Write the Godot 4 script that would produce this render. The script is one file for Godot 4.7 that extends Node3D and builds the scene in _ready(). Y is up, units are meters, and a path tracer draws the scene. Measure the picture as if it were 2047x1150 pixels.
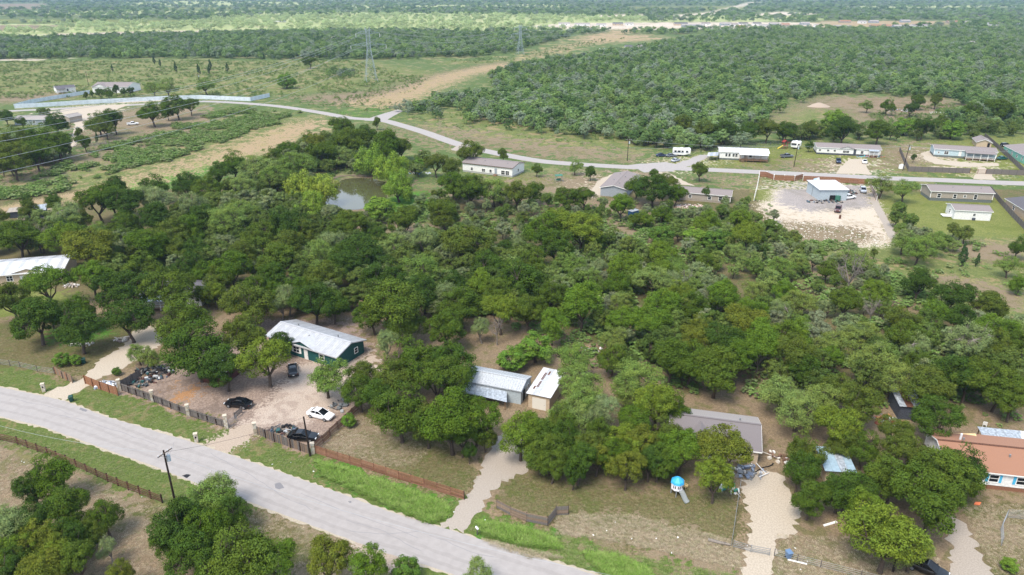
extends Node3D

var taken := {}
var M := {}
var rng := RandomNumberGenerator.new()
var shared := {}

# ---------------------------------------------------------------- naming
func numbered(called: String) -> String:
	if not taken.has(called):
		taken[called] = 0
		return called
	taken[called] += 1
	return "%s_%03d" % [called, taken[called]]

func tag(o: Node, label := "", category := "", group := "", kind := "") -> void:
	if label: o.set_meta("label", label)
	if category: o.set_meta("category", category)
	if group: o.set_meta("group", group)
	if kind: o.set_meta("kind", kind)

func thing(called: String, label: String, category: String, at := Vector3.ZERO, turn := 0.0, group := "") -> Node3D:
	var o := Node3D.new()
	o.name = numbered(called)
	add_child(o)
	o.position = at
	o.rotation.y = turn
	tag(o, label, category, group)
	return o

func part(parent: Node, called: String, mesh: Mesh, m: Material, at := Vector3.ZERO, basis := Basis.IDENTITY) -> MeshInstance3D:
	var o := MeshInstance3D.new()
	o.name = called if parent != self else numbered(called)
	o.mesh = mesh
	o.material_override = m
	o.transform = Transform3D(basis, at)
	parent.add_child(o, true)
	return o

func struct(called: String, mesh: Mesh, m: Material, at := Vector3.ZERO) -> MeshInstance3D:
	var o := part(self, called, mesh, m, at)
	o.set_meta("kind", "structure")
	return o

# ---------------------------------------------------------------- mesh builder
class MB:
	var v := PackedVector3Array()
	var n := PackedVector3Array()
	var c := PackedColorArray()
	var uv := PackedVector2Array()
	var colored := false
	var col := Color.WHITE
	func tri(a: Vector3, b: Vector3, d: Vector3, want: Vector3) -> void:
		var nn := (b - a).cross(d - a)
		if nn.length_squared() < 1e-14: return
		nn = nn.normalized()
		if nn.dot(want) < 0.0:
			nn = -nn
			v.append(a); v.append(b); v.append(d)
		else:
			v.append(a); v.append(d); v.append(b)
		for k in 3: n.append(nn)
		if colored:
			for k in 3: c.append(col)
	func quad(a: Vector3, b: Vector3, d: Vector3, e: Vector3, want: Vector3) -> void:
		tri(a, b, d, want)
		tri(a, d, e, want)
	# eight corners: bottom four (ring), top four (ring)
	func hexa(p: Array) -> void:
		var mid := Vector3.ZERO
		for q in p: mid += q
		mid /= 8.0
		for f in [[0, 1, 2, 3], [4, 5, 6, 7], [0, 1, 5, 4], [1, 2, 6, 5], [2, 3, 7, 6], [3, 0, 4, 7]]:
			var w: Vector3 = (p[f[0]] + p[f[1]] + p[f[2]] + p[f[3]]) / 4.0 - mid
			quad(p[f[0]], p[f[1]], p[f[2]], p[f[3]], w)
	func box(at: Vector3, size: Vector3, b := Basis.IDENTITY) -> void:
		var h := size / 2.0
		var p := []
		for y in [-h.y, h.y]:
			for q in [Vector3(-h.x, y, -h.z), Vector3(h.x, y, -h.z), Vector3(h.x, y, h.z), Vector3(-h.x, y, h.z)]:
				p.append(at + b * q)
		hexa(p)
	func bar(a: Vector3, b: Vector3, w: float, h: float) -> void:
		var d := b - a
		if d.length() < 1e-5: return
		var x := d.normalized()
		var up := Vector3.UP if absf(x.y) < 0.95 else Vector3.RIGHT
		var z := x.cross(up).normalized()
		var y := z.cross(x)
		box((a + b) / 2.0, Vector3(d.length(), h, w), Basis(x, y, z))
	func slab(a: Vector3, b: Vector3, d: Vector3, e: Vector3, t: float) -> void:
		var nn := (b - a).cross(d - a).normalized()
		if nn.y < 0.0: nn = -nn
		hexa([a - nn * t, b - nn * t, d - nn * t, e - nn * t, a, b, d, e])
	func tube(pts: Array, rad: Array, sides := 6, cap := true) -> void:
		var rings := []
		for i in pts.size():
			var d: Vector3 = (pts[mini(i + 1, pts.size() - 1)] - pts[maxi(i - 1, 0)]).normalized()
			var x := d.cross(Vector3.UP if absf(d.y) < 0.9 else Vector3.RIGHT).normalized()
			var y := d.cross(x)
			var r := []
			for k in sides:
				var a := TAU * k / sides
				r.append((x * cos(a) + y * sin(a)))
			rings.append(r)
		for i in pts.size() - 1:
			for k in sides:
				var k2 := (k + 1) % sides
				var a: Vector3 = pts[i] + rings[i][k] * rad[i]
				var b: Vector3 = pts[i] + rings[i][k2] * rad[i]
				var d: Vector3 = pts[i + 1] + rings[i + 1][k2] * rad[i + 1]
				var e: Vector3 = pts[i + 1] + rings[i + 1][k] * rad[i + 1]
				smooth(a, d, b, rings[i][k], rings[i + 1][k2], rings[i][k2])
				smooth(a, e, d, rings[i][k], rings[i + 1][k], rings[i + 1][k2])
		if cap:
			for end in [0, pts.size() - 1]:
				var w: Vector3 = pts[end] - pts[1 if end == 0 else end - 1]
				for k in sides:
					tri(pts[end], pts[end] + rings[end][k] * rad[end], pts[end] + rings[end][(k + 1) % sides] * rad[end], w)
	func smooth(a: Vector3, b: Vector3, d: Vector3, na: Vector3, nb: Vector3, nd: Vector3) -> void:
		if (b - a).cross(d - a).dot(na) > 0.0:
			v.append(a); v.append(d); v.append(b)
			n.append(na); n.append(nd); n.append(nb)
		else:
			v.append(a); v.append(b); v.append(d)
			n.append(na); n.append(nb); n.append(nd)
		if colored:
			for k in 3: c.append(col)
	# rings of equal length along a body; smooth where the crease is shallow
	func loft(rings: Array, closed_ends := true) -> void:
		var cen := []
		for r in rings:
			var m := Vector3.ZERO
			for q in r: m += q
			cen.append(m / r.size())
		for i in rings.size() - 1:
			var cnt: int = rings[i].size()
			for k in cnt:
				var k2 := (k + 1) % cnt
				var w: Vector3 = (rings[i][k] + rings[i][k2] + rings[i + 1][k] + rings[i + 1][k2]) / 4.0 - (cen[i] + cen[i + 1]) / 2.0
				quad(rings[i][k], rings[i][k2], rings[i + 1][k2], rings[i + 1][k], w)
		if closed_ends:
			for e in [0, rings.size() - 1]:
				var w: Vector3 = cen[e] - cen[1 if e == 0 else e - 1]
				for k in rings[e].size():
					tri(cen[e], rings[e][k], rings[e][(k + 1) % rings[e].size()], w)
	func leaf(p: Vector3, nn: Vector3, along: Vector3, a: float, b: float, tone: Color) -> void:
		var t := along - nn * along.dot(nn)
		if t.length_squared() < 1e-6: t = nn.cross(Vector3.RIGHT)
		t = t.normalized()
		var s := nn.cross(t)
		var q := [p - t * a, p + s * b, p + t * a, p - s * b]
		for k in [0, 1, 2, 0, 2, 3]:
			v.append(q[k]); n.append(nn); c.append(tone)
	func done() -> ArrayMesh:
		var arr := []
		arr.resize(Mesh.ARRAY_MAX)
		arr[Mesh.ARRAY_VERTEX] = v
		arr[Mesh.ARRAY_NORMAL] = n
		if c.size() == v.size(): arr[Mesh.ARRAY_COLOR] = c
		if uv.size() == v.size(): arr[Mesh.ARRAY_TEX_UV] = uv
		var m := ArrayMesh.new()
		m.add_surface_from_arrays(Mesh.PRIMITIVE_TRIANGLES, arr)
		return m

func boxm(size: Vector3) -> Mesh:
	var key := "box%.3f/%.3f/%.3f" % [size.x, size.y, size.z]
	if not shared.has(key):
		var b := MB.new()
		b.box(Vector3.ZERO, size)
		shared[key] = b.done()
	return shared[key]

func rodm(r: float, h: float, sides := 8, r2 := -1.0) -> Mesh:
	var key := "rod%.3f/%.3f/%d/%.3f" % [r, h, sides, r2]
	if not shared.has(key):
		var b := MB.new()
		b.tube([Vector3.ZERO, Vector3(0, h, 0)], [r, r if r2 < 0 else r2], sides)
		shared[key] = b.done()
	return shared[key]

# ---------------------------------------------------------------- materials
func noise_tex(freq: float, octaves: int, lo: float, hi: float, seed_: int, size := 256) -> Texture2D:
	var f := FastNoiseLite.new()
	f.seed = seed_
	f.noise_type = FastNoiseLite.TYPE_SIMPLEX
	f.frequency = freq
	f.fractal_octaves = octaves
	f.fractal_gain = 0.6
	var im := f.get_seamless_image(size, size)
	var d := im.get_data()
	for i in d.size(): d[i] = int(clampf(lo + (hi - lo) * d[i] / 255.0, 0.0, 1.0) * 255.0)
	return ImageTexture.create_from_image(Image.create_from_data(size, size, false, Image.FORMAT_L8, d))

# grain: speckle over broad blotches
func grain_tex(speck: float, blotch: float, freq: float, seed_: int, size := 512) -> Texture2D:
	var f := FastNoiseLite.new()
	f.seed = seed_
	f.noise_type = FastNoiseLite.TYPE_SIMPLEX
	f.frequency = freq
	f.fractal_octaves = 5
	f.fractal_gain = 0.55
	var d := f.get_seamless_image(size, size).get_data()
	var r := RandomNumberGenerator.new()
	r.seed = seed_
	for i in d.size(): d[i] = int(clampf(1.0 - blotch * (1.0 - d[i] / 255.0) - speck * r.randf(), 0.0, 1.0) * 255.0)
	return ImageTexture.create_from_image(Image.create_from_data(size, size, false, Image.FORMAT_L8, d))

func mat(c: Color, rough := 0.8, tex: Texture2D = null, scale := 0.5, metal := 0.0) -> StandardMaterial3D:
	var m := StandardMaterial3D.new()
	m.albedo_color = c
	m.roughness = rough
	m.metallic = metal
	m.metallic_specular = 0.4
	if tex:
		m.albedo_texture = tex
		m.uv1_triplanar = true
		m.uv1_world_triplanar = true
		m.uv1_scale = Vector3.ONE * scale
	return m

func leaf_mat(c: Color, vein := 0.24) -> StandardMaterial3D:
	var m := StandardMaterial3D.new()
	m.albedo_color = c
	m.vertex_color_use_as_albedo = true
	m.roughness = 0.75
	m.metallic_specular = 0.12
	m.backlight_enabled = true
	m.backlight = Color(c.r * vein, c.g * vein, c.b * vein * 0.5)
	return m

# ---------------------------------------------------------------- ground painting: which matter lies where
# three tones of each kind of ground cover
const COVER := [
	[[116, 110, 76], [134, 120, 90], [98, 108, 60]],      # 0 woodland floor
	[[100, 118, 58], [114, 124, 70], [138, 128, 90]],    # 1 mown verge
	[[160, 144, 118], [144, 127, 103], [122, 118, 82]],   # 2 dry straw
	[[160, 140, 126], [176, 156, 142], [136, 119, 108]],  # 3 yard dirt
	[[228, 214, 196], [214, 198, 176], [196, 180, 158]], # 4 caliche
	[[86, 132, 50], [104, 148, 60], [82, 118, 48]],      # 5 lush grass
	[[114, 108, 72], [130, 118, 86], [102, 108, 60]],    # 6 olive lawn
	[[140, 122, 102], [150, 134, 110], [128, 112, 90]],  # 7 pond mud
	[[116, 128, 74], [132, 138, 84], [164, 146, 110]],   # 8 brush field
	[[190, 166, 132], [176, 154, 120], [168, 154, 110]], # 9 mown hay
	[[172, 164, 160], [184, 174, 168], [160, 152, 144]], # 10 gravel lot
	[[184, 192, 134], [172, 184, 120], [196, 192, 146]], # 11 pale far pasture, distant sun patches painted into its colour
	[[146, 128, 104], [158, 138, 112], [122, 116, 80]],   # 12 leaf litter
	[[124, 134, 70], [142, 144, 84], [116, 126, 62]],    # 13 yellow-green lawn
	[[106, 124, 72], [98, 118, 66], [148, 144, 102]],      # 14 far woods floor
	[[196, 150, 108], [180, 138, 100], [160, 130, 100]], # 15 straw-coloured hay
	[[212, 194, 178], [198, 179, 163], [180, 161, 147]], # 16 light bare earth
]

func fill_poly(lab: PackedByteArray, tw: int, th: int, x0: float, z0: float, mpp: float, pts: Array, cls: int) -> void:
	var np := pts.size() / 2
	var zmin := 1e9
	var zmax := -1e9
	for i in np:
		zmin = minf(zmin, pts[i * 2 + 1]); zmax = maxf(zmax, pts[i * 2 + 1])
	var r0 := clampi(int((zmin - z0) / mpp), 0, th)
	var r1 := clampi(int((zmax - z0) / mpp) + 1, 0, th)
	for r in range(r0, r1):
		var z := z0 + (r + 0.5) * mpp
		var xs := []
		for i in np:
			var ax: float = pts[i * 2]
			var az: float = pts[i * 2 + 1]
			var j := (i + 1) % np
			var bx: float = pts[j * 2]
			var bz: float = pts[j * 2 + 1]
			if (az > z) != (bz > z):
				xs.append(ax + (z - az) / (bz - az) * (bx - ax))
		xs.sort()
		for k in range(0, xs.size() - 1, 2):
			var c0 := clampi(int((xs[k] - x0) / mpp), 0, tw)
			var c1 := clampi(int((xs[k + 1] - x0) / mpp), 0, tw)
			for q in range(r * tw + c0, r * tw + c1): lab[q] = cls

func field(tw: int, th: int, x0: float, z0: float, mpp: float, per_m: float, seed_: int, oct: int) -> PackedByteArray:
	var f := FastNoiseLite.new()
	f.seed = seed_
	f.noise_type = FastNoiseLite.TYPE_SIMPLEX
	f.frequency = per_m * mpp
	f.fractal_octaves = oct
	f.fractal_gain = 0.55
	f.offset = Vector3(x0 / mpp, z0 / mpp, 0)
	var im := f.get_image(tw, th, false, false, false)
	im.convert(Image.FORMAT_L8)
	return im.get_data()

func ground_map(x0: float, z0: float, mpp: float, tw: int, th: int, base: int, patches: Array, warp_m: float) -> ImageTexture:
	var lab := PackedByteArray()
	lab.resize(tw * th)
	lab.fill(base)
	for p in patches: fill_poly(lab, tw, th, x0, z0, mpp, p[1], p[0])
	var k := warp_m / mpp
	var a := field(tw, th, x0, z0, mpp, 0.06 if mpp < 1.0 else 0.012, 3, 3)
	var b := field(tw, th, x0, z0, mpp, (0.35 if mpp < 0.3 else 0.12) if mpp < 1.0 else 0.03, 7, 4)
	var c := field(tw, th, x0, z0, mpp, (1.6 if mpp < 0.3 else 0.6) if mpp < 1.0 else 0.12, 11, 3)
	var lut := PackedByteArray()
	lut.resize(COVER.size() * 256 * 3)
	for q in COVER.size():
		for u in 16:
			for w in 16:
				var t := smoothstep(3.5, 11.5, float(w))
				var s := smoothstep(8.2, 10.2, float(u))
				for ch in 3:
					var val: float = lerpf(COVER[q][0][ch], COVER[q][1][ch], t)
					val = lerpf(val, COVER[q][2][ch], s * 0.85)
					val *= 0.90 + 0.2 * w / 15.0
					lut[(q * 256 + u * 16 + w) * 3 + ch] = int(clampf(val, 0, 255))
	var out := PackedByteArray()
	out.resize(tw * th * 3)
	var o := 0
	var i := 0
	var kk := k / 12.0
	for r in th:
		for x in tw:
			var bv := b[i]
			var cv := c[i]
			var lx := clampi(x + int((bv - 128 + (cv - 128) * 0.6) * kk), 0, tw - 1)
			var lz := clampi(r + int((255 - bv - 128 + (cv - 128) * 0.8) * kk), 0, th - 1)
			var j := ((lab[lz * tw + lx] << 8) | (((a[i] + bv) >> 5) << 4) | ((bv + 2 * cv + ((i * 7919) & 63) - 32) / 3 >> 4 & 15)) * 3
			out[o] = lut[j]; out[o + 1] = lut[j + 1]; out[o + 2] = lut[j + 2]
			o += 3
			i += 1
	return ImageTexture.create_from_image(Image.create_from_data(tw, th, false, Image.FORMAT_RGB8, out))

func ground_mat(t: Texture2D, fine: Texture2D) -> StandardMaterial3D:
	var m := StandardMaterial3D.new()
	m.albedo_texture = t
	m.texture_repeat = true
	m.roughness = 0.95
	m.metallic_specular = 0.2
	m.detail_enabled = true
	m.detail_blend_mode = BaseMaterial3D.BLEND_MODE_MUL
	m.detail_uv_layer = BaseMaterial3D.DETAIL_UV_2
	m.detail_albedo = fine
	return m

# flat sheet from an outline, its edge made uneven
func sheet(pts: Array, y: float, rough_edge := 0.0, step := 0.6) -> ArrayMesh:
	var out := PackedVector2Array()
	var np := pts.size() / 2
	for i in np:
		var a := Vector2(pts[i * 2], pts[i * 2 + 1])
		var j := (i + 1) % np
		var b := Vector2(pts[j * 2], pts[j * 2 + 1])
		var cnt := maxi(1, int(a.distance_to(b) / step)) if rough_edge > 0.0 else 1
		var side := (b - a).orthogonal().normalized()
		for k in cnt:
			var q := a.lerp(b, float(k) / cnt)
			if rough_edge > 0.0: q += side * rng.randf_range(-rough_edge, rough_edge)
			out.append(q)
	var idx := Geometry2D.triangulate_polygon(out)
	var mb := MB.new()
	for k in range(0, idx.size(), 3):
		var t := []
		for e in 3: t.append(Vector3(out[idx[k + e]].x, y, out[idx[k + e]].y))
		mb.tri(t[0], t[1], t[2], Vector3.UP)
	return mb.done()

# strip of given width along a line
func strip(pts: Array, width: float, y: float, edge := 0.0) -> ArrayMesh:
	var cv := Curve2D.new()
	var np := pts.size() / 2
	for i in np:
		var p := Vector2(pts[i * 2], pts[i * 2 + 1])
		var a := Vector2(pts[maxi(i - 1, 0) * 2], pts[maxi(i - 1, 0) * 2 + 1])
		var b := Vector2(pts[mini(i + 1, np - 1) * 2], pts[mini(i + 1, np - 1) * 2 + 1])
		cv.add_point(p, (a - b) / 6.0, (b - a) / 6.0)
	var len_ := cv.get_baked_length()
	var cnt := int(len_ / (1.2 if edge > 0 else 4.0))
	var mb := MB.new()
	var pl := Vector3.ZERO
	var pr := Vector3.ZERO
	for i in cnt + 1:
		var d := len_ * i / cnt
		var p := cv.sample_baked(d)
		var q := cv.sample_baked(minf(d + 0.5, len_)) - cv.sample_baked(maxf(d - 0.5, 0))
		var s := q.orthogonal().normalized() * width / 2.0
		var l2 := p + s * (1.0 + rng.randf_range(-edge, edge))
		var r2 := p - s * (1.0 + rng.randf_range(-edge, edge))
		var nl := Vector3(l2.x, y, l2.y)
		var nr := Vector3(r2.x, y, r2.y)
		if i: mb.quad(pl, pr, nr, nl, Vector3.UP)
		pl = nl
		pr = nr
	return mb.done()

func inside(p: Vector2, pts: Array) -> bool:
	var np := pts.size() / 2
	var r := false
	for i in np:
		var j := (i + np - 1) % np
		var az: float = pts[i * 2 + 1]
		var bz: float = pts[j * 2 + 1]
		if (az > p.y) != (bz > p.y) and p.x < pts[i * 2] + (p.y - az) / (bz - az) * (pts[j * 2] - pts[i * 2]):
			r = not r
	return r

# ---------------------------------------------------------------- vegetation
func dir3(r: RandomNumberGenerator) -> Vector3:
	var y := r.randf_range(-1, 1)
	var a := r.randf() * TAU
	var s := sqrt(1.0 - y * y)
	return Vector3(cos(a) * s, y, sin(a) * s)

# crown of a tree 8 m wide and 9 m tall; returns [crown, trunk]
func tree_shapes(seed_: int, kind: String, clumps: int, per: int, leaf_len: float) -> Array:
	var r := RandomNumberGenerator.new()
	r.seed = seed_
	var mb := MB.new()
	var wood := MB.new()
	var mid := Vector3(0, 5.1, 0)
	var rad := Vector3(3.5, 3.1, 3.5)
	var low := -0.7
	var open := 0.0
	match kind:
		"mesquite":
			mid = Vector3(0, 4.9, 0); rad = Vector3(3.6, 3.1, 3.6); low = -0.55; open = 0.35
		"hackberry":
			mid = Vector3(0, 5.4, 0); rad = Vector3(3.1, 3.0, 3.1); low = -0.6; open = 0.25
		"willow":
			mid = Vector3(0, 4.6, 0); rad = Vector3(3.2, 3.7, 3.2); low = -0.85
		"juniper":
			mid = Vector3(0, 4.2, 0); rad = Vector3(3.0, 4.2, 3.0); low = -0.95
		"bush":
			mid = Vector3(0, 4.2, 0); rad = Vector3(3.3, 3.9, 3.3); low = -0.8
		"far":
			mid = Vector3(0, 4.7, 0); rad = Vector3(3.6, 3.6, 3.6); low = -0.85
	var domes := [[mid + Vector3(r.randf_range(-0.5, 0.5), rad.y * 0.3, r.randf_range(-0.5, 0.5)), 0.62]]
	mid += Vector3(r.randf_range(-0.35, 0.35), r.randf_range(-0.3, 0.3), r.randf_range(-0.35, 0.35))
	rad *= Vector3(r.randf_range(0.82, 1.1), r.randf_range(0.85, 1.12), r.randf_range(0.82, 1.1))
	var nd := r.randi_range(4, 8)
	var turn := r.randf() * TAU
	for k in nd:
		var aa := turn + TAU * k / nd + r.randf_range(-0.35, 0.35)
		var out := r.randf_range(0.42, 0.66)
		domes.append([mid + Vector3(cos(aa) * rad.x * out, rad.y * r.randf_range(-0.5, 0.3), sin(aa) * rad.z * out), r.randf_range(0.40, 0.58)])
	var tips := []
	for k in clumps:
		var dm: Array = domes[k % domes.size()]
		var d := dir3(r)
		while d.y < low: d = dir3(r)
		if r.randf() < 0.6: d = (d + ((dm[0] - mid) / rad) * 0.7).normalized()
		var p: Vector3 = dm[0] + d * rad * dm[1] * sqrt(r.randf_range(0.35, 1.0))
		if kind in ["juniper", "bush"]:
			p = mid + d * rad * sqrt(r.randf_range(0.3, 0.95)) * r.randf_range(0.8, 1.0)
		if kind == "juniper":
			var taper := clampf((8.8 - p.y) / 7.5, 0.08, 1.0)
			p.x *= taper; p.z *= taper
		var cr := r.randf_range(0.5, 0.95) * (0.95 if open > 0 else 1.0)
		if kind == "juniper": cr *= 0.75
		tips.append(p)
		var tone_c := r.randf_range(0.74, 0.98)
		var warm := r.randf_range(-0.07, 0.07)
		var outw := (d * Vector3(1, 1.1, 1) + Vector3.UP * 0.5).normalized()
		for q in int(per * r.randf_range(0.7, 1.3)):
			var ld := (dir3(r) + outw * 0.55).normalized()
			var lp := p + ld * cr * r.randf_range(0.6 - open * 0.6, 1.06 + open * 0.35) * Vector3(1.1, 0.85, 1.1)
			if kind == "willow": lp.y -= r.randf() ** 2 * 1.3
			lp.y = maxf(lp.y, 0.15)
			var nn := (ld + dir3(r) * 0.65 + Vector3.UP * 0.25).normalized()
			var al := dir3(r) if kind != "willow" else (Vector3.DOWN + dir3(r) * 0.4)
			var t := tone_c * r.randf_range(0.7, 1.03)
			var a := leaf_len * r.randf_range(0.6, 1.25)
			mb.leaf(lp, nn, al, a, a * (0.55 if kind != "willow" else 0.3), Color(clampf(t * (1 + warm), 0, 1), clampf(t, 0, 1), clampf(t * (1 - warm), 0, 1)))
	# wood: a leaning trunk that forks into limbs, and twigs that reach the clumps
	var fork := Vector3(r.randf_range(-0.4, 0.4), 1.9 if kind not in ["bush", "willow", "juniper"] else 1.0, r.randf_range(-0.4, 0.4))
	wood.tube([Vector3(0, -0.15, 0), Vector3(0.05, 0.3, 0.02), fork], [0.34, 0.25, 0.2], 7)
	var limbs := []
	for k in 5:
		var a := TAU * k / 5.0 + r.randf_range(-0.4, 0.4)
		var e := mid + Vector3(cos(a) * rad.x * 0.5, r.randf_range(-0.7, 0.6), sin(a) * rad.z * 0.5)
		var m := fork.lerp(e, 0.5) + Vector3(cos(a), -0.2, sin(a)) * 0.3
		wood.tube([fork, m, e], [0.16, 0.12, 0.07], 5, false)
		limbs.append(e)
	for k in tips.size():
		if k % (2 if open > 0 else 4): continue
		var t: Vector3 = tips[k]
		var best: Vector3 = limbs[0]
		for e in limbs:
			if e.distance_to(t) < best.distance_to(t): best = e
		wood.tube([best, best.lerp(t, 0.5) + dir3(r) * 0.25, t + (t - mid).normalized() * 0.2], [0.065, 0.045, 0.015], 4, false)
	return [mb.done(), wood.done()]

# leafless tree: limbs, boughs and twigs; returns [boughs, trunk]
func bare_shapes(seed_: int) -> Array:
	var r := RandomNumberGenerator.new()
	r.seed = seed_
	var wood := MB.new()
	var fine := MB.new()
	var fork := Vector3(0.2, 2.8, 0.1)
	wood.tube([Vector3(0, -0.15, 0), Vector3(0.1, 1.2, 0), fork], [0.3, 0.22, 0.18], 7)
	for k in 7:
		var a := TAU * k / 7.0 + r.randf_range(-0.3, 0.3)
		var e := fork + Vector3(cos(a) * r.randf_range(1.5, 2.8), r.randf_range(2.0, 5.2), sin(a) * r.randf_range(1.5, 2.8))
		var m := fork.lerp(e, 0.5) + dir3(r) * 0.4
		fine.tube([fork, m, e], [0.14, 0.1, 0.04], 5, false)
		for q in 9:
			var s := m.lerp(e, r.randf())
			var tip := s + (dir3(r) + Vector3(cos(a) * 0.4, 0.5, sin(a) * 0.4)).normalized() * r.randf_range(0.8, 1.8)
			fine.tube([s, s.lerp(tip, 0.5) + dir3(r) * 0.15, tip], [0.05, 0.035, 0.012], 4, false)
			for w in 4:
				var s2 := s.lerp(tip, r.randf_range(0.3, 1.0))
				fine.tube([s2, s2 + (dir3(r) + Vector3.UP * 0.3) * r.randf_range(0.4, 0.8)], [0.022, 0.008], 3, false)
	return [fine.done(), wood.done()]

func tuft_shape(seed_: int, blades: int, h: float, spread: float) -> ArrayMesh:
	var r := RandomNumberGenerator.new()
	r.seed = seed_
	var mb := MB.new()
	for k in blades:
		var a := r.randf() * TAU
		var base := Vector3(cos(a), 0, sin(a)) * r.randf() * spread
		var lean := Vector3(cos(a), 0, sin(a)).rotated(Vector3.UP, r.randf_range(-0.8, 0.8)) * r.randf_range(0.7, 1.5) * h
		var top := base + lean + Vector3(0, h * r.randf_range(0.4, 0.9), 0)
		var s := Vector3(-sin(a), 0, cos(a)) * h * 0.13
		var t := r.randf_range(0.7, 1.0)
		var tone := Color(t, t, t)
		var nn := (top - base).cross(s).normalized()
		if nn.y < 0.0: nn = -nn
		var tri := [base - s, base + s, top]
		if (tri[1] - tri[0]).cross(tri[2] - tri[0]).dot(nn) > 0.0: tri = [base + s, base - s, top]
		for q in tri:
			mb.v.append(q); mb.n.append(nn); mb.c.append(tone)
	return mb.done()

func scatter(parent: Node, called: String, mesh: Mesh, m: Material, list: Array) -> void:
	if list.is_empty(): return
	var mm := MultiMesh.new()
	mm.transform_format = MultiMesh.TRANSFORM_3D
	mm.use_colors = true
	mm.mesh = mesh
	mm.instance_count = list.size()
	for i in list.size():
		mm.set_instance_transform(i, list[i][0])
		mm.set_instance_color(i, list[i][1])
	var o := MultiMeshInstance3D.new()
	o.name = called if parent != self else numbered(called)
	o.multimesh = mm
	o.material_override = m
	parent.add_child(o, true)
	if parent == self: o.set_meta("kind", "stuff")

# ---------------------------------------------------------------- buildings
func frame_at(A: Vector2, B: Vector2) -> float:
	var d := B - A
	return atan2(-d.y, d.x)

func gable_roof(t: Node3D, P: Vector3, ex: Vector3, ln: float, ez: Vector3, span: float, h: float, rise: float, o: Dictionary) -> void:
	var ov: float = o.get("over", 0.35)
	var k := rise / (span / 2.0)
	var up := Vector3.UP
	var roof := Node3D.new()
	roof.name = "roof"
	t.add_child(roof, true)
	var y0 := h - ov * k + 0.12
	var y1 := h + rise + 0.12
	for s in 2:
		var e0 := P + ez * (-ov if s == 0 else span + ov) + up * y0
		var e1 := P + ez * span / 2.0 + up * y1
		if o.get("metal", false):
			var cnt := maxi(2, int((ln + 2 * ov) / 0.92))
			var pw := (ln + 2 * ov) / cnt
			var mb := MB.new()
			mb.slab(e0, e0 + ex * (pw - 0.008), e1 + ex * (pw - 0.008), e1, 0.05)
			for rb in [0.03, pw * 0.5]:
				mb.bar(e0 + ex * rb + up * 0.02, e1 + ex * rb + up * 0.02, 0.045, 0.06)
			var m := mb.done()
			for q in cnt:
				part(roof, "roof_panel", m, M[o.roof[q % o.roof.size()]], ex * (-ov + q * pw))
		else:
			var mb := MB.new()
			mb.slab(e0 - ex * ov, e0 + ex * (ln + ov), e1 + ex * (ln + ov), e1 - ex * ov, 0.1)
			part(roof, "roof_slope", mb.done(), M[o.roof[s % o.roof.size()]])
	var cap := MB.new()
	cap.bar(P + ez * span / 2.0 + up * (y1 + 0.02) - ex * ov, P + ez * span / 2.0 + up * (y1 + 0.02) + ex * (ln + ov), 0.34, 0.05)
	part(roof, "ridge_cap", cap.done(), M[o.get("cap", o.roof[0])])
	# fascia along the eaves and up the verges
	var tr := MB.new()
	for s in 2:
		var e0 := P + ez * (-ov if s == 0 else span + ov) + up * (y0 - 0.13)
		tr.bar(e0 - ex * ov, e0 + ex * (ln + ov), 0.04, 0.17)
		var e1 := P + ez * span / 2.0 + up * (y1 - 0.13)
		for x in [-ov - 0.02, ln + ov + 0.02]:
			tr.bar(e0 + ex * x, e1 + ex * x, 0.04, 0.17)
	part(roof, "fascia", tr.done(), M[o.get("trim", "trim_white")])
	for v in o.get("vents", 0):
		var q: float = ln * (v + 0.7) / (o.vents + 0.4)
		var p := P + ex * q + ez * (span * (0.3 if v % 2 else 0.62))
		var yy := h + rise * (1.0 - absf((0.3 if v % 2 else 0.62) - 0.5) * 2.0) + 0.1
		part(roof, "roof_vent", rodm(0.13, 0.42, 8), M.vent, p + up * yy)

func window_on(t: Node3D, side: int, u: float, v: float, w: float, h: float, L: float, d: float, fr := "trim_white", shutter := "") -> void:
	var at := [Vector3(u, v, 0), Vector3(L, v, -u), Vector3(L - u, v, -d), Vector3(0, v, -d + u)][side] as Vector3
	var b := Basis(Vector3.UP, [0.0, PI / 2, PI, -PI / 2][side])
	var key := "win%.2f/%.2f" % [w, h]
	if not shared.has(key):
		var mb := MB.new()
		for s in [-1, 1]:
			mb.box(Vector3(s * (w / 2 + 0.05), h / 2, 0.03), Vector3(0.1, h + 0.2, 0.1))
			mb.box(Vector3(0, h / 2 + s * (h / 2 + 0.05), 0.028), Vector3(w + 0.004, 0.1, 0.1))
		mb.box(Vector3(0, h / 2, 0.02), Vector3(w, 0.05, 0.06))
		if w > 1.1: mb.box(Vector3(0, h / 2, 0.022), Vector3(0.07, h, 0.06))
		shared[key] = mb.done()
	var o := part(t, "window", shared[key], M[fr], at, b)
	part(o, "pane", boxm(Vector3(w, h, 0.03)), M.glass, Vector3(0, h / 2, 0.0))
	if shutter:
		for s in [-1, 1]:
			part(o, "shutter", boxm(Vector3(0.34, h + 0.16, 0.05)), M[shutter], Vector3(s * (w / 2 + 0.29), h / 2, 0.03))

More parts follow.
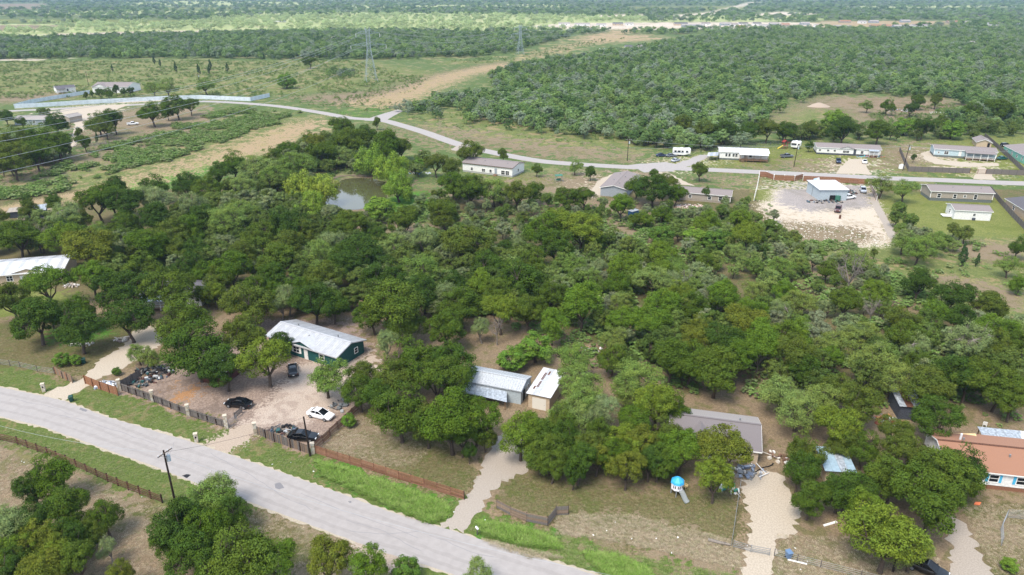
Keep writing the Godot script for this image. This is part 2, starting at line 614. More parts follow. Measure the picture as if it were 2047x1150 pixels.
func house(called: String, label: String, category: String, A: Vector2, B: Vector2, o: Dictionary, group := "") -> Node3D:
	var L := A.distance_to(B)
	var t := thing(called, label, category, Vector3(A.x, 0, A.y), frame_at(A, B), group)
	var d: float = o.depth
	var h: float = o.h
	var rise: float = o.get("rise", 1.2)
	var P := Vector3.ZERO
	var ex := Vector3.RIGHT
	var ez := Vector3.FORWARD
	var ln := L
	var span := d
	if o.get("ridge", "x") == "z":
		ex = Vector3.FORWARD; ez = Vector3.RIGHT; ln = d; span = L
	var sk: float = o.get("skirt_h", 0.0)
	var mb := MB.new()
	var rings := []
	var base := Vector3(0, -0.1 if sk == 0.0 else sk, 0)
	for s in [0.0, ln]:
		var q: Vector3 = P + ex * s
		if o.has("mono"):
			rings.append([q + base, q + Vector3.UP * h, q + ez * span + Vector3.UP * (h + o.mono), q + ez * span + base])
		else:
			rings.append([q + base, q + Vector3.UP * h, q + ez * span / 2.0 + Vector3.UP * (h + rise), q + ez * span + Vector3.UP * h, q + ez * span + base])
	mb.loft(rings)
	part(t, "wall", mb.done(), M[o.wall])
	if sk > 0.0:
		var s2 := MB.new()
		s2.box(Vector3(L / 2, sk / 2 - 0.05, -d / 2), Vector3(L - 0.12, sk + 0.1, d - 0.12))
		part(t, "skirting", s2.done(), M[o.get("skirt", "skirt_grey")])
	if o.has("mono"):
		var ov: float = o.get("over", 0.3)
		var k: float = o.mono / span
		var roof := Node3D.new()
		roof.name = "roof"
		t.add_child(roof, true)
		var cnt := maxi(2, int((ln + 2 * ov) / 0.95))
		var pw := (ln + 2 * ov) / cnt
		var e0 := P - ez * ov + Vector3.UP * (h - ov * k + 0.09)
		var e1: Vector3 = P + ez * (span + ov) + Vector3.UP * (h + o.mono + ov * k + 0.09)
		var pm := MB.new()
		pm.slab(e0, e0 + ex * (pw - 0.008), e1 + ex * (pw - 0.008), e1, 0.05)
		pm.bar(e0 + ex * 0.03 + Vector3.UP * 0.02, e1 + ex * 0.03 + Vector3.UP * 0.02, 0.045, 0.06)
		var pmesh := pm.done()
		for q in cnt: part(roof, "roof_panel", pmesh, M[o.roof[q % o.roof.size()]], ex * (-ov + q * pw))
	else:
		gable_roof(t, P, ex, ln, ez, span, h, rise, o)
	if o.has("corner"):
		for c in [Vector3(0, 0, 0), Vector3(L, 0, 0), Vector3(L, 0, -d), Vector3(0, 0, -d)]:
			part(t, "corner_board", boxm(Vector3(0.16, h - sk, 0.16)), M[o.corner], c + Vector3(0, (h + sk) / 2, 0))
	for w in o.get("wins", []):
		window_on(t, w[0], w[1], w[2], w[3], w[4], L, d, o.get("frame", "trim_white"), w[5] if w.size() > 5 else "")
	for w in o.get("doors", []):
		var at := [Vector3(w[1], 0, 0), Vector3(L, 0, -w[1]), Vector3(L - w[1], 0, -d), Vector3(0, 0, -d + w[1])][w[0]] as Vector3
		var b := Basis(Vector3.UP, [0.0, PI / 2, PI, -PI / 2][w[0]])
		var dr := part(t, "door", boxm(Vector3(w[2], w[3], 0.08)), M[w[4] if w.size() > 4 else "door_white"], at + Vector3(0, w[3] / 2 + sk, 0), b)
		part(dr, "handle", boxm(Vector3(0.05, 0.12, 0.06)), M.vent, Vector3(w[2] * 0.38, -0.05, 0.06))
	if o.has("dormer"):
		# a front gable: its own little roof that runs back into the main slope
		var u: float = o.dormer[0]
		var w: float = o.dormer[1]
		var rr: float = o.dormer[2]
		var k := rise / (d / 2)
		var back := (rr + 0.12) / k
		var g := Node3D.new()
		g.name = "front_gable"
		t.add_child(g, true)
		var tri := MB.new()
		var y := h - 0.05
		tri.loft([[Vector3(u - w / 2, y, 0.25), Vector3(u, y + rr, 0.25), Vector3(u + w / 2, y, 0.25)], [Vector3(u - w / 2, y, -0.4), Vector3(u, y + rr, -back), Vector3(u + w / 2, y, -0.4)]])
		part(g, "gable_wall", tri.done(), M[o.wall])
		for s in [-1.0, 1.0]:
			var rf := MB.new()
			rf.slab(Vector3(u, y + rr + 0.16, 0.55), Vector3(u, y + rr + 0.16, -back - 0.3), Vector3(u + s * (w / 2 + 0.3), y - 0.02, -0.1), Vector3(u + s * (w / 2 + 0.3), y - 0.02, 0.55), 0.07)
			part(g, "roof_slope", rf.done(), M[o.roof[0]])
	if o.has("porch"):
		# [u0, u1, deep, floor height, roof material]
		var u0: float = o.porch[0]
		var u1: float = o.porch[1]
		var dp: float = o.porch[2]
		var fh: float = o.porch[3]
		var g := Node3D.new()
		g.name = "porch"
		t.add_child(g, true)
		part(g, "deck", boxm(Vector3(u1 - u0, 0.12, dp)), M.deck, Vector3((u0 + u1) / 2, fh, dp / 2 + 0.03))
		var rf := MB.new()
		rf.slab(Vector3(u0 - 0.2, h + 0.1, -0.3), Vector3(u1 + 0.2, h + 0.1, -0.3), Vector3(u1 + 0.2, h - 0.35, dp + 0.3), Vector3(u0 - 0.2, h - 0.35, dp + 0.3), 0.1)
		part(g, "porch_roof", rf.done(), M[o.porch[4]])
		var cnt := maxi(2, int((u1 - u0) / 2.2))
		for q in cnt + 1:
			part(g, "post", boxm(Vector3(0.14, h - 0.45, 0.14)), M[o.porch[5]], Vector3(lerpf(u0 + 0.1, u1 - 0.1, float(q) / cnt), (h - 0.45) / 2, dp - 0.05))
		for yy in [fh + 0.45, fh + 0.95]:
			part(g, "rail", boxm(Vector3(u1 - u0, 0.07, 0.05)), M[o.porch[5]], Vector3((u0 + u1) / 2, yy, dp - 0.02))
		var bal := MB.new()
		var nb := int((u1 - u0) / 0.25)
		for q in nb: bal.box(Vector3(u0 + 0.12 + q * 0.25, fh + 0.5, dp - 0.02), Vector3(0.04, 0.84, 0.03))
		var bo := part(g, "balusters", bal.done(), M[o.porch[5]])
		bo.set_meta("kind", "stuff")
		for q in 3:
			part(g, "step", boxm(Vector3(1.3, 0.08, 0.3)), M.deck, Vector3(u0 + 1.2, fh * (2 - q) / 3.0 + 0.04, dp + 0.2 + q * 0.3))
	return t

func canopy(called: String, label: String, category: String, corners: Array, roofs: Array, post: String) -> void:
	# an open roof on posts: corners as [x, height, z] front left, front right, back right, back left
	var c: Array[Vector3] = []
	for k in 4: c.append(Vector3(corners[k * 3], corners[k * 3 + 1], corners[k * 3 + 2]))
	var t := thing(called, label, category, Vector3(c[0].x, 0, c[0].z))
	var o := Vector3(c[0].x, 0, c[0].z)
	for k in 4: c[k] -= o
	var cnt := maxi(2, int(c[0].distance_to(c[1]) / 0.95))
	for q in cnt:
		var a := float(q) / cnt
		var b := (q + 0.992) / cnt
		var mb := MB.new()
		mb.slab(c[0].lerp(c[1], a), c[0].lerp(c[1], b), c[3].lerp(c[2], b), c[3].lerp(c[2], a), 0.04)
		mb.bar(c[0].lerp(c[1], a) + Vector3(0, 0.02, 0), c[3].lerp(c[2], a) + Vector3(0, 0.02, 0), 0.04, 0.05)
		part(t, "roof_panel", mb.done(), M[roofs[q % roofs.size()]])
	for q in [c[0].lerp(c[2], 0.04), c[1].lerp(c[3], 0.04), c[2].lerp(c[0], 0.04), c[3].lerp(c[1], 0.04)]:
		part(t, "post", boxm(Vector3(0.11, q.y - 0.05, 0.11)), M[post], Vector3(q.x, (q.y - 0.05) / 2, q.z))

# ---------------------------------------------------------------- fences
func posts_along(pts: Array, gap: float) -> Array:
	var out := []
	var np := pts.size() / 2
	for i in np - 1:
		var a := Vector2(pts[i * 2], pts[i * 2 + 1])
		var b := Vector2(pts[i * 2 + 2], pts[i * 2 + 3])
		var cnt := maxi(1, int(round(a.distance_to(b) / gap)))
		for k in cnt: out.append(a.lerp(b, float(k) / cnt))
	out.append(Vector2(pts[np * 2 - 2], pts[np * 2 - 1]))
	return out

func fence(called: String, label: String, pts: Array, o: Dictionary) -> Node3D:
	var ps := posts_along(pts, o.gap)
	var t := thing(called, label, o.get("category", "fence"), Vector3(ps[0].x, 0, ps[0].y), 0.0, o.get("group", ""))
	var h: float = o.h
	var pw: float = o.get("post_w", 0.12)
	for i in ps.size():
		var p := Vector3(ps[i].x - ps[0].x, 0, ps[i].y - ps[0].y)
		if not o.get("no_posts", false):
			var lean := Basis(Vector3(1, 0, 0.4).normalized(), rng.randf_range(-0.03, 0.03))
			part(t, "post", boxm(Vector3(pw, h + o.get("proud", 0.08), pw)), M[o.post], p + Vector3(0, h / 2, 0), lean * Basis(Vector3.UP, frame_at(ps[maxi(i - 1, 0)], ps[mini(i + 1, ps.size() - 1)])))
		if i == ps.size() - 1: break
		var q := Vector3(ps[i + 1].x - ps[0].x, 0, ps[i + 1].y - ps[0].y)
		var ln := p.distance_to(q)
		var b := Basis(Vector3.UP, frame_at(ps[i], ps[i + 1]))
		var qlen := snappedf(ln, 0.02)
		if o.has("rails"):
			for k in int(o.rails):
				var y: float = lerpf(o.get("low", 0.3), h - 0.06, float(k) / maxf(1.0, o.rails - 1.0))
				var mm: String = o.rail[rng.randi() % o.rail.size()]
				part(t, o.get("rail_name", "rail"), boxm(Vector3(qlen - (0.0 if o.get("over_post", true) else pw), o.rail_h, 0.04)), M[mm], (p + q) / 2 + Vector3(0, y + rng.randf_range(-0.012, 0.012), 0) + b.z * (pw / 2 + 0.022), b * Basis(Vector3.BACK, rng.randf_range(-0.006, 0.006)))
		if o.has("pickets"):
			var w: float = o.pickets
			var cnt := int(ln / w)
			var step := ln / cnt
			var wob: float = o.get("wobble", 0.03)
			for k in cnt:
				var c := p.lerp(q, (k + 0.5) / cnt)
				var tone: String = o.rail[rng.randi() % o.rail.size()]
				part(t, "picket", boxm(Vector3(snappedf(step - 0.012, 0.005), h, 0.022)), M[tone], c + Vector3(0, h / 2 + rng.randf_range(-wob, wob * 0.5), 0) - b.z * (0.035 + pw / 2), b)
		if o.has("panel"):
			part(t, "fence_panel", boxm(Vector3(qlen - 0.02, h - 0.05, 0.05)), M[o.panel], (p + q) / 2 + Vector3(0, h / 2, 0), b)
		if o.has("wires"):
			for k in int(o.wires):
				var wr := MB.new()
				wr.bar(Vector3.ZERO, q - p, 0.02, 0.02)
				part(t, "wire", wr.done(), M.wire, p + Vector3(0, h * (k + 0.6) / o.wires, 0))
	return t

func pillar(label: String, p: Vector2, h: float, called := "stone_pillar", group := "stone gate pillars of the front fence") -> Node3D:
	var t := thing(called, label, "pillar", Vector3(p.x, 0, p.y), 0.35, group)
	var w := 0.52
	var rows := int(h / 0.3)
	for k in rows:
		for s in 2:
			var hw := w * (0.42 if (k + s) % 2 else 0.58)
			var xx := (-w / 2 + hw / 2) if s == 0 else (w / 2 - hw / 2)
			if s == 1: hw = w - w * (0.42 if k % 2 else 0.58)
			xx = (-w / 2 + hw / 2) if s == 0 else (w / 2 - hw / 2)
			part(t, "stone", boxm(Vector3(snappedf(hw - 0.012, 0.01), 0.288, snappedf(w + rng.randf_range(-0.03, 0.03), 0.01))), M["stone%d" % (rng.randi() % 3)], Vector3(xx, 0.15 + k * 0.3, 0))
	part(t, "mortar_core", boxm(Vector3(w - 0.06, rows * 0.3 - 0.02, w - 0.06)), M.mortar, Vector3(0, rows * 0.15, 0))
	part(t, "cap_stone", boxm(Vector3(w + 0.1, 0.1, w + 0.1)), M.stone0, Vector3(0, rows * 0.3 + 0.05, 0))
	return t

# ---------------------------------------------------------------- poles and wires
func power_pole(label: String, p: Vector2, h: float, turn: float, arms: int, tank: bool, lean := 0.0, lamp := false) -> Node3D:
	var t := thing("utility_pole" if not lamp else "lamp_pole", label, "pole" if not lamp else "lamp post", Vector3(p.x, 0, p.y), turn)
	t.rotation.z = lean
	part(t, "pole", rodm(0.15, h + 0.2, 9, 0.11), M.pole, Vector3(0, -0.2, 0))
	for k in arms:
		var a := part(t, "crossarm", boxm(Vector3(2.3, 0.12, 0.1)), M.arm, Vector3(0, h - 0.35 - k * 0.7, 0.17))
		for x in [-1.05, -0.45, 0.45, 1.05]:
			part(a, "insulator", rodm(0.05, 0.2, 6), M.porcelain, Vector3(x, 0.06, 0))
	if arms:
		for s in [-1, 1]:
			var br := MB.new()
			br.bar(Vector3(0, h - 1.1, 0.15), Vector3(s * 0.7, h - 0.4, 0.15), 0.03, 0.04)
			part(t, "brace", br.done(), M.vent)
	if tank:
		var tk := part(t, "transformer", rodm(0.26, 0.85, 12), M.tank, Vector3(0.42, h - 1.9, 0.1))
		part(tk, "lid", rodm(0.28, 0.06, 12, 0.2), M.tank, Vector3(0, 0.85, 0))
		part(tk, "bushing", rodm(0.05, 0.25, 6), M.porcelain, Vector3(0.08, 0.9, 0))
	if lamp:
		var am := MB.new()
		am.tube([Vector3(0, h - 0.15, 0), Vector3(-0.4, h + 0.2, 0.1), Vector3(-0.9, h + 0.25, 0.15)], [0.03, 0.03, 0.03], 6)
		part(t, "lamp_arm", am.done(), M.vent)
		part(t, "lamp_head", rodm(0.2, 0.22, 10, 0.1), M.porcelain, Vector3(-0.95, h + 0.1, 0.15))
	return t

func wire(label: String, a: Vector3, b: Vector3, sag: float, r: float, group := "", m := "wire") -> void:
	var t := thing("power_line", label, "cable", a, 0.0, group)
	var pts := []
	var rad := []
	for i in 17:
		var f := i / 16.0
		pts.append((b - a) * f - Vector3(0, sag * 4.0 * f * (1 - f), 0))
		rad.append(r)
	var mb := MB.new()
	mb.tube(pts, rad, 4)
	part(t, "cable_strand", mb.done(), M[m])

func lattice_tower(label: String, p: Vector2, h: float, turn: float) -> void:
	var t := thing("transmission_tower", label, "pylon", Vector3(p.x, 0, p.y), turn)
	var w := h * 0.115
	var waist := h * 0.62
	var at := func(y: float, sx: float, sz: float) -> Vector3:
		var k := lerpf(w, w * 0.3, minf(1.0, y / waist)) if y < waist else w * 0.3
		return Vector3(sx * k, y, sz * k)
	for sx in [-1.0, 1.0]:
		for sz in [-1.0, 1.0]:
			var mb := MB.new()
			mb.bar(at.call(-0.2, sx, sz), at.call(waist, sx, sz), 0.2, 0.2)
			mb.bar(at.call(waist, sx, sz), at.call(h, sx, sz), 0.16, 0.16)
			part(t, "leg", mb.done(), M.steel)
	var lv := [0.0, 0.16, 0.3, 0.42, 0.52, 0.6, 0.67, 0.74, 0.81, 0.88, 0.94, 1.0]
	for i in lv.size() - 1:
		var y0: float = lv[i] * h
		var y1: float = lv[i + 1] * h
		var mb := MB.new()
		for f in [[-1, -1, 1, -1], [1, -1, 1, 1], [1, 1, -1, 1], [-1, 1, -1, -1]]:
			mb.bar(at.call(y0, f[0], f[1]), at.call(y1, f[2], f[3]), 0.09, 0.09)
			mb.bar(at.call(y0, f[2], f[3]), at.call(y1, f[0], f[1]), 0.09, 0.09)
			mb.bar(at.call(y1, f[0], f[1]), at.call(y1, f[2], f[3]), 0.09, 0.09)
		part(t, "bracing", mb.done(), M.steel)
	for arm in [[0.70, 0.35], [0.92, 0.235], [0.985, 0.06]]:
		var y: float = arm[0] * h
		var r: float = arm[1] * h
		for s in [-1.0, 1.0]:
			var mb := MB.new()
			for z in [-1.0, 1.0]:
				var tip := Vector3(s * r, y + 0.2, 0)
				mb.bar(Vector3(s * w * 0.3, y, z * w * 0.3), tip, 0.11, 0.11)
				mb.bar(Vector3(s * w * 0.3, y + h * 0.05, z * w * 0.3), tip, 0.11, 0.11)
				for q in [0.3, 0.55, 0.8]:
					mb.bar(Vector3(s * w * 0.3, y, z * w * 0.3).lerp(tip, q), Vector3(s * w * 0.3, y + h * 0.05, z * w * 0.3).lerp(tip, q - 0.15), 0.07, 0.07)
			var a := part(t, "crossarm", mb.done(), M.steel)
			if arm[0] < 0.95:
				part(a, "insulator_string", rodm(0.16, h * 0.07, 6), M.porcelain, Vector3(s * r, y - h * 0.07, 0))

# ---------------------------------------------------------------- vehicles
func ring_x(x: float, w: float, y0: float, y1: float, bulge: float) -> Array:
	return [Vector3(x, y0, -w * 0.9), Vector3(x, lerpf(y0, y1, 0.3), -w), Vector3(x, lerpf(y0, y1, 0.7), -w * bulge), Vector3(x, y1, -w * 0.88), Vector3(x, y1 + 0.02, 0), Vector3(x, y1, w * 0.88), Vector3(x, lerpf(y0, y1, 0.7), w * bulge), Vector3(x, lerpf(y0, y1, 0.3), w), Vector3(x, y0, w * 0.9)]

func smooth_mesh(m: ArrayMesh, deg := 40.0) -> ArrayMesh:
	# average the normals of faces that meet at a shallow crease
	var a := m.surface_get_arrays(0)
	var v: PackedVector3Array = a[Mesh.ARRAY_VERTEX]
	var n: PackedVector3Array = a[Mesh.ARRAY_NORMAL]
	var at := {}
	for i in v.size():
		var k := Vector3i((v[i] * 500.0).round())
		if not at.has(k): at[k] = []
		at[k].append(i)
	var lim := cos(deg_to_rad(deg))
	var out := n.duplicate()
	for k in at:
		for i in at[k]:
			var s := Vector3.ZERO
			for j in at[k]:
				if n[i].dot(n[j]) > lim: s += n[j]
			out[i] = s.normalized()
	a[Mesh.ARRAY_NORMAL] = out
	var r := ArrayMesh.new()
	r.add_surface_from_arrays(Mesh.PRIMITIVE_TRIANGLES, a)
	return r

# stations: body [x, half width, bottom, top]; cabin [x, half width, height]
const CARS := {
	"sedan": {"body": [[-2.3, 0.7, 0.42, 0.78], [-2.2, 0.84, 0.32, 0.9], [-1.6, 0.9, 0.26, 0.96], [-0.5, 0.91, 0.24, 0.95], [0.8, 0.91, 0.24, 0.93], [1.6, 0.89, 0.26, 0.86], [2.15, 0.82, 0.3, 0.74], [2.32, 0.66, 0.4, 0.62]], "cab": [[-1.75, 0.7, 0.94], [-0.95, 0.62, 1.4], [0.1, 0.63, 1.44], [1.15, 0.72, 0.92]], "wheels": [-1.38, 1.4], "r": 0.33},
	"suv": {"body": [[-2.3, 0.78, 0.45, 0.95], [-2.2, 0.9, 0.36, 1.08], [-1.4, 0.94, 0.3, 1.1], [0.8, 0.94, 0.3, 1.08], [1.6, 0.92, 0.32, 1.02], [2.15, 0.86, 0.36, 0.92], [2.3, 0.72, 0.45, 0.8]], "cab": [[-2.2, 0.78, 1.08], [-1.9, 0.72, 1.66], [0.1, 0.72, 1.7], [1.15, 0.8, 1.06]], "wheels": [-1.38, 1.4], "r": 0.38},
	"pickup": {"body": [[-2.75, 0.85, 0.5, 1.0], [-2.7, 0.93, 0.42, 1.02], [-0.7, 0.95, 0.38, 1.04], [0.9, 0.95, 0.38, 1.08], [1.8, 0.93, 0.4, 1.06], [2.5, 0.88, 0.44, 0.98], [2.7, 0.75, 0.5, 0.85]], "cab": [[-0.85, 0.76, 1.04], [-0.7, 0.7, 1.7], [0.5, 0.7, 1.74], [1.3, 0.78, 1.07]], "wheels": [-1.75, 1.75], "r": 0.4},
}

func car(called: String, label: String, p: Vector2, turn: float, kind: String, paint: String, group := "", open_bed := false) -> Node3D:
	var t := thing(called, label, "car" if kind != "pickup" else "pickup truck", Vector3(p.x, 0, p.y), turn, group)
	var d: Dictionary = CARS[kind]
	var key := "car" + kind
	if not shared.has(key):
		var mb := MB.new()
		var rings := []
		for s in d.body: rings.append(ring_x(s[0], s[1], s[2], s[3], 0.97))
		mb.loft(rings)
		var cab := MB.new()
		var c: Array = d.cab
		cab.loft([[Vector3(c[0][0], c[0][2], -c[0][1]), Vector3(c[0][0], c[0][2], c[0][1]), Vector3(c[3][0], c[3][2], c[3][1]), Vector3(c[3][0], c[3][2], -c[3][1])], [Vector3(c[1][0], c[1][2], -c[1][1]), Vector3(c[1][0], c[1][2], c[1][1]), Vector3(c[2][0], c[2][2], c[2][1]), Vector3(c[2][0], c[2][2], -c[2][1])]])
		var rf := MB.new()
		rf.loft([[Vector3(c[1][0] - 0.05, c[1][2] - 0.02, -c[1][1] - 0.03), Vector3(c[1][0] - 0.05, c[1][2] - 0.02, c[1][1] + 0.03), Vector3(c[2][0] + 0.06, c[2][2] - 0.03, c[2][1] + 0.03), Vector3(c[2][0] + 0.06, c[2][2] - 0.03, -c[2][1] - 0.03)], [Vector3(c[1][0] + 0.12, c[1][2] + 0.05, -c[1][1] + 0.12), Vector3(c[1][0] + 0.12, c[1][2] + 0.05, c[1][1] - 0.12), Vector3(c[2][0] - 0.12, c[2][2] + 0.05, c[2][1] - 0.12), Vector3(c[2][0] - 0.12, c[2][2] + 0.05, -c[2][1] + 0.12)]])
		for s in [-1.0, 1.0]:
			rf.bar(Vector3(c[0][0], c[0][2], s * (c[0][1] + 0.01)), Vector3(c[1][0], c[1][2], s * (c[1][1] + 0.01)), 0.09, 0.09)
			rf.bar(Vector3(c[3][0], c[3][2], s * (c[3][1] + 0.01)), Vector3(c[2][0], c[2][2], s * (c[2][1] + 0.01)), 0.07, 0.07)
			var mx: float = (c[1][0] + c[2][0]) / 2.0
			rf.bar(Vector3(mx, c[0][2], s * (lerpf(c[0][1], c[3][1], 0.5) + 0.02)), Vector3(mx, c[1][2], s * (c[1][1] + 0.015)), 0.08, 0.06)
		shared[key] = [smooth_mesh(mb.done(), 50), cab.done(), rf.done()]
	part(t, "body", shared[key][0], M[paint])
	part(t, "windows", shared[key][1], M.car_glass)
	part(t, "car_roof", shared[key][2], M[paint])
	for x in d.wheels:
		for s in [-1, 1]:
			var wn := Node3D.new()
			wn.name = "wheel"
			wn.position = Vector3(x, d.r, s * 0.8)
			wn.rotation.x = PI / 2 * s
			t.add_child(wn, true)
			part(wn, "tyre", rodm(d.r, 0.22, 14), M.rubber, Vector3(0, -0.09, 0))
			part(wn, "rim", rodm(d.r * 0.62, 0.03, 10), M.rim, Vector3(0, 0.115, 0))
	var nose: Array = d.body[d.body.size() - 2]
	var tail: Array = d.body[1]
	for s in [-1, 1]:
		part(t, "headlight", boxm(Vector3(0.16, 0.13, 0.36)), M.lens, Vector3(nose[0] + 0.08, nose[3] - 0.1, s * 0.58))
		part(t, "tail_light", boxm(Vector3(0.1, 0.14, 0.3)), M.tail, Vector3(tail[0] - 0.02, tail[3] - 0.14, s * 0.62))
		part(t, "mirror", boxm(Vector3(0.12, 0.12, 0.18)), M[paint], Vector3(d.cab[3][0] - 0.25, d.cab[3][2] + 0.06, s * 0.98))
	part(t, "number_plate", boxm(Vector3(0.03, 0.13, 0.32)), M.trim_white, Vector3(d.body[0][0] - 0.02, 0.66, 0))
	if kind == "pickup":
		part(t, "bed_floor", boxm(Vector3(1.75, 0.04, 1.5)), M.rubber, Vector3(-1.75, 1.06, 0))
		for s in [-1, 1]: part(t, "bed_rail", boxm(Vector3(1.9, 0.3, 0.08)), M[paint], Vector3(-1.78, 1.17, s * 0.86))
		part(t, "tailgate", boxm(Vector3(0.07, 0.3, 1.64)), M[paint], Vector3(-2.7, 1.17, 0))
	return t

func camper(label: String, A: Vector2, B: Vector2, turn_depth := 2.5) -> void:
	var L := A.distance_to(B)
	var t := thing("camper_trailer", label, "camper", Vector3(A.x, 0, A.y), frame_at(A, B))
	var d := turn_depth
	var mb := MB.new()
	var rings := []
	for s in [[0.0, 1.3, 2.7], [0.25, 0.75, 3.15], [L * 0.6, 0.6, 3.2], [L * 0.62, 0.6, 3.2], [L - 0.5, 1.2, 3.4], [L, 1.5, 3.0]]:
		rings.append([Vector3(s[0], s[1], 0), Vector3(s[0], s[2] - 0.2, 0), Vector3(s[0], s[2], -0.25), Vector3(s[0], s[2], -d + 0.25), Vector3(s[0], s[2] - 0.2, -d), Vector3(s[0], s[1], -d)])
	mb.loft(rings)
	part(t, "body", smooth_mesh(mb.done(), 35), M.gel_white)
	for q in [[0.16, 0.9], [0.36, 1.2], [0.55, 0.8], [0.8, 0.9]]:
		part(t, "window", boxm(Vector3(q[1], 0.65, 0.04)), M.glass, Vector3(L * q[0], 2.05, 0.015))
	part(t, "stripe", boxm(Vector3(L * 0.9, 0.16, 0.02)), M.stripe, Vector3(L * 0.47, 1.55, 0.013))
	part(t, "door", boxm(Vector3(0.7, 1.7, 0.04)), M.trim_white, Vector3(L * 0.68, 1.65, 0.02))
	part(t, "roof_unit", boxm(Vector3(1.0, 0.28, 0.8)), M.trim_white, Vector3(L * 0.5, 3.3, -d / 2))
	for x in [0.32, 0.44]:
		for z in [-0.15, -d + 0.15]:
			part(t, "wheel", rodm(0.36, 0.24, 12), M.rubber, Vector3(L * x, 0.36, z + 0.12), Basis(Vector3.RIGHT, -PI / 2))
	for z in [-0.5, -d + 0.5]: part(t, "jack", rodm(0.05, 1.3, 6), M.vent, Vector3(L - 0.6, 0, z))

func wheelie_bin(label: String, p: Vector2, turn: float, m: String) -> void:
	var t := thing("wheelie_bin", label, "bin", Vector3(p.x, 0, p.y), turn)
	var mb := MB.new()
	mb.loft([[Vector3(-0.24, 0.06, -0.24), Vector3(0.24, 0.06, -0.24), Vector3(0.24, 0.06, 0.2), Vector3(-0.24, 0.06, 0.2)], [Vector3(-0.33, 1.0, -0.36), Vector3(0.33, 1.0, -0.36), Vector3(0.33, 1.0, 0.34), Vector3(-0.33, 1.0, 0.34)]])
	part(t, "bin_body", mb.done(), M[m])
	var lid := MB.new()
	lid.loft([[Vector3(-0.36, 1.0, -0.4), Vector3(0.36, 1.0, -0.4), Vector3(0.36, 1.0, 0.4), Vector3(-0.36, 1.0, 0.4)], [Vector3(-0.28, 1.12, -0.34), Vector3(0.28, 1.12, -0.34), Vector3(0.28, 1.08, 0.3), Vector3(-0.28, 1.08, 0.3)]])
	part(t, "lid", lid.done(), M[m])
	part(t, "handle", boxm(Vector3(0.5, 0.05, 0.05)), M.rubber, Vector3(0, 0.96, -0.42))
	for s in [-1, 1]: part(t, "wheel", rodm(0.13, 0.07, 10), M.rubber, Vector3(s * 0.27 - 0.035, 0.13, -0.26), Basis(Vector3.BACK, -PI / 2))

# sundry discarded things heaped on the ground
func heap(label: String, p: Vector2, rx: float, rz: float, n: int, tones: Array, high := 0.5) -> void:
	var mb := MB.new()
	mb.colored = true
	for k in n:
		var a := rng.randf() * TAU
		var q := sqrt(rng.randf())
		var at := Vector3(cos(a) * q * rx, 0, sin(a) * q * rz)
		var sz := Vector3(rng.randf_range(0.15, 0.9), rng.randf_range(0.05, 0.45), rng.randf_range(0.15, 0.6))
		at.y = sz.y * 0.4 + rng.randf() * high * (1.0 - q)
		mb.col = tones[rng.randi() % tones.size()]
		var b := Basis(Vector3.UP, rng.randf() * TAU) * Basis(Vector3.RIGHT, rng.randf_range(-0.4, 0.4))
		if k % 5 == 0:
			mb.tube([at + b * Vector3(0, 0, -0.12), at + b * Vector3(0, 0, 0.12)], [0.32, 0.32], 9)
		elif k % 7 == 0:
			mb.bar(at - b * Vector3(rng.randf_range(0.6, 1.4), 0, 0), at + b * Vector3(1.0, 0.3, 0), 0.09, 0.07)
		else:
			mb.box(at, sz, b)
	var o := part(self, "debris", mb.done(), M.sundry, Vector3(p.x, 0, p.y))
	tag(o, label, "junk", "", "stuff")

# ---------------------------------------------------------------- scene
func _ready() -> void:
	rng.seed = 4711
	var cam := Camera3D.new()
	cam.name = "camera"
	cam.position = Vector3(0, 64, 0)
	cam.rotation_degrees = Vector3(-22.7886, 0, 0)
	cam.fov = 44.0609
	cam.near = 0.5
	cam.far = 20000.0
	add_child(cam)
	cam.current = true
	var env := Environment.new()
	env.background_mode = Environment.BG_SKY
	var sky := Sky.new()
	var sm := ProceduralSkyMaterial.new()
	sm.sky_energy_multiplier = 0.81
	sm.sky_top_color = Color(0.68, 0.765, 0.88)
	sm.sky_horizon_color = Color(0.91, 0.93, 0.955)
	sm.sky_curve = 0.18
	sm.ground_bottom_color = Color(0.42, 0.44, 0.36)
	sm.ground_horizon_color = Color(0.72, 0.75, 0.74)
	sky.sky_material = sm
	env.sky = sky
	env.tonemap_mode = Environment.TONE_MAPPER_LINEAR
	env.tonemap_exposure = 3.05
	env.sdfgi_enabled = true
	env.ssao_enabled = true
	env.ssil_enabled = true
	env.fog_enabled = true
	env.fog_density = 0.000085
	env.fog_light_color = Color(0.74, 0.86, 1.0)
	var we := WorldEnvironment.new()
	we.name = "surroundings"
	we.environment = env
	add_child(we)
	var sun := DirectionalLight3D.new()
	sun.name = "sun"
	sun.light_color = Color(1.0, 0.97, 0.93)
	sun.light_energy = 0.5
	sun.light_angular_distance = 26.0
	sun.shadow_enabled = true
	add_child(sun)
	sun.rotation_degrees = Vector3(-58, -38, 0)
	make_materials()
	make_ground()
	make_roads()
	make_buildings()
	make_fences()
	make_vehicles()
	make_poles()
	make_small_things()
	make_trees()
	make_woods()
	make_grass()

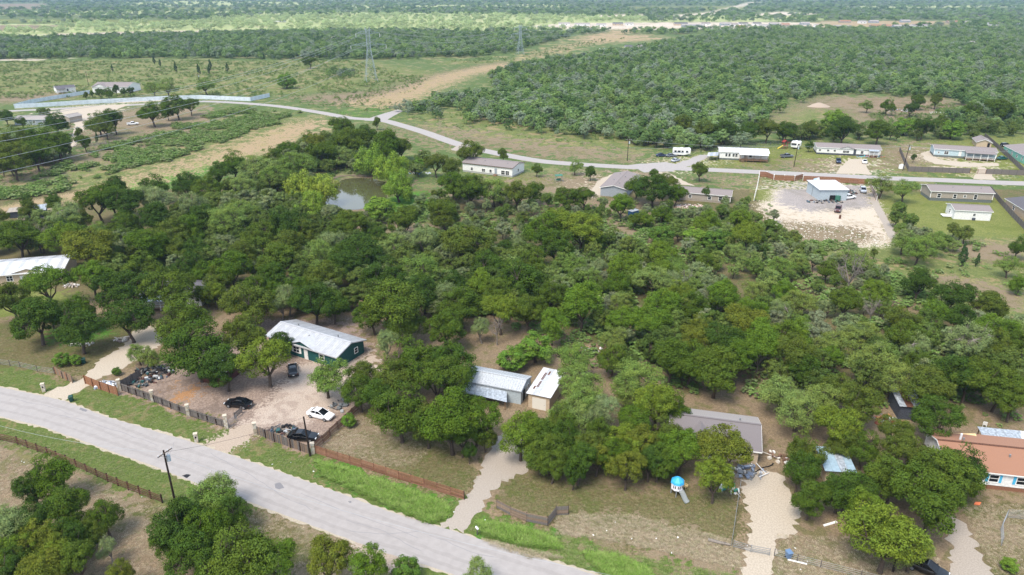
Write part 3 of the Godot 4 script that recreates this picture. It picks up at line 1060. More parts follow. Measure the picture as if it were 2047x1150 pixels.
func make_materials() -> void:
	var n_fine := noise_tex(0.05, 4, 0.72, 1.0, 1)
	var n_mid := noise_tex(0.02, 4, 0.62, 1.0, 2)
	var n_soft := noise_tex(0.015, 3, 0.86, 1.0, 5)
	var n_spot := noise_tex(0.06, 2, 0.72, 1.2, 9)
	var g_road := grain_tex(0.05, 0.06, 0.012, 31, 1024)
	var g_stone := grain_tex(0.07, 0.16, 0.03, 33, 1024)
	M.road = mat(Color(0.645, 0.62, 0.605), 0.9, g_road, 0.045)
	M.patch = mat(Color(0.16, 0.16, 0.18), 0.9, n_fine, 0.6)
	M.wear = mat(Color(0.62, 0.595, 0.58), 0.88, g_road, 0.045)
	M.patch_pale = mat(Color(0.55, 0.54, 0.55), 0.9, n_fine, 0.6)
	M.crack = mat(Color(0.52, 0.51, 0.52), 0.95)
	M.gravel = mat(Color(0.70, 0.655, 0.605), 0.95, g_stone, 0.11)
	M.caliche = mat(Color(0.765, 0.71, 0.635), 0.95, g_stone, 0.09)
	M.shoulder = mat(Color(0.74, 0.69, 0.61), 0.95, g_stone, 0.1)
	M.dirt_path = mat(Color(0.72, 0.65, 0.58), 0.95, g_stone, 0.09)
	# buildings
	M.roof_white = mat(Color(0.75, 0.755, 0.77), 0.45, n_soft, 0.3)
	M.roof_white2 = mat(Color(0.72, 0.725, 0.74), 0.45, n_soft, 0.23)
	M.roof_bright = mat(Color(0.86, 0.86, 0.87), 0.5, n_soft, 0.2)
	M.tin = mat(Color(0.80, 0.83, 0.86), 0.42, n_mid, 0.3, 0.25)
	M.tin_blue = mat(Color(0.66, 0.75, 0.80), 0.4, n_soft, 0.3, 0.2)
	M.tin_spot = mat(Color(0.74, 0.75, 0.76), 0.5, n_spot, 0.22, 0.1)
	M.rust = mat(Color(0.46, 0.31, 0.24), 0.9, n_mid, 0.5)
	M.teal = mat(Color(0.12, 0.33, 0.33), 0.7, n_soft, 0.6)
	M.trim_white = mat(Color(0.92, 0.92, 0.91), 0.6)
	M.trim_brown = mat(Color(0.40, 0.33, 0.28), 0.7)
	M.shingle_grey = mat(Color(0.53, 0.50, 0.50), 0.95, n_fine, 0.8)
	M.shingle_dark = mat(Color(0.42, 0.41, 0.43), 0.95, n_fine, 0.8)
	M.shingle_pale = mat(Color(0.68, 0.65, 0.63), 0.95, n_fine, 0.8)
	M.shingle_mauve = mat(Color(0.60, 0.56, 0.55), 0.95, n_fine, 0.5)
	M.shingle_clay = mat(Color(0.67, 0.495, 0.40), 0.95, n_fine, 1.1)
	M.shingle_clay2 = mat(Color(0.70, 0.525, 0.43), 0.95, n_fine, 1.1)  # lighter copy for the back slope, grazing sheen put into the colour
	M.wall_white = mat(Color(0.93, 0.93, 0.92), 0.8, n_soft, 0.4)
	M.wall_grey = mat(Color(0.62, 0.65, 0.68), 0.8, n_soft, 0.4)
	M.wall_tan = mat(Color(0.78, 0.70, 0.60), 0.8, n_soft, 0.4)
	M.wall_taupe = mat(Color(0.66, 0.62, 0.57), 0.8, n_soft, 0.4)
	M.wall_blue = mat(Color(0.72, 0.80, 0.83), 0.8, n_soft, 0.4)
	M.wall_mint = mat(Color(0.55, 0.80, 0.72), 0.8, n_soft, 0.4)
	M.wall_tin = mat(Color(0.74, 0.79, 0.82), 0.5, n_soft, 0.5, 0.15)
	M.wall_rough = mat(Color(0.34, 0.36, 0.40), 0.85, n_mid, 0.5)
	M.brick_skirt = mat(Color(0.62, 0.44, 0.34), 0.9, n_mid, 1.2)
	M.skirt_grey = mat(Color(0.50, 0.53, 0.52), 0.9, n_mid, 0.8)
	M.skirt_white = mat(Color(0.80, 0.80, 0.79), 0.9, n_mid, 0.8)
	M.shutter_blue = mat(Color(0.30, 0.68, 0.84), 0.6)
	M.glass = mat(Color(0.10, 0.12, 0.14), 0.12)
	M.door_white = mat(Color(0.86, 0.86, 0.85), 0.6)
	M.garage_door = mat(Color(0.84, 0.82, 0.78), 0.7)
	M.vent = mat(Color(0.55, 0.56, 0.57), 0.5, null, 1.0, 0.4)
	M.deck = mat(Color(0.62, 0.51, 0.40), 0.85, n_mid, 0.7)
	M.wood_post = mat(Color(0.58, 0.44, 0.32), 0.85, n_mid, 0.7)
	# fences
	M.rail_brown = mat(Color(0.44, 0.30, 0.24), 0.85, n_mid, 0.8)
	M.rail_brown2 = mat(Color(0.49, 0.345, 0.28), 0.85, n_mid, 0.8)
	M.post_dark = mat(Color(0.24, 0.18, 0.16), 0.85)
	M.red0 = mat(Color(0.64, 0.45, 0.35), 0.85, n_mid, 0.8)
	M.red1 = mat(Color(0.58, 0.40, 0.31), 0.85, n_mid, 0.8)
	M.red2 = mat(Color(0.69, 0.50, 0.40), 0.85, n_mid, 0.8)
	M.orange0 = mat(Color(0.67, 0.47, 0.34), 0.85, n_mid, 0.8)
	M.orange1 = mat(Color(0.71, 0.51, 0.38), 0.85, n_mid, 0.8)
	M.grey0 = mat(Color(0.53, 0.50, 0.48), 0.9, n_mid, 0.9)
	M.grey1 = mat(Color(0.43, 0.40, 0.39), 0.9, n_mid, 0.9)
	M.grey2 = mat(Color(0.56, 0.53, 0.51), 0.9, n_mid, 0.9)
	M.pale0 = mat(Color(0.66, 0.57, 0.49), 0.9, n_mid, 0.9)
	M.pale1 = mat(Color(0.60, 0.51, 0.44), 0.9, n_mid, 0.9)
	M.white_panel = mat(Color(0.83, 0.87, 0.90), 0.6, n_soft, 0.1)
	M.stone0 = mat(Color(0.86, 0.81, 0.73), 0.9, n_fine, 1.2)
	M.stone1 = mat(Color(0.78, 0.72, 0.63), 0.9, n_fine, 1.2)
	M.stone2 = mat(Color(0.90, 0.87, 0.81), 0.9, n_fine, 1.2)
	M.mortar = mat(Color(0.68, 0.65, 0.60), 0.95)
	M.pole = mat(Color(0.22, 0.17, 0.14), 0.9, n_mid, 0.7)
	M.arm = mat(Color(0.38, 0.33, 0.30), 0.9)
	M.porcelain = mat(Color(0.82, 0.83, 0.84), 0.35)
	M.tank = mat(Color(0.68, 0.73, 0.76), 0.45)
	M.wire = mat(Color(0.62, 0.64, 0.66), 0.6)
	M.wire_dark = mat(Color(0.20, 0.20, 0.21), 0.7)
	M.steel = mat(Color(0.60, 0.65, 0.68), 0.5, null, 1.0, 0.2)
	# vehicles
	for q in [["paint_black", Color(0.05, 0.055, 0.07)], ["paint_white", Color(0.92, 0.92, 0.92)], ["paint_silver", Color(0.66, 0.68, 0.71)], ["paint_navy", Color(0.13, 0.18, 0.30)], ["paint_grey", Color(0.38, 0.40, 0.43)], ["paint_maroon", Color(0.34, 0.20, 0.19)], ["paint_teal", Color(0.16, 0.38, 0.36)]]:
		M[q[0]] = mat(q[1], 0.3)
		M[q[0]].clearcoat_enabled = true
		M[q[0]].clearcoat = 0.7
		M[q[0]].clearcoat_roughness = 0.15
	M.car_glass = mat(Color(0.06, 0.075, 0.09), 0.08)
	M.rubber = mat(Color(0.10, 0.10, 0.10), 0.9)
	M.rim = mat(Color(0.62, 0.63, 0.65), 0.35, null, 1.0, 0.6)
	M.lens = mat(Color(0.86, 0.88, 0.90), 0.15)
	M.tail = mat(Color(0.45, 0.07, 0.06), 0.3)
	M.gel_white = mat(Color(0.92, 0.92, 0.91), 0.4, n_soft, 0.4)
	M.stripe = mat(Color(0.45, 0.50, 0.56), 0.5)
	M.bin_green = mat(Color(0.12, 0.27, 0.24), 0.6)
	M.bin_blue = mat(Color(0.38, 0.48, 0.60), 0.6)
	M.toy_blue = mat(Color(0.25, 0.66, 0.88), 0.45)
	M.toy_white = mat(Color(0.93, 0.92, 0.95), 0.5)
	M.toy_grey = mat(Color(0.55, 0.57, 0.57), 0.5)
	M.toy_yellow = mat(Color(0.86, 0.76, 0.25), 0.5)
	M.toy_red = mat(Color(0.55, 0.20, 0.17), 0.6)
	M.toy_green = mat(Color(0.25, 0.45, 0.38), 0.6)
	M.tarp_blue = mat(Color(0.20, 0.42, 0.66), 0.6, n_mid, 0.6)
	M.sail = mat(Color(0.86, 0.77, 0.58), 0.8, n_soft, 0.5)
	M.orange_toy = mat(Color(0.92, 0.50, 0.32), 0.6)
	M.rock = mat(Color(0.90, 0.87, 0.82), 0.95, n_fine, 0.9)
	M.dead_wood = mat(Color(0.62, 0.58, 0.54), 0.9, n_mid, 0.8)
	M.sundry = mat(Color.WHITE, 0.7)
	M.sundry.vertex_color_use_as_albedo = true
	# plants
	M.bark = mat(Color(0.40, 0.35, 0.31), 0.95, n_mid, 0.7)
	M.bark_pale = mat(Color(0.62, 0.58, 0.54), 0.95, n_mid, 0.7)
	var tones := {
		"O": [Color(0.331, 0.417, 0.150), Color(0.299, 0.395, 0.147), Color(0.360, 0.437, 0.163), Color(0.276, 0.370, 0.147), Color(0.338, 0.437, 0.142), Color(0.373, 0.432, 0.176)],
		"E": [Color(0.413, 0.507, 0.172), Color(0.386, 0.498, 0.167), Color(0.448, 0.521, 0.184), Color(0.431, 0.469, 0.176)],
		"M": [Color(0.473, 0.567, 0.272), Color(0.501, 0.582, 0.307), Color(0.444, 0.547, 0.250), Color(0.487, 0.552, 0.268)],
		"H": [Color(0.511, 0.582, 0.358), Color(0.483, 0.547, 0.346), Color(0.530, 0.592, 0.389)],
		"W": [Color(0.52, 0.625, 0.235), Color(0.48, 0.60, 0.23), Color(0.58, 0.65, 0.25)],
		"J": [Color(0.27, 0.37, 0.22), Color(0.30, 0.39, 0.22)],
		"B": [Color(0.46, 0.58, 0.22), Color(0.42, 0.55, 0.21), Color(0.37, 0.49, 0.20)],
	}
	for k in tones:
		for i in tones[k].size(): M["leaf%s%d" % [k, i]] = leaf_mat(tones[k][i])
		M["leafn" + k] = tones[k].size()
	M.leaf_any = leaf_mat(Color.WHITE)
	M.leaf_any.backlight = Color(0.10, 0.13, 0.05)
	M.grass = leaf_mat(Color.WHITE)
	M.grass.backlight = Color(0.16, 0.19, 0.08)
	M.bank = mat(Color(0.50, 0.44, 0.37), 0.95, g_stone, 0.09)
	M.water = mat(Color(0.30, 0.30, 0.20), 0.04)
	M.water.metallic_specular = 0.95

const PATCHES := [
	[0, [-109.5,-178.1, -94.8,-215.2, -48.6,-204.7, -3.1,-178.1, 31.3,-186.3, 56.8,-157, 84,-139.8, 118.1,-134.7, 95.1,-103.3, 72.4,-108.2, 52.2,-112.6, 33.1,-116.3, 17.2,-123.4, 2.8,-134.7, -29.4,-145.1, -56.2,-145.1, -79.5,-142.4]],
	[6, [-101.2,-114.5, -109.9,-132.3, -91.6,-134.7, -75.8,-132.3, -74.4,-123.4, -76.3,-110.8, -83.6,-112.6]],
	[13, [-122.6,-150.8, -113,-153.8, -99.1,-147.9, -96.6,-139.8, -111.5,-134.7]],
	[2, [-126.9,-157, -118.1,-158.2, -112,-152.3, -120.6,-147.9]],
	[5, [-95,-130, -84.4,-131.2, -79.6,-127.7, -84.2,-123.4, -90.7,-124.5]],
	[1, [-101.2,-114.5, -90.2,-114.5, -76.8,-108.6, -67.4,-105.7, -44.3,-94.1, -30.1,-88.2, -18.7,-82.6, -6.4,-77.8, -1.6,-74.8, 4.9,-72, 13.9,-67.6, 27.9,-63.3, 25,-54, -1.3,-60.7, -49.1,-77.8, -86.9,-94.4]],
	[1, [-88.4,-96.5, -73.1,-95.1, -51,-84.9, -40,-78.8, -46.6,-76.6, -58.1,-81.8, -85.4,-92.4]],
	[2, [-84.9,-91.7, -78.3,-91.1, -58.1,-81.8, -46.6,-76.6, -42.1,-77.3, -30.7,-75.3, -18.9,-69.3, -13.8,-60.7, -27.5,-54, -57.9,-54]],
	[12, [-80.1,-89.2, -67.3,-85.5, -58.4,-79.9, -50.9,-72, -56.9,-70.2, -75.2,-82.1]],
	[12, [-50.6,-70.2, -46.9,-72.9, -41.1,-64.4, -44.1,-62.1, -48.8,-64.4]],
	[6, [-51,-78.8, -45.1,-76.3, -44.9,-72.9, -49.7,-74.8]],
	[6, [-37.2,-76.8, -30.3,-73.9, -23.5,-67.6, -27.5,-64.4, -34.6,-69.3]],
	[2, [-35.4,-77.3, -31,-76.3, -24.8,-72.9, -20.3,-69.8, -24.2,-70.2, -30.3,-73.9]],
	[16, [-20.5,-70.8, -16.3,-68.6, -11.7,-66.6, -13.3,-64.8, -17.6,-65.6, -20.6,-68.5]],
	[1, [-14,-65.6, -7.3,-64.4, -7,-60.7, -13.9,-61.4]],
	[3, [-67.2,-106.2, -44.9,-95.8, -30,-89.2, -25.2,-100.9, -22.5,-109.9, -27.2,-123.4, -35,-134.7, -52.8,-134.7, -56.9,-123.4, -64.9,-117.3, -66,-110.8]],
	[16, [-42.2,-97.2, -40.6,-108.2, -40,-115.4, -35.9,-117.3, -28.4,-117.3, -27.6,-123.4, -24,-113.5, -28,-106.5, -27.8,-101.7, -33.7,-95.8, -38.5,-95.8]],
	[16, [-47.2,-90.7, -42.7,-88.2, -40.5,-92.4, -37.3,-97.2, -41,-98.7, -43.8,-95.1]],
	[15, [-57.2,-104.9, -56.7,-107.4, -54.3,-107.9, -53.6,-105.2, -55.1,-102.3, -56.7,-102.8]],
	[15, [-60.1,-108.6, -59.3,-109.2, -58.4,-107.9, -59.2,-107.5]],
	[6, [-28.9,-89.2, -25.2,-100.9, -20.7,-98.7, -12.7,-93.1, -4.6,-85.5, -6.1,-78.6, -17.5,-83.8]],
	[2, [-28.7,-89.8, -24.7,-98.7, -17.6,-94.4, -14.3,-86.7, -16.9,-84.9, -24,-87.7]],
	[12, [-9,-121.3, -1.4,-127.7, 1.6,-123.4, -2.1,-109.9, -6.7,-113.5]],
	[5, [-28.7,-86.1, -21.7,-83.4, -15.5,-80.1, -9,-77, -7.8,-74.8, -10.6,-73.4, -16.3,-76.6, -22.5,-80.4, -27.4,-83.2]],
	[5, [-4.5,-73.4, 1.7,-72, 5.4,-70.2, 6,-68.6, 1,-69.3, -4.1,-71.5]],
	[6, [-1.7,-82.1, 7,-84.3, 20.2,-85.5, 32.4,-82.6, 30.1,-71.1, 14,-68.1, 5.6,-72.5, -1.6,-76.3]],
	[12, [0.5,-85.5, 9.4,-87.3, 20.3,-86.1, 32.6,-83.2, 31.5,-79.4, 19.1,-79.4, 8.8,-80.4]],
	[2, [5.7,-74.8, 15.6,-74.8, 22.9,-72, 28.3,-69.8, 27,-64.4, 18.9,-68.1, 9.9,-70.6, 5.5,-71.1]],
	[2, [-4,-70.6, 1,-68.9, 6.5,-67.2, 2.2,-66.8, -2.7,-69.3]],
	[5, [8.4,-67.8, 12.6,-67.5, 15.9,-65.2, 16.2,-63.6, 12.1,-63.6]],
	[12, [35.1,-73.9, 39,-73.9, 56,-73.9, 51.5,-63.6, 29.3,-60.7]],
	[2, [32.6,-69.3, 42.4,-69.8, 46.2,-66, 39.1,-62.1, 29.8,-62.1]],
	[12, [40.5,-98.7, 48.6,-98.7, 50.9,-89.2, 40.9,-78.8, 36.9,-83.2]],
	[6, [60.9,-77.8, 73.1,-77.8, 64,-60.7, 54.9,-60.7, 57.8,-69.3]],
	[2, [57.8,-72, 64.4,-75.8, 66.5,-72, 64.1,-68.5, 58.5,-69.3]],
	# further back
	[8, [64.4,-190.6, 106.7,-190.6, 156.7,-197.4, 114.7,-130, 97.2,-134.7, 86.7,-145.1, 68.8,-157, 54.6,-170.5]],
	[2, [70.7,-176.1, 86.6,-170.5, 90.2,-157, 78.7,-152.3, 68.7,-163.5]],
	[2, [98.7,-161.8, 110.5,-157, 116.1,-147.9, 109.8,-138.5, 102.8,-147.9]],
	[2, [118.4,-186.3, 137.8,-182.1, 128.7,-166.9, 114.8,-170.5]],
	[13, [119.3,-229.7, 141,-236, 162.6,-229.7, 152.4,-199.8, 144.8,-188.4, 123.7,-190.6, 113.9,-202.2]],
	[4, [78.1,-218, 82.7,-229.7, 93.5,-249.6, 123.6,-254.7, 128.6,-251.7, 115.7,-215.2, 105,-182.9, 90.3,-178.9, 80.9,-182.1, 78.1,-197.4]],
	[10, [93.1,-240.6, 120.5,-251.7, 121.4,-236, 114.6,-218, 91.3,-213, 85.6,-223.7]],
	[2, [80.6,-204.7, 90.7,-199.8, 101.4,-197.4, 102.9,-188.4, 90.8,-180.1, 78.9,-184.1]],
	[13, [78.8,-225.5, 91.4,-256.9, 94.6,-251.7, 83.9,-224.9]],
	[2, [25.7,-226.7, 53.7,-226.7, 57.8,-209.8, 50.3,-190.6, 31.3,-186.3, 24.5,-199.8]],
	[12, [4.3,-220.8, 29,-226.7, 23.5,-204.7, 5.4,-199.8]],
	[2, [-29,-246.1, 10.7,-264.7, 50.4,-264.7, 53.6,-242.6, 29.4,-229.7, 4.3,-220.8, -20.3,-226.7]],
	[13, [-18.6,-264.7, -0.6,-255.4, 6.9,-263.1, 10.3,-255.4, -0.6,-244.7, -16.9,-251.7]],
	[4, [26.3,-240.6, 37.2,-264.7, 29.6,-231.6, 26.2,-231.6]],
	[7, [-67.2,-229.7, -69.7,-253.2, -62.6,-262.3, -46.1,-259.2, -38.6,-239.3, -39.8,-215.2, -49.7,-209.8, -60.2,-215.2]],
	[5, [-42.2,-229.7, -30.8,-239.3, -22.3,-220.8, -27,-199.8, -38.8,-208.8]],
	[2, [-50.1,-204.7, -36.6,-204.7, -20.9,-197.4, -9.3,-199.8, -17.2,-188.4, -42.8,-190.6]],
	[6, [-166.4,-209.8, -138.8,-209.8, -116.6,-186.3, -118.3,-170.5, -144.1,-178.1]],
	[16, [-152.7,-212.5, -141.9,-218, -134.3,-204.7, -144.7,-202.2]],
	# right-of-way and brush, left
	[9, [-168.3,-212.5, -144.4,-243.3, -129.6,-293.5, -117.4,-363.6, -104.3,-397.7, -91.3,-349.9, -99.3,-303.3, -119.4,-259.2, -136.1,-227.9, -150,-213]],
	[8, [-177.4,-225.5, -173.3,-234.1, -165.4,-275.4, -154.3,-316, -155.8,-384.6, -133,-415.2, -115.7,-394.4, -116.6,-369.4, -129.6,-293.5, -144.4,-243.3]],
	[2, [-196.9,-253.2, -184.8,-268.7, -181.8,-305.4, -176.3,-359.4, -167.6,-401.1, -157.3,-381.5, -156.5,-316, -165.6,-268.7, -184.8,-236]],
	[5, [-137.7,-234.1, -121.7,-264.7, -114,-290.6, -108.7,-281.5, -114.8,-256.9, -128.9,-226.7]],
	[2, [-174.3,-316, -192.3,-366.5, -187.3,-389.4, -168.9,-411.6, -164.9,-394.4, -172,-349.9]],
	[8, [-330.8,-418.9, -320,-455.1, -158.3,-477.8, -104.3,-502.8, -49.8,-595.2, -148.4,-726.6, -551.3,-716.1]],
	[2, [-345,-463.9, -304.9,-487.5, -274.6,-477.8, -288.2,-459.5, -302.5,-442.4, -321.4,-430.4]],
	[4, [-269.4,-422.7, -245.3,-432.3, -231.9,-415.2, -227.5,-381.5, -197.5,-321.6, -193.3,-309.6, -232,-381.5, -257.8,-408.1]],
	[2, [-231.4,-381.5, -223.6,-424.6, -205.7,-430.4, -179,-430.4, -175.2,-406.3, -192.3,-366.5, -181,-316, -188.3,-305.4]],
	[4, [-254.9,-444.5, -229.3,-461.7, -210.6,-455.1, -235.5,-442.4]],
	[2, [-148.3,-466.2, -90.6,-502.8, -66,-595.2, -29,-677, -0.7,-716.1, 0.7,-659, -33.3,-588, -52.8,-502.8, -64.6,-418.9, -96,-430.4]],
	[9, [-102,-444.5, -78.3,-490, -57.9,-595.2, -28.4,-663.4, -0.7,-706, -0.7,-659, -31.7,-595.2, -49.8,-508.1, -65.7,-426.5, -83,-424.6]],
	[5, [-96.5,-418.9, -80.7,-411.6, -76.5,-438.3, -77.5,-394.4]],
	[8, [-70.2,-726.6, -12.2,-771.6, 38.5,-864.7, 125,-1064.9, 174.7,-1111.4, 157.2,-1043.1, 66.3,-850.1, 8.1,-726.6, -29.4,-686.4, -65.5,-677]],
	[9, [28.2,-815.6, 51.3,-887.6, 127.6,-1087.7, 201.1,-1136.1, 198.9,-1043.1, 154.2,-1022.1, 77,-911.7, 41.5,-809]],
	[2, [-63.1,-372.4, -41.7,-366.5, -5.5,-333.4, 21.5,-316, 48.1,-300.3, 62.2,-286, 58.5,-277.1, 35.8,-286, 11.7,-291.6, -16.4,-316, -37,-344.6]],
	[2, [-84.7,-376.9, -60.8,-358, -38.2,-333.4, -19.8,-300.3, -33.1,-305.4, -57.9,-339.5]],
	[8, [-63.1,-389.4, -7.2,-444.5, 60,-381.5, 72.6,-316, 49.1,-307.5, 6.1,-327.4, -31.3,-363.6]],
	[13, [52.6,-277.1, 65.2,-290.6, 84.2,-300.3, 137.2,-316, 196.9,-327.4, 255.9,-339.5, 210.2,-260.7, 187,-254.7, 128,-264.7, 80.3,-270.3]],
	[2, [79,-272.8, 103.3,-281.5, 129.2,-286, 131.5,-272.8, 116.6,-264.7, 91.4,-268.7]],
	[2, [161.6,-316, 191.4,-321.6, 168.5,-272.8, 146.9,-264.7, 141.3,-277.1]],
	[4, [53.8,-272.8, 63.9,-284.1, 83.4,-297.3, 86.6,-293.5, 70.3,-277.1, 62.3,-267.1]],
	[4, [122.3,-264.7, 134.5,-284.1, 142.2,-287.8, 140.3,-272.8, 134.8,-263.1]],
	[4, [169.7,-293.5, 180.3,-305.4, 175.9,-293.5, 182.9,-284.1, 192.7,-278.8, 188.5,-273.7, 171.9,-275.4, 165.8,-284.1]],
	[4, [169.7,-256.9, 179.6,-270.3, 183.5,-270.3, 177.5,-256.2]],
	[2, [62.9,-256.9, 88.9,-260.7, 83.1,-239.3, 69.3,-242.6]],
	[2, [117.7,-349.9, 146.6,-406.3, 200,-473.1, 279.1,-463.9, 266.4,-411.6, 223.3,-384.6, 171.4,-363.6, 138,-342.1]],
	[8, [129.4,-359.4, 156.4,-406.3, 180.6,-424.6, 190.1,-406.3, 162.4,-366.5]],
	[12, [195.9,-455.1, 231.3,-463.9, 271.6,-450.8, 262.2,-418.9, 220.9,-411.6, 198.2,-424.6]],
	[2, [177.8,-366.5, 209.4,-363.6, 202,-349.9, 177.5,-344.6]],
	[9, [82.3,-783.7, 151.6,-850.1, 259.7,-911.7, 150,-809, 82.6,-737.4]],
	[2, [101.5,-264.7, 126.1,-264.7, 123.7,-259.2, 100.1,-260.7]],
]

const FAR_PATCHES := [
	[11, [-1276.1,-1459.2, -1015,-1501.6, -738.6,-1546.6, -648.9,-1883.8, -351.8,-2030.7, -30.2,-1954.5, 319,-1817.9, 259.4,-1419, 104.5,-1246.9, -180.4,-1217.3, -470.5,-1136.1, -725,-1064.9, -918.8,-1043.1]],  # distant sunlit band, its brightness put into the ground colour
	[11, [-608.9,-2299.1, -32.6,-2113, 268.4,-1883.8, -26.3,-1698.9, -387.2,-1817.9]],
	[2, [-1147.8,-1419, -880.8,-1459.2, -764.9,-1277.9, -987.6,-1217.3]],
	[16, [-720,-1162, -573.1,-1246.9, -392.4,-1277.9, -374.1,-1217.3, -559.3,-1087.7, -641.1,-1043.1]],
	[13, [-1439.6,-1786.6, -687,-1671.5, -641.6,-1546.6, -1249,-1546.6]],
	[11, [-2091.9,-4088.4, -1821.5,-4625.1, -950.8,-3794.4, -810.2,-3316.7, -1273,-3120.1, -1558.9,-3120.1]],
	[2, [-2599.7,-3539.7, -2234.6,-3662.6, -1637.4,-2648, -1857,-2520.6]],
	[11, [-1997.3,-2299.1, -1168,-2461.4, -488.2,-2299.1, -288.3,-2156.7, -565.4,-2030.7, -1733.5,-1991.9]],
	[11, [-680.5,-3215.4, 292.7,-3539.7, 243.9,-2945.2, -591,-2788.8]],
	[13, [436.8,-2945.2, 972.9,-3120.1, 754.5,-2520.6, 407.4,-2520.6]],
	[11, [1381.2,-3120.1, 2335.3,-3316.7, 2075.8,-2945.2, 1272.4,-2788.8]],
	[13, [-1357.4,-2864.9, -737.1,-2788.8, -717,-2582.8, -1191.1,-2582.8]],
	[4, [49.7,-1459.2, 149.6,-1546.6, 501.2,-1594.3, 638.8,-1570.1, 541.7,-1327.5, 396.1,-1310.6, 225.6,-1277.9, 109.8,-1310.6, 41.4,-1344.9]],
	[9, [668.7,-1644.9, 950.7,-1644.9, 840.3,-1459.2, 550.5,-1327.5]],
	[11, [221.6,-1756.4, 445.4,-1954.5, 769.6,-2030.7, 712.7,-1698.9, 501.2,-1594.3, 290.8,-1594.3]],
	[4, [222.3,-2030.7, 356.1,-2113, 336.4,-1918.5, 206.4,-1883.8]],
	[4, [394,-1954.5, 598.4,-2299.1, 1272.2,-4088.4, 1325.6,-4088.4, 564.4,-2113, 377.8,-1756.4]],
	[4, [622.8,-2030.7, 827.6,-2350.8, 855.9,-2113, 689.7,-1954.5]],
	[9, [187.9,-1310.6, 237.2,-1344.9, 149.3,-1087.7, 86.1,-1022.1, 56.6,-982.5]],
	[9, [106.5,-1022.1, 217.1,-1064.9, 201.8,-1022.1, 113.4,-963.8]],
	[4, [-593.9,-721.3, -461.2,-742.9, -448.3,-721.3, -467.4,-677, -541,-654.6]],
	[14, [-832.7,-1022.1, 57.7,-1136.1, 37.9,-737.4, -606.7,-737.4]],
	[9, [-10.9,-686.4, 19.2,-783.7, 51.8,-895.5, 127.6,-1087.7, 205.6,-1162, 207.2,-1087.7, 143.9,-1022.1, 78.7,-895.5, 37,-771.6, 3,-677]],
]

func make_ground() -> void:
	var fine := noise_tex(0.08, 4, 0.66, 1.0, 21)
	var fine2 := noise_tex(0.06, 4, 0.7, 1.0, 22)
	# [x0, z of the far edge, metres per pixel, width, height, base, warp]
	var maps := [
		[-120.0, -145.0, 0.118, 2034, 822, 12, 0.24],
		[-180.0, -240.0, 0.176, 2046, 540, 0, 0.4],
		[-480.0, -720.0, 0.47, 2044, 1022, 14, 1.8],
		[-3000.0, -4720.0, 4.0, 1500, 1000, 14, 4.0],
	]
	var zs := [200.0, -145.0, -240.0, -720.0, -14000.0]
	var mesh := ArrayMesh.new()
	for k in 4:
		var q: Array = maps[k]
		var tex := ground_map(q[0], q[1], q[2], q[3], q[4], q[5], PATCHES if k < 3 else FAR_PATCHES, q[6])
		var m := ground_mat(tex, fine if k < 3 else fine2)
		m.texture_repeat = true
		var arr := []
		arr.resize(Mesh.ARRAY_MAX)
		var v := PackedVector3Array()
		var uv := PackedVector2Array()
		var uv2 := PackedVector2Array()
		var n := PackedVector3Array()
		var w: float = q[2] * q[3]
		var h: float = q[2] * q[4]
		for t in [[0, 1], [1, 1], [1, 0], [0, 1], [1, 0], [0, 0]]:
			var p := Vector3(-9000.0 if t[0] == 0 else 9000.0, 0, zs[k + 1] if t[1] == 1 else zs[k])
			v.append(p)
			n.append(Vector3.UP)
			uv.append(Vector2((p.x - q[0]) / w, (p.z - q[1]) / h))
			uv2.append(Vector2(p.x, p.z) / (5.0 if k < 2 else 14.0 if k == 2 else 90.0))
		arr[Mesh.ARRAY_VERTEX] = v
		arr[Mesh.ARRAY_NORMAL] = n
		arr[Mesh.ARRAY_TEX_UV] = uv
		arr[Mesh.ARRAY_TEX_UV2] = uv2
		mesh.add_surface_from_arrays(Mesh.PRIMITIVE_TRIANGLES, arr)
		mesh.surface_set_material(k, m)
	var o := MeshInstance3D.new()
	o.name = numbered("ground")
	o.mesh = mesh
	add_child(o)
	o.set_meta("kind", "structure")

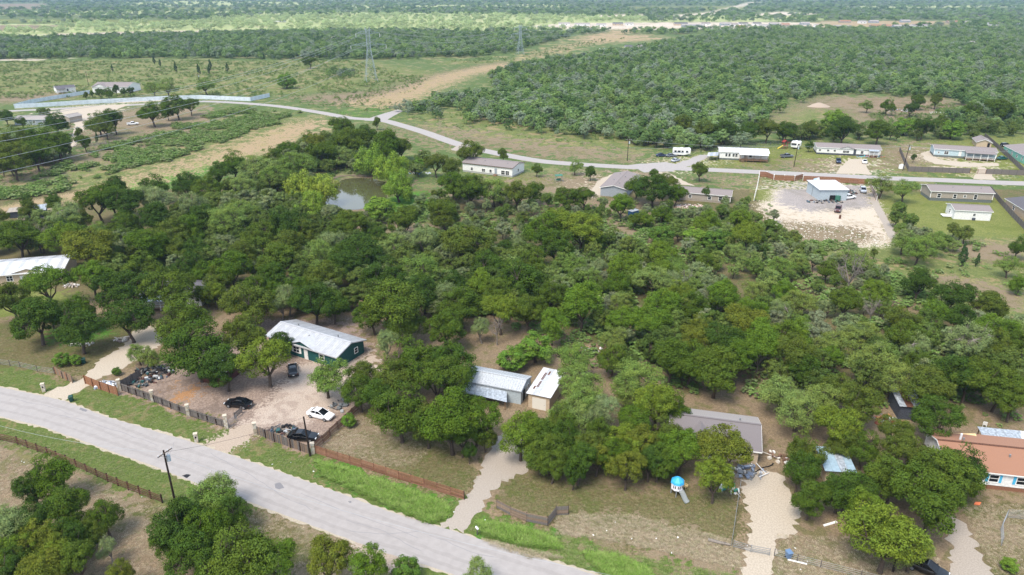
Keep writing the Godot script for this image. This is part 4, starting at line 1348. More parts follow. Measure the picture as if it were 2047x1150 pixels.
func make_roads() -> void:
	struct("road_shoulder", sheet([-126.7,-120.7, -103.2,-112.2, -89.5,-108, -80.4,-105, -75.6,-103.4, -66.4,-98.7, -57.6,-95.1, -49.2,-91.6, -42.8,-88.7, -33.7,-84.3, -22.2,-78.7, -15.9,-75.6, -9.4,-72.9, -6.4,-71.5, 0.3,-68.6, 9.6,-64.9, 21.3,-60.3, 31,-55.9, 18.4,-48.4, 6.9,-57.6, -7.1,-64.3, -11.2,-66, -16.9,-68.3, -21.7,-70.6, -28.2,-73.6, -36.3,-77.5, -45,-81.4, -51.4,-84.6, -57.8,-87.4, -66.5,-91.3, -73.9,-94.7, -82.7,-97.7, -95.4,-101.7, -116.7,-109.1], 0.006, 0.28), M.shoulder)
	struct("road", sheet([-126.2,-120.1, -102.8,-111.7, -89.3,-107.5, -80.1,-104.6, -75.4,-103, -66.1,-98.3, -57.4,-94.7, -49.1,-91.2, -42.7,-88.3, -33.6,-84, -22.1,-78.4, -15.9,-75.3, -9.4,-72.6, -6.3,-71.3, 0.3,-68.4, 9.5,-64.6, 21.2,-60, 30.9,-55.6, 18.5,-48.9, 7,-57.9, -7.2,-64.6, -11.3,-66.3, -17,-68.6, -21.8,-70.9, -28.3,-74, -36.5,-77.9, -45.2,-81.8, -51.6,-85, -58.1,-87.9, -66.8,-91.9, -74.2,-95.3, -83.1,-98.3, -95.9,-102.3, -117.2,-109.6], 0.012, 0.06), M.road)
	for q in [[[-47.1,-83, -46.6,-83.4, -45.9,-83.2, -46.1,-82.5], "patch"], [[-33.3,-81.2, -32.6,-81.5, -31.7,-80.4, -32.3,-80, -32.9,-80.3], "patch_pale"], [[-22.2,-77.5, -21.8,-77.6, -21.7,-77.2, -22,-77.2], "patch_pale"], [[-71.6,-100.9, -70,-100.2, -69.9,-99.6, -71.4,-100.3], "patch_pale"]]:
		struct("road_repair", sheet(q[0], 0.017, 0.05, 0.3), M[q[1]])
	for q in [[-101.3,-109.6, -87.9,-105.5, -74.1,-100.8, -56.4,-92.5, -41.9,-86.1, -21.7,-76.4, -6.2,-69.5, 4.6,-64.8, 15.6,-60], [-99,-106.5, -86.1,-102.8, -73.4,-98.4, -55.6,-90, -42,-84, -21.9,-74.1, -7.6,-67.5, 3.3,-62.7], [-97.4,-104.4, -84.5,-100.3, -73.1,-96.4, -56.7,-89, -42.9,-82.6, -22.1,-72.2, -10.6,-67.1, -1.4,-63]]:
		struct("road_wear", strip(q, 0.55, 0.014, 0.5), M.wear)
	# cracks wander along and across the asphalt
	for q in [[[-73.6,-98.7, -67.7,-96.8, -60.3,-93.3, -52.4,-89.5]], [[-45.2,-88.5, -37.4,-83.2, -31.8,-78.8, -25.4,-75.3]], [[-29.2,-79.4, -22.9,-75.8, -17.1,-73.1, -10.3,-69.8]], [[-20.7,-71.8, -15.5,-71.3, -11.1,-71.8]], [[-50.6,-85.5, -51.3,-89.2, -51.7,-91.7]], [[-21.8,-73.9, -16.9,-72, -14.8,-70.6, -10.6,-67.6]], [[-83.9,-103.3, -76.9,-101.4, -69.9,-97.8]], [[-10.4,-71.1, -5.8,-68.5, -0.8,-66.8]]]:
		var pts: Array = q[0]
		var fine := []
		for i in pts.size() / 2 - 1:
			for s in 5:
				var f := s / 5.0
				fine.append(lerpf(pts[i * 2], pts[i * 2 + 2], f) + rng.randf_range(-0.2, 0.2))
				fine.append(lerpf(pts[i * 2 + 1], pts[i * 2 + 3], f) + rng.randf_range(-0.2, 0.2))
		struct("road_crack", strip(fine, 0.06, 0.016, 0.4), M.crack)
	var dw := [
		[[-80.2,-104.7, -79.2,-106.9, -76.6,-111, -77.4,-117.1, -75.8,-122.8, -76.7,-129.5, -76,-132.8, -73.2,-131.2, -68.6,-125.5, -69,-120.1, -70.3,-116.5, -73.1,-111.3, -73.7,-108.6, -75.1,-105.7, -75.3,-103.1], "caliche"],
		[[-47.1,-90.6, -42.8,-88.4, -40.6,-92.5, -40.3,-94.7, -41.5,-96.5, -43.9,-95.4, -44.3,-93.3], "dirt_path"],
		[[-9.4,-72.7, -6.3,-71.4, -3.9,-76.6, -2.7,-80.2, 2.3,-84.6, 4,-91.7, -0.3,-95.8, -2.9,-91.1, -4.6,-83.8, -6.1,-78.8], "gravel"],
		[[26.8,-63.6, 30,-63.6, 33.4,-70.4, 36.2,-71.8, 38.2,-75.6, 38.5,-82.6, 36.7,-84.9, 32.6,-82.1, 31.6,-77.8, 30.7,-72], "caliche"],
		[[51.2,-63.6, 56.6,-63.6, 57.9,-69.2, 58.6,-72.9, 57.9,-74.3, 56,-73.4, 54.7,-69.3], "gravel"],
		[[-20.4,-71, -16.2,-68.4, -13.6,-67.1, -15.2,-65.3, -17.7,-66.3], "dirt_path"],
	]
	for q in dw: struct("driveway", sheet(q[0], 0.008, 0.55, 0.5), M[q[1]])
	struct("rear_road", strip([224.9,-244.7, 182.6,-248.2, 158.9,-252.5, 131.9,-256.9, 108.2,-262.3, 81.6,-267.9, 59.4,-272, 44.2,-273.7, 25.1,-278.8, 11.4,-284.1, -2.8,-295.4, -18.3,-310.6, -28.1,-323.9, -42,-345.9, -57,-366.5, -69.8,-381.5, -87,-387.8, -107.8,-406.3, -136.9,-428.4, -165.5,-442.4, -192.4,-448.7, -218.4,-438.3, -243.3,-428.4, -267.1,-418.9, -303.3,-404.5], 6.4, 0.02, 0.02), M.road)
	struct("rear_road_spur", sheet([-78,-379.9, -75.5,-391.1, -71,-404.5, -65.8,-417.1, -61.9,-411.6, -64.3,-397.7, -66.9,-376.9], 0.016, 0.1, 1.5), M.road)
	for q in [[[45.7,-277.1, 61.5,-282.3, 64.8,-278.8, 78.7,-295.4, 84.2,-296.4, 71.3,-277.1, 61.1,-266.3, 50.4,-264.7], "road"], [[122,-263.1, 132.6,-280.6, 138.1,-287.8, 142.6,-287.8, 139.5,-275.4, 134.4,-261.5], "caliche"], [[168.3,-254.7, 181.5,-272.8, 184.4,-272.8, 175.6,-253.2], "caliche"], [[173.8,-300.3, 182.1,-305.4, 176.4,-297.3, 173.9,-286, 182.8,-280.6, 194,-280.6, 191.1,-275.4, 176.8,-273.7, 167.9,-278.8, 167.9,-287.8], "caliche"], [[-26.8,-307.5, -22.1,-318.3, -13.7,-305.4, -15.3,-293.5, -20.7,-297.3], "gravel"], [[26.2,-234.1, 30.5,-251.7, 37.8,-262.3, 40.4,-260.7, 34.1,-247.5, 30.1,-231.6], "caliche"], [[54.3,-265.5, 58.9,-264.7, 61.5,-254.7, 64.6,-244.7, 58.1,-247.5], "caliche"], [[-259.9,-411.6, -253.2,-430.4, -230.4,-438.3, -228.5,-422.7, -229.6,-397.7, -209.8,-349.9, -193.1,-313.9, -192.2,-305.4, -222.9,-366.5, -241.5,-394.4], "caliche"], [[-254.5,-446.5, -246.1,-457.3, -216.1,-463.9, -212.8,-452.9, -238.6,-442.4], "caliche"]]:
		struct("driveway", sheet(q[0], 0.028, 0.5, 2.0), M[q[1]])
	struct("field_track", strip([123.1,-236, 117.1,-220.8, 111.9,-204.7, 104.9,-184.1], 2.2, 0.03, 0.15), M.gravel)
	# pond
	var shore := [-60.8,-222.5, -63.4,-241.9, -62.3,-252.5, -58.5,-256.2, -51.6,-255.4, -45.9,-250.3, -42.3,-238.6, -41.5,-225.5, -43.5,-218.5, -48.5,-215.2, -54.5,-216.3]
	var w := struct("pond_water", sheet(shore, 0.05, 0.5, 2.5), M.water)
	w.name = "pond_water"
	struct("pond_bank", strip([-67.6,-244.7, -65.3,-256.2, -60.2,-260, -51.4,-257.7, -44.8,-254.7, -39.5,-243.3], 1.6, 0.12, 0.3), M.bank)

func make_buildings() -> void:
	house("teal_house", "dark teal house with white ribbed metal roof in the dirt yard", "house", Vector2(-46.84, -122.34), Vector2(-31.84, -113.87), {
		"depth": 7.4, "h": 2.7, "rise": 1.1, "over": 0.45, "wall": "teal", "roof": ["roof_white", "roof_white2"], "metal": true, "vents": 3, "trim": "roof_white",
		"wins": [[0, 7.2, 0.9, 1.5, 1.2, "trim_white"], [0, 3.0, 0.9, 1.1, 1.1], [0, 13.6, 0.9, 1.1, 1.1], [1, 5.2, 1.0, 0.8, 1.0]], "doors": [[0, 9.6, 0.95, 2.05]], "dormer": [9.0, 6.4, 1.0]})
	house("metal_barn", "pale metal barn with speckled rounded white roof beside the gravel drive", "barn", Vector2(-8.46, -105.53), Vector2(1.46, -101.87), {
		"depth": 5.2, "h": 2.5, "rise": 0.75, "over": 0.12, "wall": "wall_tin", "roof": ["tin_spot"], "metal": true, "trim": "tin", "doors": [[1, 1.6, 1.0, 2.0, "rubber"]], "wins": [[1, 3.6, 1.1, 0.7, 0.8]]})
	house("garage_shed", "cream garage with white metal roof streaked with rust", "garage", Vector2(2.70, -101.10), Vector2(6.12, -99.73), {
		"depth": 8.0, "h": 2.7, "mono": 0.35, "wall": "wall_tan", "roof": ["roof_bright", "roof_white", "roof_bright"], "doors": [[0, 1.9, 2.4, 2.1, "garage_door"]]})
	for q in [[0.8, -3.0, 0.35, 1.9], [0.75, -5.6, 0.4, 2.4], [1.3, -6.8, 0.3, 1.2], [0.4, -1.8, 0.3, 1.0]]:
		var g := get_node("garage_shed")
		part(g.get_node("roof"), "rust_patch", boxm(Vector3(q[2], 0.012, q[3])), M.rust, Vector3(q[0], 2.7 + 0.1 - q[1] * 0.35 / 8.5 + 0.005, q[1]), Basis(Vector3.RIGHT, 0.041))
	canopy("lean_to", "long low lean-to with pale tin roof along the metal barn", "lean-to", lean([Vector2(-8.32, -103.28), Vector2(-0.86, -100.04), Vector2(-0.88, -102.33), Vector2(-7.87, -105.70)], [1.6, 1.6, 2.2, 2.2]), ["tin"], "wood_post")
	house("shingle_house", "grey shingled house half hidden by trees beside the sandy drive", "house", Vector2(23.55, -88.53), Vector2(35.69, -85.50), {
		"depth": 8.6, "h": 2.6, "rise": 1.5, "over": 0.4, "wall": "wall_tan", "roof": ["shingle_grey", "shingle_pale"], "trim": "trim_white", "vents": 3, "dormer": [4.2, 4.6, 1.3],  # back slope paler: light from the sky put into its shingle colour
		"wins": [[0, 7.5, 0.9, 1.2, 1.2], [0, 10.5, 0.9, 1.0, 1.0], [1, 4.0, 1.0, 1.0, 1.1]], "doors": [[0, 6.0, 0.95, 2.05]]})
	house("tin_roofed_cabin", "small tan cabin with light blue tin roof under the trees", "cabin", Vector2(43.88, -81.41), Vector2(47.39, -81.08), {"depth": 4.2, "h": 2.3, "mono": 0.5, "over": 0.4, "wall": "wall_tan", "roof": ["tin_blue", "tin_blue", "tin"], "doors": [[0, 1.2, 0.9, 1.9, "wall_taupe"]], "wins": [[0, 3.0, 0.9, 0.9, 0.9]]})
	house("clay_roofed_house", "long white house with terracotta shingle roof and blue shutters", "house", Vector2(60.6, -81.2), Vector2(82.0, -77.0), {
		"depth": 8.8, "h": 3.0, "rise": 1.25, "over": 0.4, "wall": "wall_white", "roof": ["shingle_clay", "shingle_clay2"], "cap": "rust", "skirt": "brick_skirt", "skirt_h": 0.7, "vents": 4, "trim": "trim_white",  # back slope roof tone carries a painted sheen
		"wins": [[0, 5.9, 1.3, 1.1, 1.1, "shutter_blue"], [0, 9.3, 1.3, 1.1, 1.1, "shutter_blue"], [0, 2.6, 1.3, 1.1, 1.1, "shutter_blue"], [0, 14.0, 1.3, 1.1, 1.1, "shutter_blue"], [3, 4.4, 1.3, 1.0, 1.0]], "doors": [[0, 11.6, 0.95, 2.0]]})
	var cr := get_node("clay_roofed_house")
	part(cr.get_node("roof"), "flue", rodm(0.16, 1.1, 10), M.porcelain, Vector3(3.1, 3.9, -5.6))
	canopy("tin_canopy", "open canopy of grey and white tin sheets behind the terracotta roof", "canopy", lean([Vector2(69.88, -87.79), Vector2(76.37, -86.06), Vector2(78.86, -89.80), Vector2(70.74, -91.38)], [2.4, 2.4, 2.7, 2.7]), ["tin", "tin", "tin", "tin", "tin", "roof_bright", "roof_bright", "roof_bright", "roof_bright"], "wood_post")
	house("weathered_shed", "dark weathered shed with rusty grey tin roof in the trees", "shed", Vector2(62.28, -97.53), Vector2(66.00, -96.95), {"depth": 5.0, "h": 2.5, "mono": 0.5, "wall": "wall_rough", "roof": ["tin", "rust", "tin"], "over": 0.3})
	house("tan_house", "tan house under a broad white metal roof near the left edge", "house", Vector2(-128.25, -151.44), Vector2(-106.81, -156.95), {
		"depth": 10.5, "h": 2.7, "rise": 1.0, "over": 0.6, "wall": "wall_tan", "roof": ["roof_bright", "roof_bright", "roof_white"], "metal": true, "wins": [[0, 16.6, 0.9, 1.2, 1.2], [0, 11.0, 0.9, 1.2, 1.2], [0, 21.5, 0.9, 1.1, 1.1]], "dormer": [15.0, 8.0, 0.95], "doors": [[0, 13.6, 0.95, 2.0]]})
	house("dark_roofed_house", "charcoal roofed house with white porch rail hidden in the oaks", "house", Vector2(-80.50, -141.34), Vector2(-67.83, -141.88), {
		"depth": 9.0, "h": 2.7, "rise": 1.2, "over": 0.4, "wall": "wall_white", "roof": ["shingle_dark"], "wins": [[0, 9.0, 0.9, 1.1, 1.1]], "porch": [0.3, 7.0, 2.2, 0.5, "tin", "trim_white"]})
	house("tin_shed", "low shed with white tin roof beside the yard oak", "shed", Vector2(-54.71, -109.24), Vector2(-50.49, -107.87), {"depth": 4.4, "h": 2.0, "mono": 0.5, "over": 0.3, "wall": "paint_maroon", "roof": ["roof_white", "tin"]})
	# along the rear road
	var wl := [[0, 9.0, 0.9, 1.3, 1.1], [0, 12.0, 0.9, 0.9, 1.1], [0, 17.2, 0.7, 1.4, 1.5], [0, 19.0, 0.7, 1.4, 1.5], [0, 4.0, 1.0, 0.9, 1.0], [1, 5.0, 1.2, 0.9, 1.0]]
	house("white_house", "long white house with grey roof between pond and rear road", "house", Vector2(-18.73, -266.25), Vector2(0.09, -256.92), {"depth": 10.2, "h": 3.5, "rise": 1.0, "wall": "wall_white", "roof": ["shingle_mauve"], "trim": "trim_brown", "skirt": "skirt_white", "skirt_h": 0.6, "vents": 4, "wins": wl, "doors": [[0, 14.2, 1.0, 2.1, "wall_grey"]]})
	var stp := get_node("white_house")
	for k in 4: part(stp, "step", boxm(Vector3(1.4, 0.12, 0.35)), M.deck, Vector3(14.2, 0.5 - k * 0.13, 0.3 + k * 0.34))
	house("grey_house", "slate grey house with its gable end toward the grove", "house", Vector2(29.67, -232.18), Vector2(37.95, -229.08), {"depth": 21.0, "h": 2.9, "rise": 1.0, "ridge": "z", "wall": "wall_grey", "roof": ["shingle_mauve"], "vents": 4, "trim": "trim_white", "wins": [[3, 6.0, 1.0, 1.0, 1.1], [3, 14.0, 1.0, 1.0, 1.1]]})
	house("taupe_house", "taupe house with white window frames behind the grove thicket", "house", Vector2(54.50, -227.26), Vector2(70.31, -221.94), {"depth": 7.2, "h": 2.7, "rise": 0.9, "wall": "wall_taupe", "roof": ["shingle_mauve"], "skirt": "wall_taupe", "skirt_h": 0.5, "vents": 3, "corner": "trim_white", "wins": [[0, 4.0, 1.0, 0.9, 0.9], [0, 10.2, 0.9, 1.0, 1.1], [0, 13.6, 0.8, 1.0, 1.3], [1, 3.5, 1.0, 0.9, 1.0]]})
	house("workshop", "pale blue metal workshop with bright white flat roof in the gravel lot", "workshop", Vector2(100.68, -226.06), Vector2(109.54, -226.06), {"depth": 10.5, "h": 3.6, "mono": 0.4, "over": 0.5, "wall": "wall_tin", "roof": ["roof_bright"], "corner": "wall_tin"})
	canopy("workshop_canopy", "white roofed open bay attached to the workshop side", "canopy", lean([Vector2(100.36, -231.56), Vector2(102.79, -231.56), Vector2(107.20, -243.30), Vector2(105.27, -243.30)], [3.0, 3.5, 3.5, 3.0]), ["tin_blue", "roof_white"], "vent")
	var wm := [[0, 2.6, 1.1, 1.0, 1.3], [0, 7.4, 1.1, 0.9, 1.3], [0, 10.4, 1.5, 0.7, 0.7], [0, 13.6, 1.0, 0.9, 1.5]]
	house("two_tone_house", "two tone taupe and sage house behind the white annex", "house", Vector2(136.95, -226.06), Vector2(155.46, -223.10), {"depth": 8.2, "h": 3.3, "rise": 1.0, "wall": "wall_taupe", "roof": ["shingle_mauve"], "skirt": "skirt_grey", "skirt_h": 1.0, "vents": 4, "corner": "trim_white", "wins": wm})
	house("white_annex", "white garage annex with grey shingle roof on the green lawn", "annex", Vector2(133.18, -205.71), Vector2(142.95, -203.71), {"depth": 7.0, "h": 2.9, "rise": 0.8, "over": 0.3, "wall": "wall_white", "roof": ["shingle_mauve"], "wins": [[0, 5.4, 1.3, 0.7, 0.7], [3, 3.2, 0.9, 0.9, 1.2]], "doors": [[3, 5.2, 1.0, 2.1]]})
	var an := get_node("white_annex")
	part(an, "cooling_unit", boxm(Vector3(0.8, 0.7, 0.45)), M.wall_rough, Vector3(5.4, 0.4, 0.3))
	part(an, "side_deck", boxm(Vector3(2.4, 0.25, 2.2)), M.trim_white, Vector3(-1.25, 0.35, -2.6))
	house("cream_house", "cream house with dark roof behind the board fence corner", "house", Vector2(153.36, -202.72), Vector2(166.03, -200.28), {"depth": 15.5, "h": 2.9, "rise": 1.1, "ridge": "z", "wall": "wall_tan", "roof": ["shingle_dark"], "wins": [[3, 6.0, 1.0, 1.1, 1.1]]})
	house("porch_trailer_house", "white trailer house with timber front porch near the campers", "house", Vector2(84.38, -286.88), Vector2(102.92, -283.25), {"depth": 8.8, "h": 3.3, "rise": 0.7, "wall": "wall_white", "roof": ["roof_bright", "roof_white"], "metal": true, "skirt": "skirt_grey", "skirt_h": 0.7, "wins": [[0, 2.6, 1.4, 0.8, 1.2], [0, 3.8, 1.4, 0.8, 1.2], [0, 5.4, 1.4, 0.8, 1.2], [0, 6.5, 1.4, 0.8, 1.2], [0, 12.0, 1.4, 1.0, 1.2]], "doors": [[0, 10.0, 1.0, 2.1, "wall_taupe"]], "porch": [7.6, 18.4, 2.8, 0.7, "roof_bright", "wood_post"]})
	house("long_trailer_house", "long white trailer house on piers with small front gable", "house", Vector2(128.00, -297.34), Vector2(151.96, -291.55), {"depth": 9.4, "h": 3.0, "rise": 0.9, "wall": "wall_white", "roof": ["shingle_mauve"], "skirt": "wall_rough", "skirt_h": 0.7, "dormer": [11.6, 5.0, 0.7], "wins": [[0, 1.2, 1.4, 0.9, 0.7], [0, 4.4, 1.4, 0.9, 0.7], [0, 7.0, 1.4, 0.9, 0.7], [0, 11.4, 1.1, 2.4, 0.9], [0, 17.6, 1.0, 1.0, 1.1]], "doors": [[0, 14.8, 1.0, 2.1, "wall_rough"]], "porch": [20.0, 23.6, 1.8, 0.7, "tin", "trim_white"]})
	house("pale_blue_house", "pale blue house with white enclosed porch inside the board fence", "house", Vector2(174.58, -292.50), Vector2(195.61, -285.05), {"depth": 8.6, "h": 3.3, "rise": 0.9, "wall": "wall_blue", "roof": ["shingle_mauve"], "skirt": "skirt_grey", "skirt_h": 0.8, "corner": "trim_white", "wins": [[0, 4.4, 1.3, 1.4, 1.2], [0, 1.6, 1.6, 0.6, 0.6]], "doors": [[0, 9.4, 1.0, 2.1]], "porch": [11.0, 21.4, 3.0, 0.6, "shingle_mauve", "trim_white"]})
	house("garden_shed", "cream garden shed with grey gable roof behind the pale blue house", "shed", Vector2(203.75, -311.71), Vector2(209.02, -309.58), {"depth": 10.0, "h": 2.3, "rise": 1.2, "ridge": "z", "wall": "wall_tan", "roof": ["shingle_mauve"], "doors": [[0, 4.6, 0.95, 2.0, "rubber"]]})
	house("mint_house", "mint green house with grey roof at the right edge", "house", Vector2(202.26, -276.22), Vector2(220.38, -271.98), {"depth": 24.0, "h": 3.2, "rise": 1.2, "ridge": "z", "wall": "wall_mint", "roof": ["shingle_mauve"], "wins": [[3, 4.0, 1.1, 1.0, 1.1], [3, 9.0, 1.1, 1.0, 1.1], [3, 14.0, 1.1, 1.0, 1.1], [3, 19.0, 1.1, 1.0, 1.1]]})
	# far left
	house("ridge_house", "large white house with grey roof above the white panel fence", "house", Vector2(-279.51, -487.52), Vector2(-255.81, -487.52), {"depth": 17.0, "h": 4.0, "rise": 2.0, "wall": "wall_white", "roof": ["shingle_mauve"], "wins": [[0, 4.0, 1.3, 1.2, 1.8], [0, 17.5, 1.5, 1.2, 1.6], [0, 21.0, 1.5, 1.2, 1.6], [3, 5.0, 1.4, 1.2, 1.6], [3, 10.0, 1.4, 1.2, 1.6]], "dormer": [5.0, 9.0, 1.8]})
	house("cottage", "small white cottage with dark roof at the fence corner", "cottage", Vector2(-302.09, -485.06), Vector2(-293.68, -492.51), {"depth": 8.0, "h": 3.2, "rise": 1.2, "wall": "wall_white", "roof": ["shingle_dark"], "wins": [[0, 6.5, 1.0, 1.0, 1.6], [1, 3.5, 1.2, 0.9, 1.1]], "porch": [0.4, 5.0, 1.8, 0.5, "shingle_dark", "trim_white"]})
	house("bungalow", "grey bungalow among dark trees below the white fence", "house", Vector2(-253.56, -366.48), Vector2(-237.99, -366.48), {"depth": 8.6, "h": 2.9, "rise": 1.1, "wall": "wall_grey", "roof": ["shingle_pale"], "wins": [[0, 10.0, 1.0, 1.2, 1.3], [0, 4.0, 1.0, 1.2, 1.3], [0, 15.0, 1.0, 1.2, 1.3]]})
	house("outbuilding", "brown grey outbuilding beside the caliche drive of the bungalow", "shed", Vector2(-233.87, -373.85), Vector2(-228.85, -372.35), {"depth": 8.0, "h": 3.0, "rise": 0.9, "ridge": "z", "wall": "wall_taupe", "roof": ["shingle_pale"]})
	house("pole_barn", "brown open-sided shed with pale roof by the mown strip", "shed", Vector2(-145.70, -205.71), Vector2(-141.65, -207.75), {"depth": 5.0, "h": 2.2, "mono": 0.5, "wall": "wall_rough", "roof": ["tin"]})
	house("animal_shelter", "tiny dark animal shelter beside the left edge trees", "shed", Vector2(-151.92, -206.22), Vector2(-149.39, -207.24), {"depth": 3.6, "h": 1.9, "mono": 0.3, "wall": "wall_rough", "roof": ["wall_taupe"]})
	# far settlement
	var kinds := ["wall_white", "wall_tan", "wall_grey", "wall_taupe", "wall_white"]
	var roofs := ["shingle_mauve", "shingle_dark", "shingle_pale", "shingle_clay", "roof_white"]
	var far := [[89,-1438,110,-1438,0], [118,-1419,146,-1419,0], [157,-1399,174,-1399,0], [192,-1438,211,-1438,1], [216,-1438,231,-1438,0], [309,-1438,334,-1438,1], [311,-1380,348,-1380,2], [361,-1438,377,-1438,0], [397,-1438,418,-1438,2], [406,-1399,419,-1399,0], [432,-1438,449,-1438,0], [397,-1327,411,-1327,3], [459,-1438,474,-1438,0], [445,-1362,463,-1362,0], [491,-1438,508,-1438,2], [499,-1399,514,-1399,3], [502,-1344,518,-1344,2], [558,-1459,574,-1459,2], [547,-1362,558,-1362,0], [566,-1327,596,-1327,2], [670,-1546,692,-1546,3], [699,-1523,713,-1523,0], [731,-1546,749,-1546,2], [639,-1344,675,-1344,3], [807,-1570,826,-1570,2], [680,-1344,712,-1344,2], [722,-1362,749,-1362,0], [877,-1523,897,-1523,3], [895,-1501,915,-1501,2], [907,-1438,941,-1438,0], [981,-1480,994,-1480,0], [893,-2071,923,-2071,0], [1173,-1918,1211,-1918,1], [-506,-1594,-479,-1594,0], [-495,-1111,-481,-1111,2], [-243,-1011,-230,-1011,0], [-224,-1022,-215,-1022,1], [-119,-1188,-106,-1188,0], [-96,-1161,-86,-1161,0], [128,-842,136,-842,0], [143,-850,148,-850,0], [557,-911,564,-911,0], [-480,-1032,-472,-1032,0]]
	far.sort_custom(func(e, f): return e[0] / e[1] > f[0] / f[1])
	var nth := 0
	for q in far:
		nth += 1
		var i: int = q[4]
		var a := Vector2(q[0], q[1])
		var b := Vector2(q[2], q[3])
		var big := a.distance_to(b)
		var lab: String = ["small pale", "tan walled", "grey roofed", "brown roofed"][i] + " distant house, " + ordinal(nth) + " from the left among the far houses"
		house("far_house", lab, "house", a, b, {"depth": 11.0, "h": 3.4, "rise": 2.0, "wall": kinds[i], "roof": [roofs[i if i != 0 else rng.randi() % 3]], "wins": [[0, big * 0.25, 1.0, 1.6, 1.4], [0, big * 0.7, 1.0, 1.6, 1.4]]}, "houses of the distant settlement")

func lean(p: Array, h: Array) -> Array:
	var out := []
	for k in 4: out.append_array([p[k].x, h[k], p[k].y])
	return out

func make_fences() -> void:
	fence("ranch_fence", "dark brown four-rail ranch fence along the near roadside", [-99.6,-98.5, -87.1,-94.8, -78.8,-91.7, -75.3,-90.6, -69.1,-87.9, -63.2,-85, -56.9,-81.7, -53.1,-79.9, -47.2,-77.2], {"gap": 2.45, "h": 1.35, "post": "post_dark", "rails": 4, "rail": ["rail_brown", "rail_brown2"], "rail_h": 0.13, "low": 0.35, "proud": 0.22, "post_w": 0.15})
	fence("picket_fence", "first grey picket run right of the orange brown fence", [-67.6,-106.4, -60.5,-102.8], {"gap": 2.0, "h": 1.45, "post": "post_dark", "pickets": 0.16, "rail": ["grey0", "grey1", "grey2"], "group": "grey picket runs between pillars", "rails": 2, "rail_h": 0.09})
	fence("picket_fence", "second grey picket run right of the orange brown fence", [-60.1,-102.6, -52.6,-98.4], {"gap": 2.0, "h": 1.4, "post": "post_dark", "pickets": 0.16, "rail": ["grey0", "grey1", "grey2"], "group": "grey picket runs between pillars", "rails": 2, "rail_h": 0.09})
	fence("picket_fence", "third grey picket run right of the orange brown fence", [-52.3,-98.3, -45.3,-95], {"gap": 2.0, "h": 1.4, "post": "post_dark", "pickets": 0.16, "rail": ["grey0", "grey1", "grey2"], "group": "grey picket runs between pillars", "rails": 2, "rail_h": 0.09})
	fence("sagging_fence", "sagging grey board fence right of the dirt entrance", [-39.7,-93.1, -36.4,-91.2, -33.5,-89.7, -30.1,-88], {"gap": 2.4, "h": 1.6, "post": "post_dark", "pickets": 0.17, "rail": ["grey1", "pale1", "grey0"], "wobble": 0.09})
	fence("privacy_fence", "orange brown board fence beside the pale driveway", [-75,-108.6, -71.2,-106.5, -67.2,-104.6], {"gap": 2.4, "h": 1.7, "post": "orange0", "pickets": 0.15, "rail": ["orange0", "orange1", "orange0", "red2"]})
	fence("board_fence", "grey board fence running back from the corner pillar", [-67.7,-106.4, -66.8,-108.4, -66.1,-110.5], {"gap": 2.4, "h": 1.75, "post": "grey1", "pickets": 0.15, "rail": ["grey0", "grey1", "grey2", "grey0"]})
	fence("slat_fence", "red brown horizontal slat fence beside the lush ditch", [-29.4,-88.4, -6.5,-77.9], {"gap": 2.05, "h": 1.45, "post": "post_dark", "post_w": 0.11, "rails": 7, "rail": ["red0", "red1", "red2"], "rail_h": 0.12, "low": 0.16, "rail_name": "slat"})
	fence("side_slat_fence", "brown slat fence running back toward the leaning tree", [-29.6,-88.9, -28.2,-92.7, -26.7,-96.4, -25.2,-100.2], {"gap": 2.3, "h": 1.5, "post": "post_dark", "rails": 6, "rail": ["rail_brown2", "pale1"], "rail_h": 0.17, "low": 0.2, "rail_name": "slat"})
	fence("corner_slat_fence", "zigzag weathered slat fence by the second driveway", [-2,-76.2, -0.2,-74.8, 1.9,-73.6, 4.6,-72.8, 5.8,-74.8, 7.4,-74.9], {"gap": 2.1, "h": 1.45, "post": "post_dark", "rails": 7, "rail": ["pale0", "pale1", "grey0"], "rail_h": 0.15, "low": 0.18, "rail_name": "slat"})
	fence("tan_picket_fence", "short tan picket fence at the left driveway entrance", [-82.4,-112.1, -80.1,-110.5, -77.4,-108.9], {"gap": 2.0, "h": 1.5, "post": "pale1", "pickets": 0.15, "rail": ["pale0", "orange1", "pale1"]})
	fence("wire_fence", "sagging wire fence along the left lawn", [-109.9,-121.3, -99.2,-116.9, -94.6,-115.6, -90.2,-114.5, -86.1,-113, -82.5,-112.1], {"gap": 3.0, "h": 1.2, "post": "grey1", "post_w": 0.08, "wires": 4})
	fence("yard_wire_fence", "chain-link fence between lawn and sandy drive", [27.3,-69.1, 28.8,-72.9, 30.7,-77.8, 31.9,-80.8], {"gap": 2.6, "h": 1.2, "post": "vent", "post_w": 0.06, "wires": 6})
	fence("pipe_gate", "thin metal pipe gate across the sandy drive", [27.5,-68.9, 29.4,-68.1, 31.5,-67.5], {"gap": 2.4, "h": 1.15, "post": "vent", "post_w": 0.06, "rails": 4, "rail": ["vent"], "rail_h": 0.05, "category": "gate"})
	fence("roadside_wire_fence", "low wire fence right of the blue bin", [32.1,-67.5, 37,-65.6, 41.1,-64, 45,-62.5], {"gap": 3.0, "h": 1.1, "post": "grey1", "post_w": 0.08, "wires": 4})
	fence("yard_gate", "tubular gate swung open at the dirt entrance", [-45,-95.4, -44.2,-97], {"gap": 1.6, "h": 1.2, "post": "vent", "post_w": 0.06, "rails": 5, "rail": ["vent"], "rail_h": 0.05, "category": "gate"})
